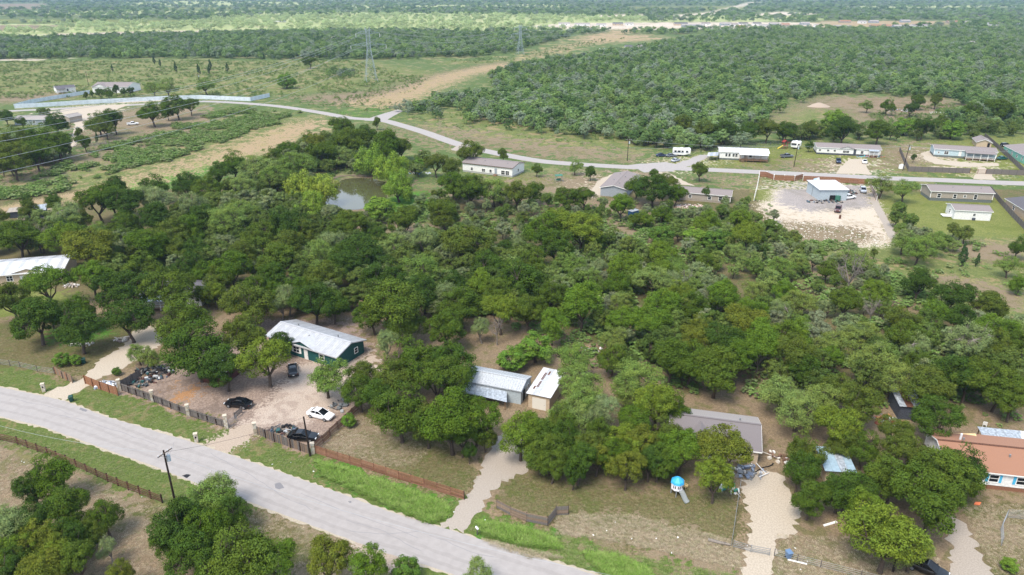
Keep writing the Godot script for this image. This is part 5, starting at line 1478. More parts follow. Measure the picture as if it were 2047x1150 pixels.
	fence("inner_slat_fence", "short grey slat fence behind the open gate", [-44.7,-97.5, -44.2,-99.3], {"gap": 1.8, "h": 1.2, "post": "grey1", "rails": 5, "rail": ["grey0", "grey2"], "rail_h": 0.14, "rail_name": "slat"})
	fence("wire_pen", "chain-link pen at the right edge of the yard", [61,-69.2, 62.7,-72, 64.9,-74.3, 67.8,-73.9], {"gap": 2.4, "h": 1.4, "post": "vent", "post_w": 0.06, "wires": 7})
	# pillars
	var np := 0
	for q in [[Vector2(-67.73, -106.36), 2.2], [Vector2(-60.37, -102.80), 2.2], [Vector2(-52.55, -98.40), 2.1], [Vector2(-45.06, -94.84), 2.5], [Vector2(-39.93, -93.20), 2.2], [Vector2(-29.70, -88.29), 2.0]]:
		pillar(["limestone pillar where the orange brown fence meets the pickets", "limestone pillar after the first picket run", "limestone pillar after the second picket run", "limestone gate pillar left of the dirt entrance", "limestone gate pillar right of the dirt entrance", "limestone pillar at the start of the red slat fence"][np], q[0], q[1])
		np += 1
	var mb := pillar("squat limestone mailbox pillar on the verge by the dirt entrance", Vector2(-48.31, -91.21), 1.5, "stone_mailbox", "")
	part(mb, "mail_door", boxm(Vector3(0.24, 0.3, 0.03)), M.rubber, Vector3(0, 1.0, 0.28))
	mb.set_meta("category", "mailbox")
	mb = pillar("white limestone mailbox pillar beside the left driveway mouth", Vector2(-80.67, -106.03), 1.5, "stone_mailbox", "")
	part(mb, "mail_door", boxm(Vector3(0.24, 0.3, 0.03)), M.rubber, Vector3(0, 1.0, 0.28))
	mb.set_meta("category", "mailbox")
	# rear road
	fence("cedar_fence", "long orange cedar fence in front of the gravel lot", [105.1,-251.7, 114.5,-250.3, 126.3,-246.8], {"gap": 3.0, "h": 1.9, "post": "trim_white", "post_w": 0.14, "rails": 9, "rail": ["red2", "orange0", "red0"], "rail_h": 0.19, "low": 0.16, "rail_name": "slat"})
	fence("cedar_entry_fence", "angled orange cedar entry fence with white posts", [91.5,-258.4, 93.9,-257.7, 95.1,-253.2, 102,-251.7, 106,-254.7], {"gap": 3.4, "h": 1.9, "post": "trim_white", "post_w": 0.25, "proud": 0.5, "rails": 9, "rail": ["red2", "orange0", "red0"], "rail_h": 0.19, "low": 0.16, "rail_name": "slat"})
	fence("lot_side_fence", "white topped fence down the left side of the lot", [91.3,-257.7, 85,-240.6, 79.2,-225.5], {"gap": 3.0, "h": 1.6, "post": "trim_white", "rails": 2, "rail": ["trim_white"], "rail_h": 0.12})
	fence("lot_board_fence", "dark brown fence down the right side of the lot", [126.5,-246.1, 122.9,-236, 119.3,-225.5], {"gap": 2.6, "h": 1.7, "post": "trim_white", "panel": "pale0"})
	fence("grey_board_fence", "tall grey board fence in front of the pale blue house", [150.5,-266.3, 172,-263.1], {"gap": 2.5, "h": 2.0, "post": "grey1", "panel": "grey0", "group": ""})
	fence("right_board_fence", "tall grey board fence right of the timber gate", [177.8,-262.3, 190.5,-260, 206.9,-256.2], {"gap": 2.5, "h": 2.0, "post": "grey1", "panel": "grey0"})
	fence("timber_gate", "pale timber gate in the grey board fence", [172.2,-263.1, 177.6,-262.3], {"gap": 3.0, "h": 1.7, "post": "wood_post", "rails": 4, "rail": ["wood_post"], "rail_h": 0.12, "category": "gate"})
	fence("side_board_fence", "grey board fence along the left of the pale blue lot", [165.9,-303.3, 157.9,-284.1, 151.1,-267.1], {"gap": 2.6, "h": 1.9, "post": "grey1", "panel": "grey0"})
	fence("mint_lot_fence", "grey board fence between the shed and the mint house", [221.5,-334.6, 209.2,-303.3, 198.5,-277.1, 192.5,-263.1], {"gap": 2.8, "h": 1.9, "post": "grey1", "panel": "grey0"})
	fence("lawn_board_fence", "grey board fence along the green lawn", [164.2,-238, 157.6,-221.9, 151.8,-206.7, 145.7,-189.7], {"gap": 2.6, "h": 1.8, "post": "grey1", "panel": "grey0"})
	fence("panel_fence", "very long white panel fence above the rear road", [-288.9,-420.8, -272.8,-428.4, -255.8,-438.3, -216.2,-455.1, -196.7,-459.5, -161.6,-449.7, -155.7,-468.5], {"gap": 6.0, "h": 2.5, "post": "white_panel", "panel": "white_panel"})
	fence("side_panel_fence", "white panel fence curving back past the cottage", [-290.1,-422.7, -292.1,-440.3, -288.8,-455.1, -280.2,-485.1], {"gap": 6.0, "h": 2.3, "post": "white_panel", "panel": "white_panel"})
	fence("road_barrier", "grey timber barrier closing the road spur", [-71.3,-420.8, -64,-420.8], {"gap": 3.4, "h": 1.3, "post": "grey0", "post_w": 0.3, "rails": 2, "rail": ["grey2"], "rail_h": 0.35, "category": "barrier"})
	fence("camper_yard_fence", "thin wire fence along the woods behind the campers", [76.5,-299.3, 99.7,-309.6, 114.9,-316, 130.4,-321.6], {"gap": 4.0, "h": 1.7, "post": "grey1", "wires": 3})

func make_vehicles() -> void:
	var fa := frame_at(Vector2(-47.83, -102.33), Vector2(-43.32, -101.40))
	car("black_sedan", "black sedan parked under the yard oak near the pickets", Vector2(-45.41, -101.40), fa + PI, "sedan", "paint_black")
	car("black_sedan", "black sedan nosed toward the teal house wall", Vector2(-39.60, -112.61), frame_at(Vector2(-39.09, -110.82), Vector2(-40.30, -114.45)), "sedan", "paint_black")
	car("white_coupe", "white coupe parked in the open dirt yard", Vector2(-31.02, -98.11), frame_at(Vector2(-33.60, -99.29), Vector2(-28.71, -97.24)), "sedan", "paint_white")
	car("derelict_car", "black derelict car behind the sagging board fence", Vector2(-32.20, -92.00), frame_at(Vector2(-34.79, -92.66), Vector2(-29.88, -92.26)), "sedan", "paint_black")
	car("dark_hatchback", "dark car half hidden by the tree beside the gravel drive", Vector2(49.31, -64.95), frame_at(Vector2(48.08, -66.15), Vector2(50.14, -64.41)), "sedan", "paint_black")
	car("silver_sedan", "silver sedan at the rear road junction by the camper", Vector2(65.80, -283.25), frame_at(Vector2(63.53, -280.57), Vector2(67.90, -285.05)), "sedan", "paint_silver")
	car("navy_sedan", "dark blue sedan beside the first camper", Vector2(61.86, -292.50), frame_at(Vector2(59.37, -292.50), Vector2(64.34, -292.50)), "sedan", "paint_navy")
	car("grey_wagon", "grey car beside the nose of the first camper", Vector2(65.90, -292.03), frame_at(Vector2(64.56, -291.55), Vector2(67.45, -292.50)), "sedan", "paint_grey")
	car("blue_pickup", "dark blue pickup in front of the long trailer house", Vector2(130.54, -281.46), frame_at(Vector2(133.02, -287.81), Vector2(129.99, -279.69)), "pickup", "paint_navy")
	car("white_sedan", "white sedan on the caliche drive of the trailer house", Vector2(140.63, -280.57), frame_at(Vector2(143.00, -285.97), Vector2(139.93, -278.82)), "sedan", "paint_white")
	car("grey_suv", "silver grey four-wheel drive at the lot fence", Vector2(119.94, -236.65), frame_at(Vector2(121.22, -240.60), Vector2(118.70, -232.81)), "suv", "paint_silver")
	car("white_pickup", "white pickup beside the workshop wall", Vector2(110.99, -227.86), frame_at(Vector2(109.83, -227.86), Vector2(113.35, -229.08)), "pickup", "paint_white")
	car("maroon_pickup", "small maroon grey pickup alone on the gravel lot", Vector2(101.86, -214.09), frame_at(Vector2(103.81, -217.95), Vector2(100.42, -211.41)), "pickup", "paint_maroon")
	car("teal_car", "dark teal car beside the white porch", Vector2(199.40, -286.88), frame_at(Vector2(198.18, -286.88), Vector2(201.82, -287.81)), "sedan", "paint_teal")
	car("black_suv", "black vehicle under the carport of the mint house", Vector2(217.40, -312.78), frame_at(Vector2(215.64, -312.78), Vector2(220.31, -313.86)), "suv", "paint_black")
	car("flatbed_truck", "dark flatbed truck on the grass by the playset", Vector2(113.19, -290.61), frame_at(Vector2(111.34, -290.61), Vector2(115.59, -291.55)), "pickup", "paint_grey")
	car("white_truck", "white truck parked on bare ground by the far trees", Vector2(-193.45, -366.48), frame_at(Vector2(-195.11, -366.48), Vector2(-192.25, -367.93)), "pickup", "paint_white")
	camper("long white fifth wheel camper at the edge of the woods", Vector2(66.61, -293.46), Vector2(73.76, -292.03))
	camper("white camper standing end on beside the red playset", Vector2(121.10, -308.52), Vector2(124.46, -306.43))
	# covered trailer beside the porch house
	canopy("trailer_shelter", "small white roofed shelter beside the porch house", "shelter", lean([Vector2(78.60, -284.15), Vector2(82.84, -284.15), Vector2(84.97, -290.61), Vector2(80.65, -290.61)], [2.0, 2.2, 2.3, 2.1]), ["roof_white", "tin"], "vent")

func make_poles() -> void:
	power_pole("dark utility pole with crossarm and transformer on the near verge", Vector2(-45.82, -77.80), 8.1, frame_at(Vector2(-51.62, -86.70), Vector2(-50.56, -89.16)), 1, true)
	power_pole("bare dark utility pole at the slat fence corner", Vector2(-29.99, -87.67), 6.9, 0.3, 0, false, 0.03)
	power_pole("utility pole with transformer beside the dry rear verge", Vector2(46.51, -284.15), 8.9, 0.2, 1, true)
	power_pole("utility pole on the grass between two trailer houses", Vector2(109.88, -273.66), 8.9, 0.2, 0, true, -0.04)
	power_pole("utility pole with transformer beside the grey board fence", Vector2(149.45, -267.87), 9.9, 0.2, 1, true, -0.06)
	power_pole("utility pole behind the white panel fence", Vector2(-304.47, -527.50), 9.7, 0.2, 1, false)
	power_pole("utility pole at the far left brush field edge", Vector2(-216.41, -508.09), 10.0, 0.2, 1, true)
	power_pole("yard light pole among the trees near the blue tin cabin", Vector2(51.44, -80.75), 3.9, 0.0, 0, false, 0.0, true)
	power_pole("short dark pole standing in the yellow green mesquite", Vector2(45.38, -64.95), 3.4, 0.0, 0, false)
	power_pole("yard light pole beside the tan house lawn tree", Vector2(-107.14, -148.52), 3.6, 0.0, 0, false, 0.0, true)
	power_pole("utility pole behind the white roofed tan house", Vector2(-123.78, -175.76), 4.5, 0.0, 1, false)
	lattice_tower("nearer lattice transmission tower beside the mown strip", Vector2(-105.63, -551.47), 37.0, 0.35)
	lattice_tower("farther lattice transmission tower before the distant woods", Vector2(8.81, -796.16), 28.5, 0.35)
	# transmission conductors: off-frame tower lower left, then both towers, then on to the settlement
	var t1 := Vector3(Vector2(-105.63, -551.47).x, 0, Vector2(-105.63, -551.47).y)
	var t2 := Vector3(Vector2(8.81, -796.16).x, 0, Vector2(8.81, -796.16).y)
	var t0 := Vector3(Vector2(-165.95, -163.50).x, 0, Vector2(-165.95, -163.50).y)
	var t3 := t2 + (t2 - t1) * 2.2
	var ax := Vector3(cos(0.35), 0, -sin(0.35))
	for a in [[0.63, 0.35, "lowest"], [0.85, 0.235, "middle"], [0.99, 0.06, "topmost"]]:
		for s in [-1.0, 1.0]:
			var which: String = a[2] + (" left-side" if s < 0 else " right-side") + " "
			wire(which + "pale high voltage conductor sagging left of the nearer tower", t0 + ax * s * a[1] * 37.0 + Vector3(0, a[0] * 37.0 - 6.0, 0), t1 + ax * s * a[1] * 37.0 + Vector3(0, a[0] * 37.0, 0), 9.0, 0.055, "conductors left of the nearer tower")
			wire(which + "high voltage conductor strung between the two towers", t1 + ax * s * a[1] * 37.0 + Vector3(0, a[0] * 37.0, 0), t2 + ax * s * a[1] * 28.5 + Vector3(0, a[0] * 28.5, 0), 8.0, 0.045, "conductors between the towers")
			wire(which + "high voltage conductor running off beyond the farther tower", t2 + ax * s * a[1] * 28.5 + Vector3(0, a[0] * 28.5, 0), t3 + ax * s * 5.0 + Vector3(0, a[0] * 28.5, 0), 9.0, 0.045, "conductors beyond the farther tower")
	# service lines
	var p1 := Vector3(Vector2(-45.82, -77.80).x, 7.8, Vector2(-45.82, -77.80).y)
	var p2 := Vector3(Vector2(-29.99, -87.67).x, 6.8, Vector2(-29.99, -87.67).y)
	wire("thin dark line from the near pole to the fence corner pole", p1, p2, 0.6, 0.018, "", "wire_dark")
	wire("pale line running left from the near pole over the verge", p1, Vector3(p1.x - 42, 7.5, p1.z - 13), 1.6, 0.02, "lines along the near road")
	wire("pale line running along the road right of the near pole", p1, Vector3(p1.x + 60, 7.5, p1.z + 22), 1.6, 0.018, "lines along the near road right", "wire")
	var q1 := Vector3(Vector2(46.51, -284.15).x, 8.6, Vector2(46.51, -284.15).y)
	var q2 := Vector3(Vector2(109.88, -273.66).x, 8.4, Vector2(109.88, -273.66).y)
	var q3 := Vector3(Vector2(149.45, -267.87).x, 9.5, Vector2(149.45, -267.87).y)
	wire("service line between the verge pole and the grass pole", q1, q2, 1.2, 0.03)
	wire("service line from the grass pole to the fence pole", q2, q3, 1.2, 0.03)
	wire("service line running right from the fence pole", q3, q3 + Vector3(70, 0, 8), 1.4, 0.03)
	wire("service drop from the verge pole to the camper", q1 + Vector3(0, -3, 0), Vector3(Vector2(68.48, -296.36).x, 3.2, Vector2(68.48, -296.36).y), 0.6, 0.03)

func make_small_things() -> void:
	wheelie_bin("dark green wheeled bin at the left driveway mouth", Vector2(-74.09, -102.80), 0.4, "bin_green")
	wheelie_bin("dark green bin beside the round lawn bushes", Vector2(-79.29, -115.96), 0.4, "bin_green")
	wheelie_bin("blue grey wheeled bin beside the pipe gate", Vector2(33.70, -67.13), 0.3, "bin_blue")
	# curbside mailboxes
	for q in [[Vector2(-4.42, -71.09), "small white mailbox on a post by the gravel drive", "trim_white"], [Vector2(-11.60, -65.51), "small black mailbox on a post below the road", "rubber"]]:
		var t := thing("post_mailbox", q[1], "mailbox", Vector3(q[0].x, 0, q[0].y), 0.6)
		part(t, "post", boxm(Vector3(0.1, 1.1, 0.1)), M.grey1, Vector3(0, 0.5, 0))
		var mb := MB.new()
		var rr := []
		for z in [-0.26, 0.26]:
			var r := [Vector3(-0.11, 1.05, z), Vector3(0.11, 1.05, z)]
			for k in 7: r.append(Vector3(cos(PI * k / 6.0) * 0.11, 1.17 + sin(PI * k / 6.0) * 0.11, z))
			rr.append(r)
		mb.loft(rr)
		part(t, "box_shell", mb.done(), M[q[2]])
		part(t, "flag", boxm(Vector3(0.02, 0.16, 0.06)), M.tail, Vector3(0.13, 1.24, 0.05))
	# play tower with slide
	var p: Vector2 = Vector2(22.58, -79.05)
	var t := thing("play_tower", "white play tower with blue roof and grey slide on the lawn", "play tower", Vector3(p.x, 0, p.y), 0.5)
	for s in [[-0.6, -0.6], [0.6, -0.6], [0.6, 0.6], [-0.6, 0.6]]: part(t, "post", boxm(Vector3(0.12, 1.3, 0.12)), M.toy_grey, Vector3(s[0], 0.65, s[1]))
	var house_mb := MB.new()
	var r0 := []
	var r1 := []
	for k in 8:
		var a := TAU * (k + 0.5) / 8
		r0.append(Vector3(cos(a) * 0.95, 1.2, sin(a) * 0.95))
		r1.append(Vector3(cos(a) * 1.0, 2.4, sin(a) * 1.0))
	house_mb.loft([r0, r1])
	part(t, "cabin", house_mb.done(), M.toy_white)
	var rf := MB.new()
	var q0 := []
	var q1 := []
	var q2 := []
	for k in 8:
		var a := TAU * (k + 0.5) / 8
		q0.append(Vector3(cos(a) * 1.12, 2.38, sin(a) * 1.12))
		q1.append(Vector3(cos(a) * 1.0, 2.75, sin(a) * 1.0))
		q2.append(Vector3(cos(a) * 0.25, 3.3, sin(a) * 0.25))
	rf.loft([q0, q1, q2])
	part(t, "roof", rf.done(), M.toy_blue)
	for k in 4:
		var a := PI / 2 + (k - 1.5) * PI / 4
		part(t, "window", boxm(Vector3(0.4, 0.5, 0.06)), M.rubber, Vector3(cos(a) * 0.92, 1.9, sin(a) * 0.92), Basis(Vector3.UP, PI / 2 - a))
	var sl := MB.new()
	var prof := [[0.9, 1.25], [1.3, 1.1], [1.8, 0.6], [2.2, 0.25], [2.6, 0.15]]
	for k in prof.size() - 1:
		sl.slab(Vector3(-0.35, prof[k][1], prof[k][0]), Vector3(0.35, prof[k][1], prof[k][0]), Vector3(0.35, prof[k + 1][1], prof[k + 1][0]), Vector3(-0.35, prof[k + 1][1], prof[k + 1][0]), 0.06)
		for s in [-0.38, 0.38]: sl.bar(Vector3(s, prof[k][1] + 0.08, prof[k][0]), Vector3(s, prof[k + 1][1] + 0.08, prof[k + 1][0]), 0.07, 0.24)
	part(t, "slide", sl.done(), M.toy_grey)
	for ch in t.get_children(): ch.transform = Transform3D(Basis.from_scale(Vector3.ONE * 0.86), Vector3.ZERO) * ch.transform
	# lawn chairs
	for q in [[Vector2(24.08, -80.22), "pale yellow plastic chair beside the play tower", "sail", 0.8], [Vector2(28.86, -79.89), "white plastic chair under the oak beside the chain-link fence", "trim_white", -0.4], [Vector2(74.93, -95.39), "white chair behind the tin canopy", "trim_white", 2.6]]:
		var c := thing("lawn_chair", q[1], "chair", Vector3(q[0].x, 0, q[0].y), q[3])
		part(c, "seat", boxm(Vector3(0.55, 0.05, 0.5)), M[q[2]], Vector3(0, 0.42, 0))
		part(c, "backrest", boxm(Vector3(0.55, 0.6, 0.05)), M[q[2]], Vector3(0, 0.75, -0.28), Basis(Vector3.RIGHT, -0.2))
		for x in [-0.24, 0.24]:
			part(c, "armrest", boxm(Vector3(0.07, 0.04, 0.5)), M[q[2]], Vector3(x, 0.64, 0))
			for z in [-0.22, 0.22]: part(c, "leg", boxm(Vector3(0.05, 0.62 if z > 0 else 0.42, 0.05)), M[q[2]], Vector3(x, 0.31 if z > 0 else 0.21, z))
	# swing set
	p = Vector2(16.86, -251.02)
	t = thing("swing_set", "green roofed garden swing on the bare lawn", "swing", Vector3(p.x, 0, p.y), 0.3)
	for x in [-1.4, 1.4]:
		for z in [-0.8, 0.8]:
			var lg := MB.new()
			lg.bar(Vector3(x, 0, z), Vector3(x * 0.8, 2.1, 0), 0.09, 0.09)
			part(t, "leg", lg.done(), M.vent)
	var cn := MB.new()
	cn.slab(Vector3(-1.4, 2.2, 0.7), Vector3(1.4, 2.2, 0.7), Vector3(1.4, 2.5, -0.7), Vector3(-1.4, 2.5, -0.7), 0.06)
	part(t, "canopy", cn.done(), M.toy_green)
	part(t, "seat", boxm(Vector3(1.7, 0.08, 0.55)), M.toy_green, Vector3(0, 0.55, 0))
	part(t, "backrest", boxm(Vector3(1.7, 0.5, 0.06)), M.toy_green, Vector3(0, 0.85, -0.28))
	# climbing frame by the second camper
	p = Vector2(118.49, -308.52)
	t = thing("playset", "red timber playset with yellow slide beside the camper", "playset", Vector3(p.x, 0, p.y), 0.2)
	for s in [[-0.8, -0.8], [0.8, -0.8], [0.8, 0.8], [-0.8, 0.8]]: part(t, "post", boxm(Vector3(0.14, 3.0, 0.14)), M.toy_red, Vector3(s[0], 1.5, s[1]))
	part(t, "platform", boxm(Vector3(1.7, 0.12, 1.7)), M.toy_red, Vector3(0, 1.4, 0))
	for s in [-1.0, 1.0]:
		var rs := MB.new()
		rs.slab(Vector3(0, 3.7, -1), Vector3(0, 3.7, 1), Vector3(s * 1.1, 2.9, 1), Vector3(s * 1.1, 2.9, -1), 0.06)
		part(t, "roof_slope", rs.done(), M.toy_red)
	var sd := MB.new()
	sd.slab(Vector3(-0.85, 1.45, -0.3), Vector3(-0.85, 1.45, 0.3), Vector3(-3.2, 0.15, 0.3), Vector3(-3.2, 0.15, -0.3), 0.08)
	part(t, "slide", sd.done(), M.toy_yellow)
	part(t, "swing_beam", boxm(Vector3(3.2, 0.14, 0.14)), M.toy_red, Vector3(2.2, 2.6, 0))
	for x in [1.6, 2.8]:
		part(t, "swing_rope", boxm(Vector3(0.04, 1.9, 0.04)), M.wire, Vector3(x, 1.6, 0))
	part(t, "swing_seat", boxm(Vector3(1.2, 0.05, 0.3)), M.rubber, Vector3(2.2, 0.65, 0))
	# shade sail
	t = thing("shade_sail", "tan fabric shade sail stretched behind the terracotta roof", "shade sail", Vector3(Vector2(67.13, -88.53).x, 0, Vector2(67.13, -88.53).y))
	var sp := t.position
	var c4 := []
	for q in [Vector2(64.12, -89.31), Vector2(68.58, -88.50), Vector2(67.99, -86.79), Vector2(64.50, -87.97)]: c4.append(Vector3(q.x, 0, q.y) - sp)
	var hs := [3.2, 3.4, 3.1, 2.8]
	for k in 4:
		c4[k].y = hs[k]
		part(t, "mast", rodm(0.06, hs[k] + 0.1, 8), M.vent, Vector3(c4[k].x, 0, c4[k].z))
	var sm := MB.new()
	var nn := 8
	for i in nn:
		for j in nn:
			var f := func(u: float, v: float) -> Vector3:
				var e: Vector3 = c4[0].lerp(c4[1], u).lerp(c4[3].lerp(c4[2], u), v)
				var pull := 0.16 * (sin(u * PI) * absf(v - 0.5) * 2.0)
				return e.lerp((c4[0] + c4[1] + c4[2] + c4[3]) / 4.0, pull) - Vector3(0, 0.35 * sin(u * PI) * sin(v * PI), 0)
			sm.quad(f.call(i / 8.0, j / 8.0), f.call((i + 1) / 8.0, j / 8.0), f.call((i + 1) / 8.0, (j + 1) / 8.0), f.call(i / 8.0, (j + 1) / 8.0), Vector3.UP)
	part(t, "fabric", smooth_mesh(sm.done(), 60), M.sail)
	# odds and ends
	t = thing("log", "pale fallen log beside the chain-link gate", "log", Vector3(Vector2(26.07, -69.59).x, 0, Vector2(26.07, -69.59).y), -0.35)
	var lgm := MB.new()
	lgm.tube([Vector3(-1.5, 0.18, 0), Vector3(-0.3, 0.2, 0.08), Vector3(1.2, 0.18, 0)], [0.22, 0.2, 0.14], 8)
	part(t, "log_trunk", lgm.done(), M.dead_wood)
	var knot := MB.new()
	knot.tube([Vector3(0.3, 0.25, 0), Vector3(0.6, 0.55, 0.15)], [0.07, 0.04], 6)
	part(t, "branch_stub", knot.done(), M.dead_wood)
	t = thing("plank", "white board lying on the dry verge right of the blue bin", "board", Vector3(Vector2(34.56, -66.48).x, 0.03, Vector2(34.56, -66.48).y), -0.35)
	part(t, "board_face", boxm(Vector3(2.2, 0.05, 0.2)), M.trim_white)
	t = thing("plank", "white board lying under the trees by the sandy drive", "board", Vector3(Vector2(41.29, -73.11).x, 0.06, Vector2(41.29, -73.11).y), 0.35)
	part(t, "board_face", boxm(Vector3(2.1, 0.1, 0.3)), M.trim_white)
	t = thing("toy_boat", "small orange toy on the lawn below the white house", "toy", Vector3(Vector2(62.65, -76.89).x, 0.0, Vector2(62.65, -76.89).y), 0.3)
	var tb := MB.new()
	tb.loft([[Vector3(-0.5, 0.02, 0), Vector3(0, 0.02, 0.2), Vector3(0.5, 0.02, 0), Vector3(0, 0.02, -0.2)], [Vector3(-0.65, 0.22, 0), Vector3(0, 0.2, 0.34), Vector3(0.65, 0.24, 0), Vector3(0, 0.2, -0.34)]])
	part(t, "toy_shell", tb.done(), M.orange_toy)
	t = thing("drain_hose", "black corrugated hose lying across the dirt by the shingle house", "hose", Vector3(Vector2(36.63, -84.57).x, 0.06, Vector2(36.63, -84.57).y))
	var hm := MB.new()
	hm.tube([Vector3(-1.6, 0, 0.7), Vector3(-0.9, 0.02, 0.2), Vector3(-0.2, 0, -0.3), Vector3(0.6, 0.02, -0.5), Vector3(1.2, 0.05, -0.8), Vector3(1.5, 0.12, -1.1)], [0.08, 0.08, 0.08, 0.08, 0.08, 0.1], 7)
	part(t, "hose_tube", hm.done(), M.rubber)
	t = thing("storage_tarp", "blue tarp covered box among the thicket trees", "tarp", Vector3(Vector2(37.16, -209.31).x, 0, Vector2(37.16, -209.31).y), 0.5)
	part(t, "tarp_box", boxm(Vector3(2.6, 1.6, 1.8)), M.tarp_blue, Vector3(0, 0.8, 0))
	part(t, "tarp_top", boxm(Vector3(2.8, 0.1, 2.0)), M.tin, Vector3(0, 1.66, 0), Basis(Vector3.BACK, 0.08))
	for q in [[Vector2(103.22, -227.86), "teal"], [Vector2(106.50, -225.46), "toy_green"], [Vector2(104.95, -226.06), "rubber"], [Vector2(99.14, -206.22), "rust"]]:
		var d := thing("storage_tank", {"teal": "teal drum under the workshop canopy", "toy_green": "green tank at the workshop wall", "rubber": "black tank in front of the workshop", "rust": "rusty barrel alone on the caliche"}[q[1]], "tank", Vector3(q[0].x, 0, q[0].y))
		var big: float = 0.35 if q[1] == "rust" else 1.0
		part(d, "shell", rodm(0.9 * big, 1.7 * maxf(big, 0.6), 12), M[q[1]])
		part(d, "tank_lid", rodm(0.92 * big, 0.08, 12, 0.6 * big), M[q[1]], Vector3(0, 1.7 * maxf(big, 0.6), 0))
	t = thing("propane_tank", "white cylinder tank near the left fence pole", "tank", Vector3(Vector2(150.54, -271.15).x, 0, Vector2(150.54, -271.15).y))
	part(t, "tank_shell", rodm(1.0, 1.4, 12), M.trim_white)
	part(t, "dome", rodm(1.0, 0.3, 12, 0.4), M.trim_white, Vector3(0, 1.4, 0))
	# heaps of discarded things
	var mix := [Color(0.03, 0.03, 0.035), Color(0.03, 0.03, 0.03), Color(0.45, 0.46, 0.47), Color(0.07, 0.08, 0.09), Color(0.1, 0.13, 0.18), Color(0.12, 0.06, 0.05), Color(0.2, 0.17, 0.14), Color(0.14, 0.13, 0.12), Color(0.03, 0.1, 0.1)]
	heap("dark heap of tyres and scrap against the yard oak", Vector2(-64.78, -112.07), 3.6, 2.6, 110, mix, 1.8)
	heap("row of scattered scrap beside the board fence", Vector2(-65.16, -108.55), 2.6, 1.2, 40, mix, 0.5)
	heap("pale rubbish heap behind the orange brown fence", Vector2(-70.69, -107.87), 2.4, 1.4, 60, [Color(0.6, 0.63, 0.68), Color(0.3, 0.35, 0.45), Color(0.15, 0.15, 0.16), Color(0.75, 0.75, 0.76)], 0.5)
	heap("clutter along the edge of the white coupe yard", Vector2(-28.59, -101.40), 1.6, 2.0, 24, [Color(0.3, 0.31, 0.32), Color(0.06, 0.06, 0.06), Color(0.16, 0.17, 0.18)], 0.5)
	heap("bikes and scrap beside the derelict car", Vector2(-35.61, -94.15), 2.6, 1.4, 40, mix, 0.4)
	heap("clutter strewn in front of the shingle house", Vector2(33.49, -83.76), 3.0, 1.6, 50, [Color(0.7, 0.7, 0.7), Color(0.2, 0.24, 0.32), Color(0.2, 0.2, 0.2), Color(0.45, 0.41, 0.37)], 0.4)
	heap("clutter under the oak beside the chain-link fence", Vector2(30.30, -80.11), 1.2, 1.4, 18, [Color(0.7, 0.68, 0.65), Color(0.02, 0.25, 0.22), Color(0.5, 0.47, 0.42)], 0.5)
	heap("white boxes and boards right of the shingle house", Vector2(39.37, -87.06), 1.6, 1.8, 22, [Color(0.72, 0.7, 0.67), Color(0.6, 0.56, 0.5), Color(0.2, 0.12, 0.08)], 0.4)
	heap("clutter by the weathered shed", Vector2(60.17, -96.52), 2.0, 2.0, 36, [Color(0.7, 0.7, 0.7), Color(0.3, 0.08, 0.06), Color(0.5, 0.25, 0.1), Color(0.3, 0.3, 0.32)], 0.7)
	heap("grey wrecked machinery in the clearing behind the cream garage", Vector2(16.01, -121.31), 2.6, 1.2, 30, [Color(0.5, 0.52, 0.5), Color(0.7, 0.7, 0.7), Color(0.25, 0.15, 0.08)], 0.7)
	heap("pale rubbish beside the tan house", Vector2(-102.67, -153.24), 2.2, 1.2, 26, [Color(0.7, 0.68, 0.65), Color(0.3, 0.28, 0.25), Color(0.55, 0.45, 0.38)], 0.5)
	heap("pale scraps under the lawn trees", Vector2(-83.70, -123.39), 2.6, 0.8, 14, [Color(0.65, 0.62, 0.58), Color(0.5, 0.46, 0.42)], 0.1)
	heap("clutter at the driveway oaks", Vector2(-77.18, -125.53), 1.6, 1.0, 18, [Color(0.6, 0.57, 0.53), Color(0.25, 0.2, 0.18)], 0.4)
	heap("farm scrap beside the pole barn", Vector2(-141.30, -202.72), 5.0, 1.6, 40, [Color(0.3, 0.15, 0.1), Color(0.4, 0.35, 0.3), Color(0.2, 0.2, 0.2)], 0.4)
	heap("parts and pallets around the workshop", Vector2(102.09, -224.28), 6.0, 2.0, 60, mix, 0.8)
	heap("stuff stored right of the workshop", Vector2(115.39, -236.00), 2.0, 3.0, 40, mix, 1.0)
	heap("blue and white clutter by the white house corner", Vector2(-34.15, -263.07), 5.0, 1.6, 26, [Color(0.15, 0.3, 0.6), Color(0.7, 0.72, 0.75), Color(0.4, 0.4, 0.4)], 0.5)
	heap("things stored along the long trailer house", Vector2(148.03, -291.55), 6.0, 1.0, 40, [Color(0.1, 0.25, 0.35), Color(0.3, 0.3, 0.32), Color(0.1, 0.4, 0.45), Color(0.5, 0.1, 0.1)], 0.7)
	heap("rubble of pale bricks behind the taupe house", Vector2(57.08, -218.52), 5.0, 2.0, 90, [Color(0.6, 0.45, 0.4), Color(0.72, 0.66, 0.62), Color(0.5, 0.35, 0.3)], 0.3)
	heap("wrecked cars and scrap in the far clearing", Vector2(220.92, -411.62), 9.0, 6.0, 70, [Color(0.5, 0.52, 0.55), Color(0.2, 0.22, 0.25), Color(0.7, 0.7, 0.72), Color(0.35, 0.2, 0.15)], 1.6)
	heap("white scrap at the clearing edge", Vector2(238.35, -404.55), 7.0, 2.0, 16, [Color(0.75, 0.75, 0.76)], 0.6)
	heap("roofs and vehicles of a junk yard amid the far woods", Vector2(135.66, -864.75), 40.0, 10.0, 60, [Color(0.7, 0.7, 0.72), Color(0.1, 0.25, 0.55), Color(0.6, 0.6, 0.6)], 3.0)
	var sc := MB.new()
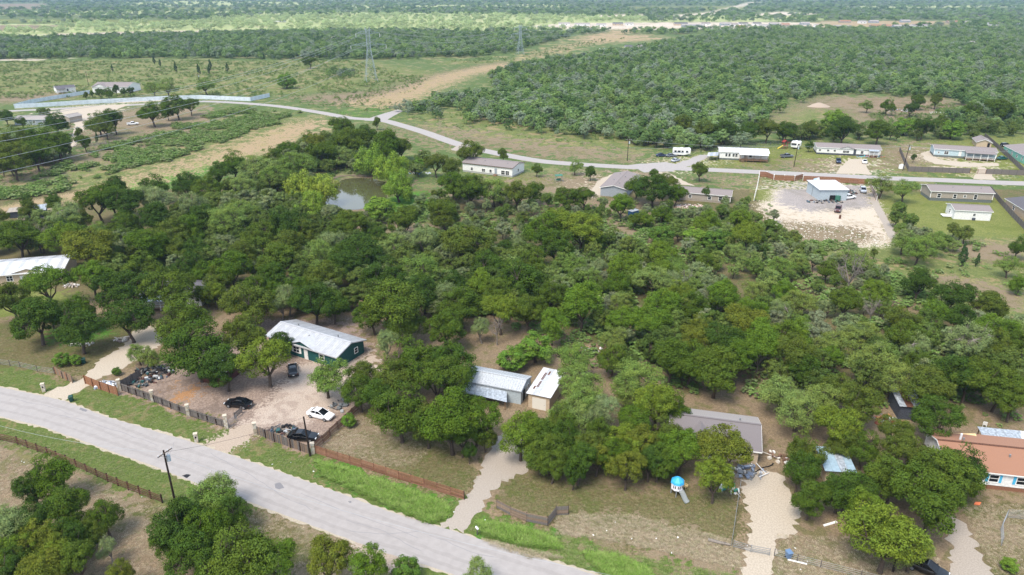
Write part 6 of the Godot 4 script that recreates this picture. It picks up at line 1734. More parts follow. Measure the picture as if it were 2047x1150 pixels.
	for k in 24:
		var p3: Vector2 = [Vector2(-33.98, -86.10), Vector2(-13.69, -76.79), Vector2(10.04, -72.00), Vector2(23.50, -69.33), Vector2(-61.04, -82.07), Vector2(37.48, -66.80)][k % 6] + Vector2(0.94, 0.36) * rng.randf_range(-12, 12) + Vector2(-0.36, 0.94) * rng.randf_range(-1, 1)
		sc.box(Vector3(p3.x, 0.06, p3.y), Vector3(rng.randf_range(0.08, 0.24), 0.05, rng.randf_range(0.06, 0.16)), Basis(Vector3.UP, rng.randf() * TAU) * Basis(Vector3.RIGHT, 0.2))
	var so := part(self, "litter", sc.done(), M.trim_white)
	tag(so, "white scraps of litter scattered on the verges and yards", "litter", "", "stuff")
	# earth mound in the far clearing
	t = thing("earth_mound", "bare brown earth mound in the far clearing", "mound", Vector3(Vector2(181.23, -428.41).x, 0, Vector2(181.23, -428.41).y))
	var em := MB.new()
	var er := []
	for k in 5:
		var r := []
		for a in 14: r.append(Vector3(cos(TAU * a / 14) * 7.0 * (1.0 - k * 0.22) * rng.randf_range(0.85, 1.1), k * 0.75 * (1 - k * 0.06) - 0.1, sin(TAU * a / 14) * 4.5 * (1.0 - k * 0.22)))
		er.append(r)
	em.loft(er)
	part(t, "soil", smooth_mesh(em.done(), 60), M.dirt_path)
	# brush pile of cut grey branches by the far bungalow
	var bp := MB.new()
	for k in 220:
		var a := Vector3(rng.randf_range(-16, 16), rng.randf_range(0.2, 1.3), rng.randf_range(-3, 3))
		var d := dir3(rng) * Vector3(1, 0.4, 1) * rng.randf_range(0.6, 1.8)
		bp.tube([a - d, a + d], [0.09, 0.04], 4)
	var bo := part(self, "brush_pile_debris", bp.done(), M.dead_wood, Vector3(Vector2(-178.14, -318.26).x, 0, Vector2(-178.14, -318.26).y), Basis(Vector3.UP, 0.55))
	tag(bo, "long pile of cut grey branches beside the brush field", "brush pile", "", "stuff")
	# stones on the lot edge
	var stone := MB.new()
	var rg := []
	for k in 3:
		var r := []
		for a in 6: r.append(Vector3(cos(TAU * a / 6) * [0.5, 0.62, 0.25][k] * (0.8 + 0.4 * ((a * 5 + k * 3) % 4) / 4.0), [-0.1, 0.2, 0.5][k], sin(TAU * a / 6) * [0.45, 0.55, 0.2][k]))
		rg.append(r)
	stone.loft(rg)
	var list := []
	for k in 1100:
		var p2 := Vector2(lerpf(Vector2(70.05, -190.58).x, Vector2(108.15, -190.58).x, rng.randf()), lerpf(Vector2(72.86, -208.79).y, Vector2(63.61, -178.87).y, rng.randf()))
		if not inside(p2, [76.7,-208.8, 85.1,-204.7, 99.1,-198.8, 104.6,-190.6, 104.2,-181.3, 90.3,-178.9, 83.9,-182.9, 75.7,-190.6]): continue
		var s := rng.randf_range(0.12, 0.5) * (1.9 if k % 25 == 0 else 0.8)
		list.append([Transform3D(Basis(Vector3.UP, rng.randf() * TAU).scaled(Vector3(s, s * 0.7, s)), Vector3(p2.x, 0, p2.y)), Color(1, 1, 1)])
	scatter(self, "rubble", stone.done(), M.rock, list)
	get_node("rubble").set_meta("label", "pale limestone rubble at the edge of the lot")
	get_node("rubble").set_meta("category", "rubble")

const TREES := [
	["O",-30.3,-61.6,8.2,9.3], ["E",-52.3,-61.8,5.1,6.6], ["M",-4.1,-61.9,4,4.8], ["E",-44.4,-62,3,4.7],
	["E",-16.5,-62,4.7,6.3], ["O",-33.7,-62.1,5.1,6.6], ["O",-56.6,-62.3,4.7,6.3], ["E",-21,-62.4,5.5,7],
	["E",-27.4,-62.7,5,6.5], ["O",-49.6,-63,5,6.5], ["O",-37.1,-63.7,6,7.4], ["B",-12.3,-63.8,4.1,3.3],
	["E",-52.5,-64.4,4.5,6], ["O",-59.4,-64.6,4.1,5.7], ["E",-57.1,-64.6,4.5,6], ["E",43.7,-64.8,8.5,9.6,"broad yellow green mesquite beside the gravel drive"],
	["M",47.1,-64.9,5.3,5.8], ["B",59.1,-65,2.3,2,"round green bush beside the wire pen"], ["E",-55.9,-65.8,5.3,6.8], ["O",-40.9,-66,4.1,5.7],
	["H",-48.2,-66.2,2.7,4.2], ["O",-52.3,-66.8,4.2,5.7], ["O",-36.1,-67,6.2,7.6], ["O",-54,-67.2,5,6.5],
	["O",-40,-67.5,6.9,8.2,"big dark oak below the utility pole"], ["H",-60.3,-67.8,5.5,6.7], ["O",-51.8,-68.5,3.4,5.1], ["O",-59.7,-69.5,4.7,6.2],
	["O",52.2,-70.7,8.2,9.3], ["O",-35.8,-70.8,5.2,6.7], ["M",-63.6,-70.8,4.4,5.1], ["O",-51,-70.9,4.6,6.1,"upright dark tree right of the ranch fence grove"],
	["E",43.9,-71.2,5.4,6.9], ["O",-56.7,-71.9,5.5,6.9], ["M",-38.7,-72.4,7.3,7.4,"feathery tree at the roadside below the utility pole"], ["O",38.5,-73.9,4.9,6.4],
	["O",42.8,-75.3,5.4,6.9], ["O",43.8,-75.5,5.7,7.1], ["O",58.6,-75.7,5.9,7.3], ["M",-38.6,-75.7,5.7,6.2],
	["O",-63.1,-75.9,4.1,5.7], ["O",55.2,-76.3,8.6,9.8,"wide dark elm in front of the terracotta roof"], ["O",50.2,-77.1,6.4,7.8], ["E",27,-77.2,5.8,7.2],
	["O",50.7,-77.3,5.1,6.6], ["O",-61,-77.4,6.5,7.8,"dark tree behind the ranch fence"], ["O",60,-78.2,7,8.3], ["O",39.1,-79.4,5.4,6.9],
	["E",15.7,-79.9,5.2,6.7], ["O",8.4,-79.9,3.1,4.8], ["O",9.2,-81,5.7,7.2,"leaning trunked oak by the zigzag fence"], ["O",5.6,-81.3,4.3,5.9],
	["O",19.1,-81.7,4.8,6.3], ["O",20.3,-81.7,5.3,6.8], ["E",29,-81.8,7.9,9.1,"bright topped oak in front of the shingle house"], ["O",54.7,-82.2,5.8,7.2],
	["E",12,-82.9,4.9,6.4], ["E",23.7,-83,6.3,7.7], ["O",41.2,-83,5.8,7.3], ["O",5.2,-83.3,5.9,7.3],
	["O",4,-83.4,4.7,6.2], ["O",13.8,-83.5,5.1,6.6], ["O",21.4,-83.7,5.4,6.9], ["O",10.9,-84.1,5.9,7.3],
	["O",50.2,-84.5,5.4,6.9], ["E",15.7,-85.1,5.7,7.1], ["E",18.8,-85.3,5.5,6.9], ["O",47.9,-85.3,5,6.5],
	["O",-6.2,-85.7,2.3,4,"small bush hanging below the barn oak"], ["O",24,-86.4,4,5.6], ["E",1.3,-86.6,6.5,7.9,"bright leafy tree overhanging the gravel drive"], ["O",7.7,-87,6.1,7.5],
	["O",3.6,-87.2,5.8,7.2], ["O",-7.3,-87.4,5.6,7], ["O",12.6,-87.8,5.1,6.6], ["O",22.5,-87.8,5.6,7],
	["O",56.6,-87.8,5.1,6.6], ["E",48.1,-87.9,7.1,8.4], ["O",-8.8,-88,9.6,10.7], ["O",-4,-88.6,4.1,5.7],
	["O",-12.6,-89.6,6.7,8], ["O",63,-90.1,6.7,8.1], ["O",18.5,-90.2,6,7.4], ["O",-5.4,-90.2,6.5,7.8],
	["O",7.1,-90.9,5.8,7.2], ["O",-16.8,-91.1,9.4,10.4], ["H",12,-92.6,5.3,6.6], ["M",9.1,-92.8,6.7,6.9],
	["H",14.3,-94,5.4,6.6], ["O",24.5,-94.1,5.9,7.3], ["E",22.3,-94.2,7.5,8.8,"golden green oak left of the shingle roof"], ["M",44.3,-94.2,8.1,8.1],
	["O",54.5,-94.7,7,8.3], ["M",11.2,-95.1,8.1,8.1,"feathery tree beside the cream garage"], ["B",-25.9,-95.4,2.7,2.4,"round bush inside the brown side fence"], ["E",26,-95.7,3,4.7],
	["O",-20.7,-96.3,6.8,8.2], ["M",49.1,-96.5,7.7,7.7], ["O",79.3,-96.6,6,7.4], ["O",66.2,-97.7,8.3,9.4],
	["M",43.6,-99.5,7.3,7.4,"pale feathery tree behind the shingle house"], ["O",-24.7,-99.6,5.6,7.1], ["O",78.8,-99.7,7.9,9.1], ["M",18.8,-100.1,5.1,5.7],
	["O",53.1,-100.2,5.7,7.1], ["O",-12,-100.4,8.4,9.6], ["O",-20,-100.9,7.9,9.1], ["M",10.4,-101.8,8,8],
	["O",75,-101.8,8,9.2], ["M",21,-102.4,8.6,8.5], ["O",73.9,-103.5,8.1,9.3], ["M",63.9,-103.8,7.6,7.6],
	["M",-31.2,-104,8.1,8.1,"feathery light green tree in front of the teal house"], ["O",34.2,-104,8.7,9.8], ["O",-25.3,-105.7,4.7,6.3], ["O",-48.8,-106.1,6.8,8.1,"dark oak over the low tin shed"],
	["O",-16.4,-106.2,9.7,10.7,"huge dark oak left of the metal barn"], ["O",-10,-107,8.9,10], ["O",49.3,-107.4,6,7.4], ["O",30.4,-107.4,8.3,9.5],
	["E",-42.1,-107.6,8.3,9.5,"yellow tinged oak above the black sedan"], ["O",38.9,-108,7.8,9], ["O",27.3,-108.1,7.8,9], ["M",62.8,-108.5,9,8.8],
	["O",-54.7,-109.4,11.4,12.3,"large dark yard oak beside the scrap heap"], ["M",10.4,-109.9,7.6,7.7], ["O",49.6,-110.1,7.6,8.8], ["O",71.3,-110.3,4.9,6.4],
	["O",17.8,-110.5,6.1,7.5], ["E",56.4,-111.3,4.6,6.2], ["B",-70.8,-111.6,2,1.8,"small bush behind the orange brown fence"], ["D",43.9,-111.6,3.7,6.1],
	["M",-64.7,-112.8,4.4,5.1], ["B",0.1,-113.4,6,4.8,"bright rounded bush left of the larger bush by the barn"], ["O",87.6,-113.5,7.5,8.7], ["O",39,-113.7,8.1,9.3],
	["E",33.5,-114.2,6.9,8.2], ["E",44.7,-114.3,9.4,10.4], ["H",82.8,-114.9,8.2,9.2], ["O",-49.1,-115,9.4,10.5],
	["D",82.9,-115,6.3,8.9], ["B",-82.9,-115.2,3.4,2.8,"dark rounded bush on the left lawn"], ["H",73.8,-115.3,5.7,6.9], ["M",-68.5,-115.3,3.8,4.7,"thin young tree on the driveway edge"],
	["B",-80.3,-115.3,2.7,2.3,"lighter rounded bush beside the green bin"], ["D",73.7,-115.4,3.8,6.2], ["H",45.2,-115.5,4.1,5.5], ["D",47.4,-115.7,4.1,6.6],
	["M",59.3,-116.3,8,8], ["H",-22.9,-116.4,5.4,6.7], ["B",4.3,-116.4,8.3,6.5,"large bright green bush behind the metal barn"], ["H",82.5,-116.6,6.4,7.6],
	["O",92.5,-116.9,6.4,7.8], ["D",87.3,-117.6,4.8,7.3], ["O",52.1,-118.3,9,10.1], ["O",-43,-118.6,4.2,5.8,"small dark tree against the teal house wall"],
	["O",73.2,-119,8.4,9.6], ["O",-81.3,-119.7,9.1,10.2,"wide low oak over the left lawn"], ["M",18.7,-119.9,7.2,7.4], ["D",83.6,-120,4.3,6.7],
	["O",-61.5,-120.1,10.7,11.7], ["M",66.2,-120.4,8.2,8.2], ["O",35.3,-120.4,8.5,9.6], ["E",44.3,-120.4,11.1,12],
	["O",91.1,-120.8,8.2,9.4], ["O",-12.7,-121.1,7.9,9.1], ["H",65.5,-121.4,5.3,6.6], ["O",-20.2,-122.9,8.3,9.5],
	["E",7.8,-123.3,6.7,8], ["D",-2.9,-123.3,4,6.4], ["O",-91.3,-123.3,9.3,10.4,"single trunked oak on the left lawn"], ["E",27.2,-124,8.7,9.8],
	["H",-6,-124.1,4.4,5.8], ["O",-74.2,-124.4,8.7,9.9,"dark oak at the top of the pale driveway"], ["O",75.1,-124.8,8.1,9.3], ["O",-22,-124.8,13.4,14],
	["O",22.1,-125.5,7.5,8.7], ["O",88.7,-127,7.5,8.8], ["E",-2.3,-127.8,8.2,9.4], ["O",-27.5,-127.8,6.9,8.2],
	["O",47.2,-128.2,8.6,9.7], ["E",13.9,-128.6,10.3,11.3,"broad olive green tree behind the leaf littered clearing"], ["O",3.2,-128.6,7.6,8.8], ["O",-87.4,-129.4,7,8.3],
	["O",-53.6,-130.2,10.4,11.4], ["E",85,-130.2,7,8.3], ["O",-93.2,-130.2,6.3,7.7], ["O",-10,-130.6,8.7,9.9],
	["H",54.1,-131.6,6.4,7.5], ["O",-40.2,-131.8,9.2,10.2], ["O",97.3,-131.8,8.5,9.6], ["D",73.7,-132,5.3,7.8],
	["E",30.5,-132.2,8.8,9.9], ["O",-36.6,-132.7,7.1,8.4], ["D",34.6,-132.7,4.3,6.7], ["O",37.3,-133,8.2,9.4],
	["O",-102.5,-133.1,8.2,9.4], ["O",-80.2,-133.9,10.3,11.3,"broad dark oak left of the charcoal roofed house"], ["H",-47.9,-134.1,5.7,7], ["O",69.1,-134.3,8.6,9.7],
	["M",36.4,-134.3,6.5,6.8], ["D",34.7,-134.4,4.3,6.8], ["M",59.7,-134.6,8.6,8.5], ["O",-70.4,-135.1,10.8,11.7,"round dark oak in front of the charcoal roofed house"],
	["O",91,-135.1,9.4,10.4], ["M",22.3,-136.1,7.3,7.4], ["H",-47.1,-136.7,6.6,7.7], ["O",45.2,-136.9,8,9.2],
	["O",-3.2,-136.9,7.3,8.6], ["E",44.9,-137.3,8.4,9.6], ["H",-14.6,-137.5,6.6,7.7], ["O",-18.6,-137.8,8.8,9.9],
	["O",8.2,-137.8,6.6,7.9], ["D",-11,-139.3,4.1,6.5], ["E",78.2,-139.6,7.4,8.7], ["O",-46.4,-139.6,7.4,8.7],
	["O",-54.9,-139.6,7.4,8.7], ["O",35.7,-139.6,7.4,8.7], ["O",-51.5,-140.1,5.6,7], ["E",-63.9,-140.1,4.9,6.4,"yellowish tree touching the charcoal roof"],
	["O",58.9,-140.5,7.5,8.7], ["E",-99.7,-140.9,9.3,10.4,"light green tree in front of the tan house wall"], ["O",2,-141.3,11.2,12.1], ["M",53.2,-143.2,6.8,7.1],
	["E",-7.1,-143.3,7.6,8.8], ["O",89.1,-143.7,8.7,9.9], ["O",-53.3,-144.2,8.4,9.5], ["O",-13.2,-144.2,6.9,8.2],
	["O",-28.5,-145.1,9.9,10.9], ["E",-92.7,-145.2,8.4,9.6,"small umbrella shaped tree beside the tan house"], ["O",22.7,-145.2,7.7,8.9], ["O",-40.9,-146.1,8.5,9.6],
	["D",74.9,-146.2,8.5,11.3,"tall dead grey tree standing above the brush"], ["O",-64.9,-146.2,6.9,8.3], ["M",31.4,-146.6,10,9.6], ["O",114.3,-147.7,5.1,6.6],
	["H",35.6,-147.8,6.2,7.4], ["M",-19.8,-148.7,10.9,10.3], ["O",-83,-149.1,9.4,10.4], ["D",39.7,-149.2,4.7,7.2],
	["M",28,-149.2,7.9,7.9], ["O",-63,-150.1,9.4,10.5], ["M",18.3,-150.1,7.1,7.3], ["O",-70.4,-151.2,6.4,7.7],
	["O",33.3,-152.3,7.2,8.5], ["E",26.1,-153.2,9.6,10.6], ["O",-5.5,-153.2,8.8,9.9], ["O",-74.3,-153.3,8,9.2],
	["O",-38,-153.3,8,9.2], ["O",-54.8,-154.3,9.7,10.7], ["O",73.9,-155,6.1,7.5], ["O",4.6,-155.4,8.1,9.3],
	["M",63.1,-155.5,8.1,8.1], ["M",38,-155.5,8.1,8.1], ["H",21,-156.7,6.2,7.3], ["O",-40.3,-157.6,8.2,9.4],
	["M",14.5,-157.7,8.2,8.2], ["M",118.6,-158.1,7,7.2], ["E",-101.2,-159.1,11.6,12.4,"glossy bright green round tree behind the tan house"], ["M",-46.5,-159.2,10.8,10.2],
	["O",47,-159.4,6.2,7.6], ["M",83,-160.1,9.2,8.9], ["O",-36.9,-160.3,10.4,11.4], ["O",-11.1,-160.8,12.5,13.2],
	["E",35.9,-162.2,8.4,9.6], ["O",-65.4,-163.4,7.6,8.9], ["O",-88.7,-163.9,9.8,10.8], ["O",10.3,-164.5,9.4,10.4],
	["O",-81.6,-164.6,7.7,8.9], ["O",-78.1,-165.2,7.3,8.6], ["J",115.8,-165.7,2.2,3.8,"small juniper right of the pointed one in the dry field"], ["J",112.4,-165.9,3.9,6.4,"pointed juniper in the dry field"],
	["M",101.3,-166.7,10.8,10.2], ["O",-56.2,-166.9,8.6,9.8], ["H",-21.6,-167.8,9.5,10.4], ["H",-43.9,-167.8,8.7,9.6],
	["M",-28.6,-168.3,8.7,8.6], ["J",63.8,-168.3,2.4,4.2,"slim juniper in the clearing below the lot"], ["O",-1.2,-168.4,5.2,6.7], ["M",56.4,-168.6,6.6,6.8],
	["H",1.4,-169.7,5.7,6.9], ["O",-125.2,-170.6,10.5,11.5], ["E",-113.1,-170.7,9.2,10.3], ["O",129,-170.9,6.2,7.6],
	["O",-64.7,-171.9,9.7,10.8], ["M",108.6,-173.3,8.9,8.8], ["M",101.7,-174.7,9,8.8], ["O",20.8,-174.7,7.2,8.5],
	["O",-87.4,-175.2,9.5,10.5], ["O",17.7,-175.6,12.6,13.3], ["O",8.7,-175.7,11.7,12.5], ["O",-35.8,-176.8,6.8,8.1],
	["E",61.9,-177.3,9.1,10.2], ["O",-54.3,-177.4,8.2,9.4], ["B",53.3,-178.2,9.2,7.2], ["O",-59.4,-178.4,11.9,12.7],
	["O",-84.8,-178.7,9.2,10.2], ["D",-125.3,-179.7,5.1,7.6,"bare grey tree behind the tan house roof"], ["B",57.3,-180.7,7,5.5], ["O",-45.7,-181.6,7.4,8.7],
	["B",49.2,-182,8.4,6.6], ["B",40.5,-182.4,9.4,7.3], ["O",-104.9,-183,8.4,9.6], ["O",-43.4,-183,8.4,9.6],
	["M",-112.1,-183.3,6.6,6.9], ["O",-29,-184.3,9.4,10.5], ["M",-78.7,-186.9,11.9,11.1], ["O",-98.4,-187.3,9.5,10.6],
	["E",-45.5,-188.3,7.2,8.5], ["O",12.6,-188.8,9.6,10.7], ["O",53.9,-188.9,8.7,9.8], ["O",-84.8,-188.9,8.7,9.8],
	["E",64.1,-190.5,7.8,9], ["M",-124.7,-191.1,9.3,9], ["H",-125.6,-191.3,9.7,10.6], ["M",62.1,-192.9,5.9,6.3],
	["O",-121.7,-193.1,5.4,6.9], ["O",-19.1,-193.6,7.9,9.1], ["M",-77.9,-195.1,9.9,9.5], ["O",35.5,-195.6,5,6.5],
	["O",-19.8,-196,8.5,9.6], ["H",-91.5,-196,10.9,11.6], ["O",38.6,-196.3,5.5,6.9], ["B",75.9,-199.3,3.1,2.6],
	["O",43.7,-199.5,6.6,7.9], ["W",-58.2,-199.6,10.1,10.8], ["O",-112.1,-199.9,11.1,12], ["O",-149.2,-199.9,3.6,5.2],
	["O",-121.1,-201.5,11.2,12.1], ["O",-143.5,-203.5,5.9,7.3,"lone dark tree by the mown strip near the pole barn"], ["O",32.5,-203.5,9.3,10.3], ["B",-39.2,-204.3,10.4,8.1],
	["H",-105.4,-204.5,10.3,11.1], ["H",-108.8,-206.3,10.4,11.2], ["O",-119.9,-206.9,10.4,11.4], ["O",-140.5,-211.3,4.8,6.3,"small dark tree at the mown strip edge"],
	["O",22.2,-213.2,7.5,8.8], ["O",16.3,-213.4,6.5,7.8], ["O",1.8,-213.9,9.1,10.2], ["O",-151.2,-214.6,4.3,5.9],
	["O",-143.7,-215.6,4.4,5.9], ["O",-12.3,-216.6,10.9,11.8], ["O",44.1,-216.6,10.9,11.8], ["M",-5.9,-218.6,11,10.4],
	["O",-95.4,-218.7,9.9,10.9], ["O",51.9,-219.2,6.6,7.9], ["W",-66.7,-219.9,12.1,12.7], ["W",-60.2,-219.9,11,11.7],
	["O",6.8,-220.1,7.2,8.5], ["M",-85.9,-222.5,11.1,10.5], ["O",-18.2,-222.7,10,11], ["O",-103.7,-222.7,10,11],
	["O",-115,-222.9,8.9,10], ["M",126.5,-223.2,8.4,8.3,"spreading tree beside the two tone house lawn"], ["W",-36.8,-224,11.2,11.8,"brightest yellow willow at the pond shore"], ["O",40,-224,8.4,9.6],
	["O",54.2,-224.7,4,5.6], ["O",63.5,-225.8,3.4,5.1], ["O",49.8,-228.2,8.6,9.7], ["M",121.7,-228.5,9.1,8.9,"grey green tree right of the gravel lot fence"],
	["O",-131.1,-230.7,6.3,7.7], ["M",-80.5,-237.5,10.6,10.1], ["O",-101.5,-241.7,9,10.1], ["W",-43.1,-246.2,12.2,12.8,"willow between the yellow willows left of the pond"],
	["M",-89.4,-247.1,12.2,11.4], ["O",-99.5,-249.8,11.1,12], ["W",-40.7,-250,9.3,10], ["O",67.5,-250.8,6.2,7.6,"dark tree beside the rear road junction"],
	["O",-21.6,-251.7,8.1,9.3,"small dark tree in front of the white house corner"], ["O",-178.9,-251.9,13.7,14.3], ["M",-77.4,-252.1,12.5,11.6], ["O",28.4,-252.4,4.4,6,"dark small tree on the rear lawn"],
	["O",51.1,-252.7,3.1,4.8], ["O",-27.8,-256.9,8.3,9.4], ["O",9.1,-257.8,3.8,5.5,"small tree right of the long white house"], ["W",-51.5,-258.9,12.8,13.3,"tallest yellow green willow behind the pond"],
	["M",23.4,-260.4,5.8,6.2,"thin pale tree on the rear lawn"], ["O",-89.2,-262,9.7,10.7], ["O",-179.1,-265.7,11.8,12.6], ["B",-35.6,-268.1,6.6,5.3],
	["M",-63.5,-269.2,9.9,9.6], ["O",-72.6,-270.4,10,11], ["O",-16.5,-271.8,10.7,11.6,"round dark tree beside the long white house"], ["O",-86.7,-273.4,10.1,11.1],
	["O",-49.3,-277.1,13.6,14.2], ["O",-195.6,-279.9,15,15.5], ["O",-3.3,-280.7,4.8,6.4], ["O",160.2,-281.4,2.1,3.9],
	["O",-64.1,-283.2,13.8,14.4], ["O",-181.3,-283.2,13.8,14.4], ["O",-68.9,-283.9,11.1,12], ["O",-44.5,-284.6,8.4,9.5],
	["O",-189.7,-287.1,15,15.5], ["E",-81,-287.5,9.8,10.9], ["O",-83.9,-296,9.4,10.5], ["O",-180.6,-300.2,6.6,7.9],
	["O",126,-301,3.7,5.3], ["O",-61.7,-302.6,11.1,11.9], ["O",144.1,-311.1,13.6,14.2], ["O",161.7,-315.7,10.7,11.7],
	["O",94.9,-317.9,10,11], ["O",104.2,-317.9,10,11], ["O",114,-319.6,10.9,11.8], ["J",-186.5,-319.8,3.1,5.3],
	["O",122,-320.1,9.3,10.4], ["O",-75.3,-321.4,11.7,12.5], ["O",86.6,-321.9,10.1,11.1], ["O",-197.7,-325.6,4.8,6.3],
	["O",-186.2,-328.2,9.5,10.6], ["O",188.5,-328.2,9.5,10.6], ["O",137.1,-328.7,8,9.2], ["B",202.7,-330,12,9.3],
	["O",-76.8,-332.9,8.1,9.3], ["O",-213,-336.2,11.4,12.2], ["O",-193.5,-336.2,11.4,12.2], ["O",80.6,-336.7,9.8,10.8],
	["B",186.3,-340.1,11.5,9], ["O",-188.4,-340.5,11.5,12.4], ["O",-85.7,-346.7,6.7,8], ["B",155.1,-347,15,11.6,"large bright yellow green bush in the far clearing"],
	["O",209,-348.8,7.6,8.8], ["O",-66.2,-352,5.1,6.6], ["O",-241.3,-354.4,5.1,6.6], ["O",-179.9,-361.3,13,13.7],
	["O",-254.9,-363.2,7.9,9.1], ["O",247.1,-366.3,13.2,13.9], ["O",238.6,-375.1,10.8,11.7], ["O",-180.9,-379.6,6.4,7.8],
	["O",-246.1,-379.9,5.5,6.9], ["O",-176.7,-382.2,13.7,14.4], ["O",213.5,-387.5,7.4,8.7], ["O",-175.6,-395.8,8.5,9.7],
	["O",204.9,-395.8,8.5,9.7], ["M",198.4,-404.8,7.8,7.8], ["O",231.6,-414.2,8.9,10], ["O",243.6,-417.9,8,9.2],
	["O",-265.1,-453.6,3.8,5.4], ["O",-253,-458,6.5,7.9], ["O",-258.9,-458.6,5.5,6.9], ["O",-266.9,-463.6,3.3,5],
	["M",-218.2,-464.2,14.3,13.1], ["M",-229.1,-468,11.1,10.5], ["O",-244.9,-468.8,5,6.5], ["O",-250.1,-471.1,4.5,6],
	["O",-256.8,-474.6,5.6,7.1], ["M",-198.9,-476.3,13.5,12.4], ["B",-157.1,-510.2,15,11.6,"large bright bush in the brush field"], ["J",-245.4,-597.3,4.9,8],
	["J",-253.6,-598.7,5.6,9], ["J",-278.3,-611.7,5.7,9.2], ["J",-237.2,-616.9,5.1,8.2], ["J",-335.8,-620.7,3.6,6.1],
	["J",-257.6,-632.2,5.9,9.5], ["O",-175.5,-645.3,10.6,11.5], ["J",-312.8,-658.4,4.6,7.5], ["J",-328.4,-682.2,4.8,7.8]]

func make_trees() -> void:
	var shapes := {"O": [], "E": [], "M": [], "H": [], "W": [], "J": [], "B": [], "D": []}
	for k in 9: shapes.O.append(tree_shapes(100 + k, "oak", 150, 105, 0.125))
	for k in 4: shapes.E.append(tree_shapes(200 + k, "oak", 140, 100, 0.125))
	for k in 4: shapes.M.append(tree_shapes(300 + k, "mesquite", 130, 90, 0.11))
	for k in 3: shapes.H.append(tree_shapes(400 + k, "hackberry", 120, 92, 0.11))
	for k in 2: shapes.W.append(tree_shapes(500 + k, "willow", 100, 110, 0.2))
	for k in 1: shapes.J.append(tree_shapes(600 + k, "juniper", 60, 90, 0.18))
	for k in 2: shapes.B.append(tree_shapes(700 + k, "bush", 90, 90, 0.18))
	for k in 3: shapes.D.append(bare_shapes(800 + k))
	var names := {"O": ["oak_tree", "dark green oak", "tree"], "E": ["elm_tree", "yellow green elm", "tree"], "M": ["mesquite_tree", "pale feathery mesquite", "tree"], "H": ["hackberry_tree", "grey green hackberry", "tree"], "W": ["willow_tree", "yellow green willow", "tree"], "J": ["juniper_tree", "small dark juniper", "tree"], "B": ["leafy_bush", "bright green bush", "shrub"], "D": ["bare_tree", "bare grey tree", "tree"]}
	var labels := tree_labels(names)
	var at := -1
	for q in TREES:
		at += 1
		var sp: String = q[0]
		var x: float = q[1]
		var z: float = q[2]
		var nm: Array = names[sp]
		var t := thing(nm[0], labels[at], nm[2], Vector3(x, 0, z), rng.randf() * TAU, nm[1] + "s of the neighbourhood")
		t.rotation.x = rng.randf_range(-0.08, 0.08)
		t.rotation.z = rng.randf_range(-0.08, 0.08)
		var s: Array = shapes[sp][rng.randi() % shapes[sp].size()]
		var sx: float = q[3] / 8.0 * rng.randf_range(1.0, 1.14)
		var sc := Basis.from_scale(Vector3(sx, q[4] / 9.0 * 1.06, sx * rng.randf_range(0.92, 1.08)))
		if x > 12.0 and z < -116.0 and z > -205.0 and q.size() < 6:
			sc = Basis.from_scale(Vector3(0.86, 0.84, 0.86)) * sc
			if sp == "O" and rng.randf() < 0.5: sp = "E"
		part(t, "trunk", s[1], M.bark_pale if sp in ["D", "H"] else M.bark, Vector3.ZERO, sc)
		if sp == "D": part(t, "crown", s[0], M.dead_wood, Vector3.ZERO, sc)
		else: part(t, "crown", s[0], M["leaf%s%d" % [sp, rng.randi() % int(M["leafn" + sp])]], Vector3.ZERO, sc)

const LANDMARKS := [["the teal house", Vector2(-37.57, -120.29)], ["the metal barn", Vector2(-3.29, -104.88)], ["the cream garage", Vector2(5.26, -104.88)], ["the shingle house", Vector2(30.94, -90.43)], ["the blue tin cabin", Vector2(46.53, -83.19)], ["the terracotta roofed house", Vector2(66.88, -83.19)], ["the weathered shed", Vector2(64.58, -98.40)], ["the tan house", Vector2(-116.93, -160.17)], ["the charcoal roofed house", Vector2(-75.17, -145.13)], ["the low tin shed", Vector2(-53.27, -110.29)], ["the pond", Vector2(-52.82, -232.81)], ["the long white house", Vector2(-7.38, -268.68)], ["the slate grey house", Vector2(37.26, -244.68)], ["the taupe house", Vector2(63.88, -227.86)], ["the gravel lot", Vector2(98.40, -215.18)], ["the white annex", Vector2(140.76, -209.83)], ["the porch trailer house", Vector2(95.48, -290.61)], ["the long trailer house", Vector2(142.55, -300.32)], ["the pale blue house", Vector2(189.54, -295.39)], ["the far clearing", Vector2(204.18, -406.29)], ["the big house by the white fence", Vector2(-276.13, -502.80)], ["the grey bungalow", Vector2(-250.51, -373.85)], ["the near utility pole", Vector2(-45.82, -77.80)], ["the ranch fence", Vector2(-63.36, -84.92)], ["the black roadside mailbox", Vector2(-11.60, -65.51)], ["the play tower", Vector2(22.58, -79.05)], ["the gravel drive by the terracotta house", Vector2(55.97, -69.33)], ["the mown strip", Vector2(-135.01, -260.74)], ["the pole barn", Vector2(-144.08, -207.24)], ["the dead grey tree", Vector2(76.74, -147.94)], ["the pointed juniper", Vector2(115.85, -170.52)], ["the leaf littered clearing", Vector2(-3.70, -121.31)], ["the big bright bush by the barn", Vector2(4.47, -121.31)], ["the nearer transmission tower", Vector2(-105.63, -551.47)], ["the left driveway", Vector2(-74.24, -117.31)]]

func ordinal(n: int) -> String:
	var w := ["", "first", "second", "third", "fourth", "fifth", "sixth", "seventh", "eighth", "ninth", "tenth", "eleventh", "twelfth", "thirteenth", "fourteenth", "fifteenth", "sixteenth", "seventeenth", "eighteenth", "nineteenth", "twentieth"]
	if n <= 20: return w[n]
	var tens := ["", "", "twenty", "thirty", "forty"]
	return (tens[n / 10] + "-" + w[n % 10]) if n % 10 else ["", "", "twentieth", "thirtieth", "fortieth"][n / 10]

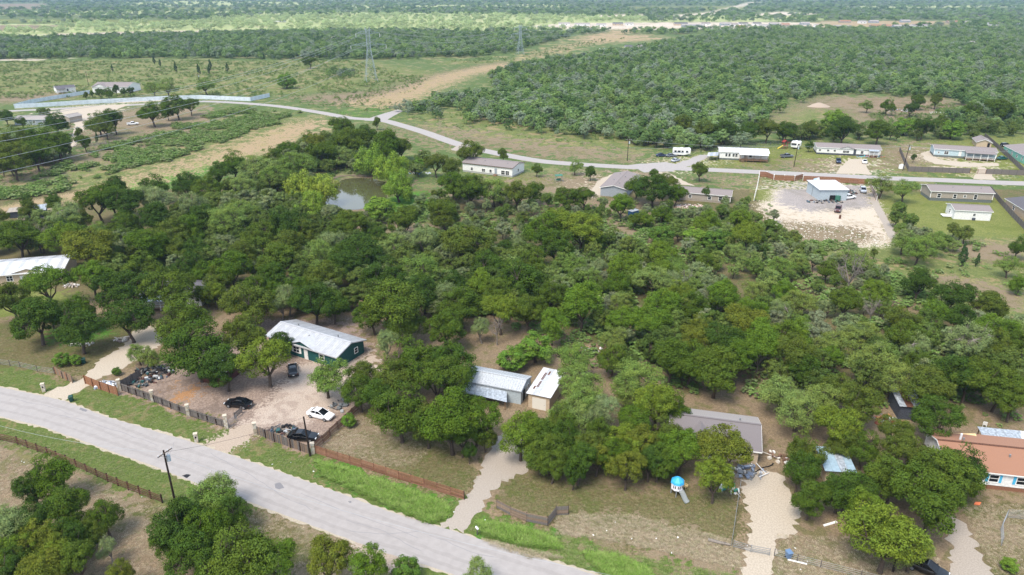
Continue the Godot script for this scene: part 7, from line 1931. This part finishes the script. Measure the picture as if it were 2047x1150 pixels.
func tree_labels(names: Dictionary) -> Array:
	var out := []
	var sets := {}
	for i in TREES.size():
		var q: Array = TREES[i]
		var p := Vector2(q[1], q[2])
		var best := 0
		for k in LANDMARKS.size():
			if LANDMARKS[k][1].distance_to(p) < LANDMARKS[best][1].distance_to(p): best = k
		var dv: Vector2 = p - LANDMARKS[best][1]
		var rel := "behind" if dv.y < 0 else "in front of"
		if absf(dv.x) > absf(dv.y): rel = "left of" if dv.x < 0 else "right of"
		var key: String = names[q[0]][1] + " " + rel + " " + LANDMARKS[best][0]
		if not sets.has(key): sets[key] = []
		sets[key].append([dv.length(), i])
		out.append(q[5] if q.size() > 5 else "")
	for key in sets:
		var s: Array = sets[key]
		s.sort_custom(func(e, f): return e[0] < f[0])
		for k in s.size():
			if out[s[k][1]] == "": out[s[k][1]] = key if s.size() == 1 else (("nearest " if k == 0 else ordinal(k + 1) + " nearest ") + key)
	return out

# woods beyond the trees that can be told apart
const WOODS := [
	# [outline, spacing, width low, width high, kinds, tone]
	[[-105.5,-178.1, -94.8,-215.2, -74.5,-220.8, -50.5,-199.8, -28.1,-186.3, -3,-166.9, 9.6,-166.9, 4.1,-145.1, 2.7,-130, -7.6,-132.3, -27.6,-134.7, -54.4,-139.8, -77,-137.2, -96.6,-153.8], 4.0, 4.2, 7.6, 0],
	[[9.6,-166.9, 15.9,-166.9, 30.7,-182.1, 44.1,-153.8, 65.5,-142.4, 81.4,-134.7, 94.3,-130, 109.6,-130, 98.2,-109.9, 79.8,-113.5, 55.4,-121.3, 35.3,-125.5, 16.2,-132.3, 2.7,-130, 4.1,-145.1], 3.9, 3.0, 6.2, 1],
	[[16.2,-132.3, 35.3,-125.5, 55.4,-121.3, 79.8,-113.5, 98.2,-109.9, 84.8,-89.2, 69,-94.4, 69.8,-103.3, 49.3,-104.9, 30.9,-106.5, 19.9,-108.2, 15,-121.3], 4.2, 4.0, 7.4, 0],
	[[108.3,-121.3, 88.7,-94.4, 76.9,-95.8, 74,-103.3, 93.9,-121.3], 4.2, 5.0, 8.0, 0],
	[[-92.7,-226.7, -91.5,-253.2, -87.2,-290.6, -83.6,-327.4, -61.1,-305.4, -32.2,-277.1, -23.4,-264.7, -34.1,-259.2, -49.2,-260.7, -60.7,-262.3, -68.8,-260.7, -68.3,-247.5, -64.7,-226.7, -76.2,-226.7], 4.0, 4.5, 7.5, 0],
	[[-152.6,-186.3, -138.8,-195.1, -116.2,-190.6, -100.3,-170.5, -113.6,-166.9, -141.3,-170.5], 6.0, 5.0, 8.0, 0],
	[[-26.9,-226.7, -4,-236, 6,-226.7, 24.6,-215.2, 38.9,-226.7, 50.9,-220.8, 47.6,-204.7, 26,-199.8, 29.4,-182.1, 16.5,-174.2, -3.1,-178.1, -22.6,-186.3, -34.4,-190.6, -47.6,-199.8, -34.3,-209.8], 5.2, 2.4, 5.0, 1],
	[[47.6,-204.7, 73.4,-220.8, 78,-215.2, 75.7,-190.6, 78.6,-176.1, 93,-170.5, 86.7,-145.1, 67.7,-147.9, 45.7,-160.2, 35.5,-186.3], 4.0, 2.2, 4.6, 1],
	[[116.2,-209.8, 114.3,-186.3, 132.1,-190.6, 112.3,-170.5, 99.6,-163.5, 103.9,-182.1], 5.0, 3.0, 5.0, 1],
	[[-237.9,-305.4, -213,-313.9, -186.8,-295.4, -174.2,-277.1, -182.2,-264.7, -200.5,-253.2], 6.0, 5.0, 8.5, 0],
	# big wood beyond the rear road
	[[-63.6,-411.6, -38.6,-455.1, -7.7,-477.8, -15.4,-588, 7.3,-659, 52.1,-726.6, 130.3,-822.3, 203.4,-963.8, 329,-1162, 517.7,-1246.9, 889.6,-1246.9, 325,-381.5, 238.7,-349.9, 221.1,-366.5, 266.4,-411.6, 279.1,-463.9, 201.9,-477.8, 147.2,-408.1, 118.9,-349.9, 98.7,-313.9, 79.9,-300.3, 60,-307.5, 44.3,-320.5, 18.3,-342.1, -6,-363.6, -32.7,-381.5, -61.1,-394.4], 5.0, 3.4, 8.6, 2],
	[[136,-349.9, 171.4,-363.6, 202,-349.9, 234.7,-359.4, 275.4,-349.9, 263.3,-333.4, 190,-327.4, 139.9,-322.8, 117.2,-322.8], 5.0, 4.0, 7.0, 0],
	[[-656.3,-737.4, -900.7,-1022.1, -696.6,-1022.1, -512.1,-1111.4, -261.1,-1217.3, 41.7,-1111.4, 85.1,-1099.4, 38.8,-945.8, -1.9,-809, -32.4,-759.8, -99.5,-726.6, -187.5,-726.6, -363.9,-748.4, -500.4,-726.6], 6.4, 4.5, 10.0, 2],
	[[-154.8,-595.2, -138.6,-633.6, -118.5,-595.2, -131,-561], 7.0, 4.0, 7.0, 2],
]
const OPEN := [
	[-54.9,-134.7, -29.7,-134.7, -26.1,-117.3, -43.4,-117.3], [-9.8,-134.7, -1.4,-134.7, 2.5,-121.3, -2.1,-109.9, -7.6,-112.6], [26.7,-103.3, 42.8,-103.3, 38.1,-89.2, 24.1,-90.4], [10.5,-125.5, 22.4,-125.5, 21.2,-117.3, 11.7,-115.4],
	[-90.5,-157, -73.2,-157, -64.3,-134.7, -79,-134.7], [68.2,-98.7, 95.1,-103.3, 76.5,-77.8, 56.8,-77.8], [156.1,-397.7, 195.9,-455.1, 274.1,-455.1, 258,-397.7, 213.5,-366.5, 165.4,-349.9], [29.2,-260.7, 47.9,-260.7, 40.5,-226.7, 25.7,-226.7], [56.9,-246.1, 80.8,-246.1, 73,-219.6, 51.4,-219.6], [-75.3,-260.7, -41,-262.3, -33.6,-209.8, -62,-209.8],
	[3.8,-134.7, 11.2,-134.7, 8.4,-123.4, 3.5,-121.3], [-16.1,-134.7, -7.7,-134.7, -6.5,-130, -12.4,-127.7], [42.4,-104.9, 49.3,-104.9, 43.4,-89.2, 38.1,-89.2], [113.3,-1022.1, 205,-1076.2, 170,-887.6, 96.5,-815.6], [125.7,-911.7, 168.4,-911.7, 150,-809, 104.9,-796.2], [77.5,-223.7, 87.2,-223.7, 78.9,-199.8, 73.2,-209.8],
	[63.3,-98.7, 67.3,-98.7, 65.1,-94.4, 60.3,-94.4], [67.2,-109.9, 72.4,-106.5, 66.6,-95.8, 59.4,-95.8], [-153.8,-204.7, -144.2,-212.5, -136.6,-199.8, -149,-197.4],
]

func make_woods() -> void:
	var near := []
	for k in 5: near.append(tree_shapes(900 + k, ["oak", "far", "mesquite", "oak", "hackberry"][k], 90, 70, 0.19))
	var far := []
	for k in 4: far.append(tree_shapes(950 + k, "far", 60, 40, 0.27))
	var grid := {}
	for q in TREES:
		var c := Vector2i(int(floor(q[1] / 6.0)), int(floor(q[2] / 6.0)))
		if not grid.has(c): grid[c] = []
		grid[c].append(Vector3(q[1], q[2], q[3] * 0.30))
	var lists := []
	for k in 9: lists.append([])
	var trunks := [[], [], [], [], []]
	var tone := [[Color(0.112, 0.167, 0.036), Color(0.090, 0.143, 0.032), Color(0.135, 0.186, 0.041), Color(0.175, 0.241, 0.070), Color(0.202, 0.246, 0.108), Color(0.117, 0.163, 0.036)], [Color(0.162, 0.241, 0.054), Color(0.207, 0.285, 0.077), Color(0.125, 0.193, 0.041), Color(0.224, 0.290, 0.122), Color(0.157, 0.207, 0.045), Color(0.238, 0.275, 0.149)], [Color(0.159, 0.262, 0.081), Color(0.218, 0.332, 0.104), Color(0.104, 0.185, 0.057), Color(0.251, 0.366, 0.133), Color(0.251, 0.328, 0.190), Color(0.230, 0.342, 0.095), Color(0.134, 0.224, 0.067), Color(0.268, 0.332, 0.223)]]
	var clump := FastNoiseLite.new()
	clump.seed = 5
	clump.frequency = 0.012
	for wz in WOODS:
		var pts: Array = wz[0]
		var x0 := 1e9; var x1 := -1e9; var z0 := 1e9; var z1 := -1e9
		for i in pts.size() / 2:
			x0 = minf(x0, pts[i * 2]); x1 = maxf(x1, pts[i * 2]); z0 = minf(z0, pts[i * 2 + 1]); z1 = maxf(z1, pts[i * 2 + 1])
		var sp: float = wz[1]
		var z := z0
		while z < z1:
			var x := x0
			while x < x1:
				var p := Vector2(x + rng.randf_range(-0.75, 0.75) * sp, z + rng.randf_range(-0.75, 0.75) * sp)
				x += sp
				var far_off := 13.0 if p.y < -240.0 else 3.5
				var e2 := p + Vector2(clump.get_noise_2d(p.x * 5.0, p.y * 5.0), clump.get_noise_2d(p.y * 5.0 + 300.0, p.x * 5.0)) * far_off
				if not inside(e2, pts): continue
				var bad := false
				if p.y > -700.0:
					for o in OPEN:
						if inside(e2, o): bad = true; break
				if bad: continue
				var dd: float = rng.randf_range(wz[2], wz[3])
				var c := Vector2i(int(floor(p.x / 6.0)), int(floor(p.y / 6.0)))
				for gx in range(-1, 2):
					for gz in range(-1, 2):
						for e in grid.get(c + Vector2i(gx, gz), []):
							if Vector2(e.x, e.y).distance_to(p) < e.z + dd * 0.14: bad = true
				if bad: continue
				var cn := clump.get_noise_2d(p.x, p.y)
				if p.y < -240.0 and cn < -0.34 and rng.randf() < 0.75: continue
				dd *= 1.0 + cn * 0.35
				var sc := Vector3(dd / 8.0, (dd * 0.85 + 1.6) / 9.0 * rng.randf_range(0.8, 1.1), dd / 8.0)
				var tf := Transform3D(Basis(Vector3.UP, rng.randf() * TAU) * Basis.from_scale(sc), Vector3(p.x, 0, p.y))
				var tl: Array = tone[wz[4]]
				var col: Color = tl[rng.randi() % tl.size()]
				col = col * rng.randf_range(0.85, 1.15) * (1.0 + 0.18 * cn)
				if p.y < -330.0: lists[5 + rng.randi() % 4].append([tf, col])
				else:
					var k := rng.randi() % 5
					lists[k].append([tf, col])
					trunks[k].append([tf, Color(1, 1, 1)])
			z += sp
	var wood := Node3D.new()
	wood.name = numbered("dense_wood")
	add_child(wood)
	tag(wood, "dense mass of scrub woodland behind and between the nearer trees", "woodland", "", "stuff")
	for k in 9:
		scatter(wood, "foliage", (near[k] if k < 5 else far[k - 5])[0], M.leaf_any, lists[k])
		if k < 5: scatter(wood, "trunks", near[k][1], M.bark, trunks[k])
	# horizon woods: scattered crowns that merge with distance
	var hz := [[], [], [], []]
	var f := FastNoiseLite.new()
	f.seed = 8
	f.frequency = 0.0016
	var f2 := FastNoiseLite.new()
	f2.seed = 18
	f2.frequency = 0.006
	var n := 0
	while n < 15000:
		var dep := 1150.0 * pow(5.2, rng.randf())
		var p := Vector2(rng.randf_range(-0.85, 0.85) * dep, -dep)
		n += 1
		var skip := false
		for q in FAR_PATCHES:
			if inside(p, q[1]):
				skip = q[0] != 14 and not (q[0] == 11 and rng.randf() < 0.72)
		if skip: continue
		if f.get_noise_2d(p.x * 0.5, p.y) < -0.3 and rng.randf() < 0.7: continue
		var dd := rng.randf_range(6.0, 11.0) * (1.0 + (dep - 1150.0) / 3500.0)
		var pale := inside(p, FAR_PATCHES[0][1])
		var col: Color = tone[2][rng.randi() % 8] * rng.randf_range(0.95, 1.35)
		if pale: col = Color(0.56, 0.68, 0.32) * rng.randf_range(0.8, 1.15)  # sunlight on the far band put into these crown colours
		var k := rng.randi() % 4
		hz[k].append([Transform3D(Basis(Vector3.UP, rng.randf() * TAU) * Basis.from_scale(Vector3(dd * 1.5, (dd * 0.8 + 1.0) * 0.95, dd) / 8.0), Vector3(p.x, 0, p.y)), col])
	var hw := Node3D.new()
	hw.name = numbered("distant_woods")
	add_child(hw)
	tag(hw, "hazy woods stretching to the horizon", "woodland", "", "stuff")
	for k in 4: scatter(hw, "foliage", far[k][0], M.leaf_any, hz[k])
	# low brush: fields of knee to head high shrubs
	var brush := [[], []]
	var bs := [tree_shapes(980, "bush", 16, 22, 0.62), tree_shapes(981, "bush", 14, 20, 0.62)]
	for bz in [[[-183.3,-229.1, -178.5,-241.9, -174.2,-280.6, -175.5,-318.3, -170.7,-352.5, -167.6,-401.1, -159.9,-426.5, -118.5,-404.5, -119.6,-381.5, -134.4,-305.4, -150.4,-254.7, -161.6,-231.6, -177.3,-220.8], 8000, 0.9, 3.2], [[-336.4,-426.5, -323,-459.5, -156.8,-473.1, -101.2,-455.1, -62.4,-561, -158.1,-726.6, -543.7,-706], 9500, 0.9, 2.6], [[-69.2,-716.1, -12.1,-765.7, 38.2,-857.4, 122.5,-1043.1, 160.4,-1064.9, 66.3,-850.1, 8.1,-726.6, -29.4,-686.4], 500, 1.2, 3.0], [[-60.4,-389.4, -6.9,-424.6, 57.8,-366.5, 72.6,-316, 48.8,-305.4, 6.1,-325.1, -30.8,-358], 260, 1.0, 2.4], [[63.1,-186.3, 102.6,-182.1, 151.9,-190.6, 114.7,-130, 97.2,-134.7, 86.7,-145.1, 68.8,-157, 54.6,-170.5], 900, 0.7, 2.2], [[-28.2,-239.3, 29,-226.7, 62.3,-215.2, 67.2,-190.6, 50.1,-178.1, 24.9,-190.6, -17.4,-190.6, -35.8,-199.8], 1700, 0.8, 2.4], [[10.8,-190.6, 71.7,-215.2, 75.7,-190.6, 99.5,-170.5, 89.4,-139.8, 53.2,-145.1, 21.8,-163.5], 1700, 0.8, 2.8], [[-65.6,-220.8, -69.7,-247.5, -66.7,-263.9, -70.6,-264.7, -74.1,-242.6, -68.1,-218], 130, 0.8, 2.2], [[-57.1,-208.8, -37.9,-213, -37.4,-240.6, -31.4,-229.7, -33.6,-204.7, -47.8,-200.8], 220, 0.8, 2.2], [[-66,-260.7, -45.2,-259.2, -40,-248.9, -38,-260.7, -50.8,-270.3, -65.5,-267.1], 120, 0.8, 2.0], [[129.4,-359.4, 268,-444.5, 263.2,-406.3, 165.4,-349.9], 900, 0.9, 2.6], [[-42.2,-229.7, -30.7,-238, -22.3,-220.8, -27,-199.8, -38.8,-208.8], 200, 0.8, 1.6], [[-144.9,-455.1, -90.6,-502.8, -64.1,-577.6, -69.8,-415.2, -91.9,-397.7, -110,-415.2], 500, 0.7, 1.8], [[78.8,-227.9, 78.1,-197.4, 83.6,-182.1, 102.9,-180.1, 89.1,-176.1, 74.2,-186.3], 120, 0.6, 1.6], [[-211.6,-268.7, -190,-277.1, -186.3,-339.5, -174.3,-316, -170.6,-246.1, -185.9,-232.8], 200, 0.7, 1.8], [[-99.1,-170.5, -90.7,-204.7, -71.2,-209.8, -27.6,-182.1, -2.9,-163.5, 15.6,-163.5, 43.4,-150.8, 65.5,-142.4, 94.3,-130, 104.5,-130, 91.1,-109.9, 73.4,-109.9, 52.5,-113.5, 33.4,-117.3, 22.1,-123.4, 2.8,-134.7, -29.4,-145.1, -57.1,-147.9, -80.7,-145.1], 5200, 0.9, 3.3], [[-26.8,-130, 2.6,-125.5, 21.2,-117.3, 32.2,-104.9, 42.8,-103.3, 47.5,-100.2, 67.3,-98.7, 76.9,-94.4, 90.9,-109.9, 53.9,-117.3, 27.3,-125.5, -2.5,-134.7, -28.5,-139.8], 700, 0.6, 2.2]]:
		var pts: Array = bz[0]
		var x0 := 1e9; var x1 := -1e9; var z0 := 1e9; var z1 := -1e9
		for i in pts.size() / 2:
			x0 = minf(x0, pts[i * 2]); x1 = maxf(x1, pts[i * 2]); z0 = minf(z0, pts[i * 2 + 1]); z1 = maxf(z1, pts[i * 2 + 1])
		var left: int = bz[1]
		var tries := 0
		while left > 0 and tries < 90000:
			tries += 1
			var p := Vector2(rng.randf_range(x0, x1), rng.randf_range(z0, z1))
			var ed := Vector2(f2.get_noise_2d(p.x * 5.0, p.y * 5.0 + 90.0), f2.get_noise_2d(p.x * 5.0 + 70.0, p.y * 5.0)) * 9.0
			if not inside(p + ed, pts): continue
			left -= 1
			if f2.get_noise_2d(p.x * 4.0, p.y * 4.0) + 0.7 * f2.get_noise_2d(p.x * 15.0, p.y * 15.0) < -0.08: continue
			var d: float = rng.randf_range(bz[2], bz[3])
			var col: Color = [Color(0.20, 0.31, 0.08), Color(0.25, 0.36, 0.105), Color(0.17, 0.27, 0.065), Color(0.30, 0.36, 0.145)][rng.randi() % 4] * rng.randf_range(0.85, 1.15)
			brush[rng.randi() % 2].append([Transform3D(Basis(Vector3.UP, rng.randf() * TAU) * Basis.from_scale(Vector3(d / 7.0, d / 13.0, d / 7.0)), Vector3(p.x, -0.05, p.y)), col])
	var ug := Node3D.new()
	ug.name = numbered("undergrowth")
	add_child(ug)
	tag(ug, "low green brush spread over the rough fields", "brush", "", "stuff")
	for k in 2: scatter(ug, "foliage", bs[k][0], M.leaf_any, brush[k])

const BARE := [[-80.3,-104.6, -79.4,-107.2, -76.8,-111.3, -74,-109.9, -74.8,-102.8], [-47.5,-90.4, -42.3,-87.9, -39.6,-92.5, -41.3,-95.8, -44.4,-93.6], [-9.7,-72.6, -6.1,-71.3, -3.6,-76.8, -2.7,-80.4, -4.9,-83.2, -6.1,-78.8], [26.6,-63.6, 30.3,-63.6, 33.8,-70.6, 30,-71.1], [-20.6,-71.1, -11.4,-66.5, -13.9,-64.8, -18.3,-66]]

func make_grass() -> void:
	var shape := [tuft_shape(1, 18, 0.085, 0.24), tuft_shape(2, 22, 0.34, 0.32)]
	# [outline, count, which, tones, size low, high]
	var green := [Color(0.16, 0.24, 0.06), Color(0.22, 0.27, 0.09), Color(0.31, 0.30, 0.16), Color(0.18, 0.25, 0.07)]
	var lush := [Color(0.17, 0.29, 0.05), Color(0.21, 0.33, 0.07), Color(0.26, 0.34, 0.10)]
	var dry := [Color(0.46, 0.38, 0.26), Color(0.40, 0.32, 0.22), Color(0.27, 0.27, 0.14), Color(0.52, 0.44, 0.32)]
	var olive := [Color(0.23, 0.22, 0.10), Color(0.30, 0.26, 0.15), Color(0.17, 0.21, 0.07)]
	var beds := [
		["grass", "mown green grass on the road verges", [[[-100.3,-115.8, -89,-112.6, -76.2,-107.5, -67,-104.9, -44.1,-93.6, -30,-87.7, -18.7,-82.3, -6.3,-77.5, -10,-73.5, -22.3,-79.4, -33.8,-84.9, -43,-89.2, -49.5,-92.3, -57.9,-95.8, -66.8,-99.4, -76,-104.1, -80.8,-105.7, -96.4,-110.3], 5200, 0, green, 0.8, 1.5], [[-86.3,-95.8, -72.5,-94.1, -50.7,-84.1, -41.7,-79.7, -46.6,-76.8, -58.2,-82.1, -84.1,-92.8], 2400, 0, green, 0.8, 1.5], [[-5.4,-72, -1.5,-74.3, 4.9,-71.8, 13.9,-67.8, 28.1,-64, 24.9,-57.2, 9.9,-64.8, 0.4,-68.9], 2600, 0, green, 0.9, 1.8]]],
		["tall_grass", "tall bright grass in the roadside ditch", [[[-28.8,-86.5, -21.8,-83.6, -15.5,-80.3, -8.7,-77, -7.8,-74.8, -10.6,-73.2, -16.3,-76.4, -22.5,-80.1, -27.4,-83.2], 1500, 1, lush, 0.7, 1.4], [[-4.5,-73.7, 1.7,-72.2, 5.4,-70.2, 6.3,-68.6, 1,-69.2, -4.1,-71.5], 800, 1, lush, 0.7, 1.3], [[8.4,-68, 12.7,-67.6, 16.5,-65.2, 16.7,-62.9, 11.5,-63.6], 700, 1, lush, 0.6, 1.2]]],
		["dry_grass", "dry straw coloured grass in the yards", [[[-81,-90.4, -57.9,-81.4, -46.4,-76.2, -41.9,-76.8, -30.6,-74.8, -20.1,-68.9, -18.4,-60.7, -60.4,-60.7], 5200, 0, dry, 0.8, 1.7], [[-28.7,-89.8, -24.7,-98.7, -17.6,-94.4, -12.3,-89.2, -14.1,-85.5, -16.9,-84.9, -24,-87.7], 1500, 0, dry, 0.9, 1.7], [[5.7,-74.8, 15.6,-74.8, 22.9,-72, 28.3,-69.8, 27.3,-65.2, 18.9,-68.1, 9.9,-70.6, 5.5,-71.1], 3000, 0, dry, 0.9, 1.8], [[33.2,-71.1, 42.8,-70.6, 52.7,-70.2, 51.3,-64.4, 29.8,-62.1], 1600, 0, dry, 0.9, 1.7], [[60.6,-76.8, 69.7,-76.8, 61.4,-64.4, 57.2,-64.4, 58.4,-70.2], 1400, 0, dry, 0.8, 1.5], [[-4,-70.6, 1,-68.9, 6.5,-67.2, 2.2,-67, -2.7,-69.3], 500, 0, dry, 0.9, 1.7]]],
		["lawn_grass", "patchy olive grass under and around the yard trees", [[[-23.9,-94.4, -12.6,-91.7, -4.6,-83.8, -6.4,-78.8, -17.5,-83.8], 1600, 0, olive, 0.8, 1.5], [[-1.7,-82.1, 6.9,-83.8, 20,-84.3, 31.6,-82.1, 28.1,-70.2, 14.5,-72, 5.7,-73.9, -1.6,-76.3], 3600, 0, olive, 0.8, 1.5], [[-110.3,-130, -90.9,-133.5, -77.3,-131.2, -76.7,-123, -77,-111.3, -83.9,-113.2, -101.1,-116.9], 2600, 0, olive, 0.8, 1.6]]],
	]
	for b in beds:
		var root := Node3D.new()
		root.name = numbered(b[0])
		add_child(root)
		tag(root, b[1], "grass", "", "stuff")
		var lists := [[], []]
		for q in b[2]:
			var pts: Array = q[0]
			var x0 := 1e9; var x1 := -1e9; var z0 := 1e9; var z1 := -1e9
			for i in pts.size() / 2:
				x0 = minf(x0, pts[i * 2]); x1 = maxf(x1, pts[i * 2]); z0 = minf(z0, pts[i * 2 + 1]); z1 = maxf(z1, pts[i * 2 + 1])
			var left: int = q[1]
			var tries := 0
			while left > 0 and tries < 30000:
				tries += 1
				var p := Vector2(rng.randf_range(x0, x1), rng.randf_range(z0, z1))
				if not inside(p, pts): continue
				left -= 1
				var on := false
				for w in BARE: on = on or inside(p, w)
				if on: continue
				var s := rng.randf_range(q[4], q[5])
				lists[q[2]].append([Transform3D(Basis(Vector3.UP, rng.randf() * TAU).scaled(Vector3(s, s, s)), Vector3(p.x, 0, p.y)), q[3][rng.randi() % q[3].size()] * rng.randf_range(0.85, 1.15)])
		for k in 2: scatter(root, "blades", shape[k], M.grass, lists[k])
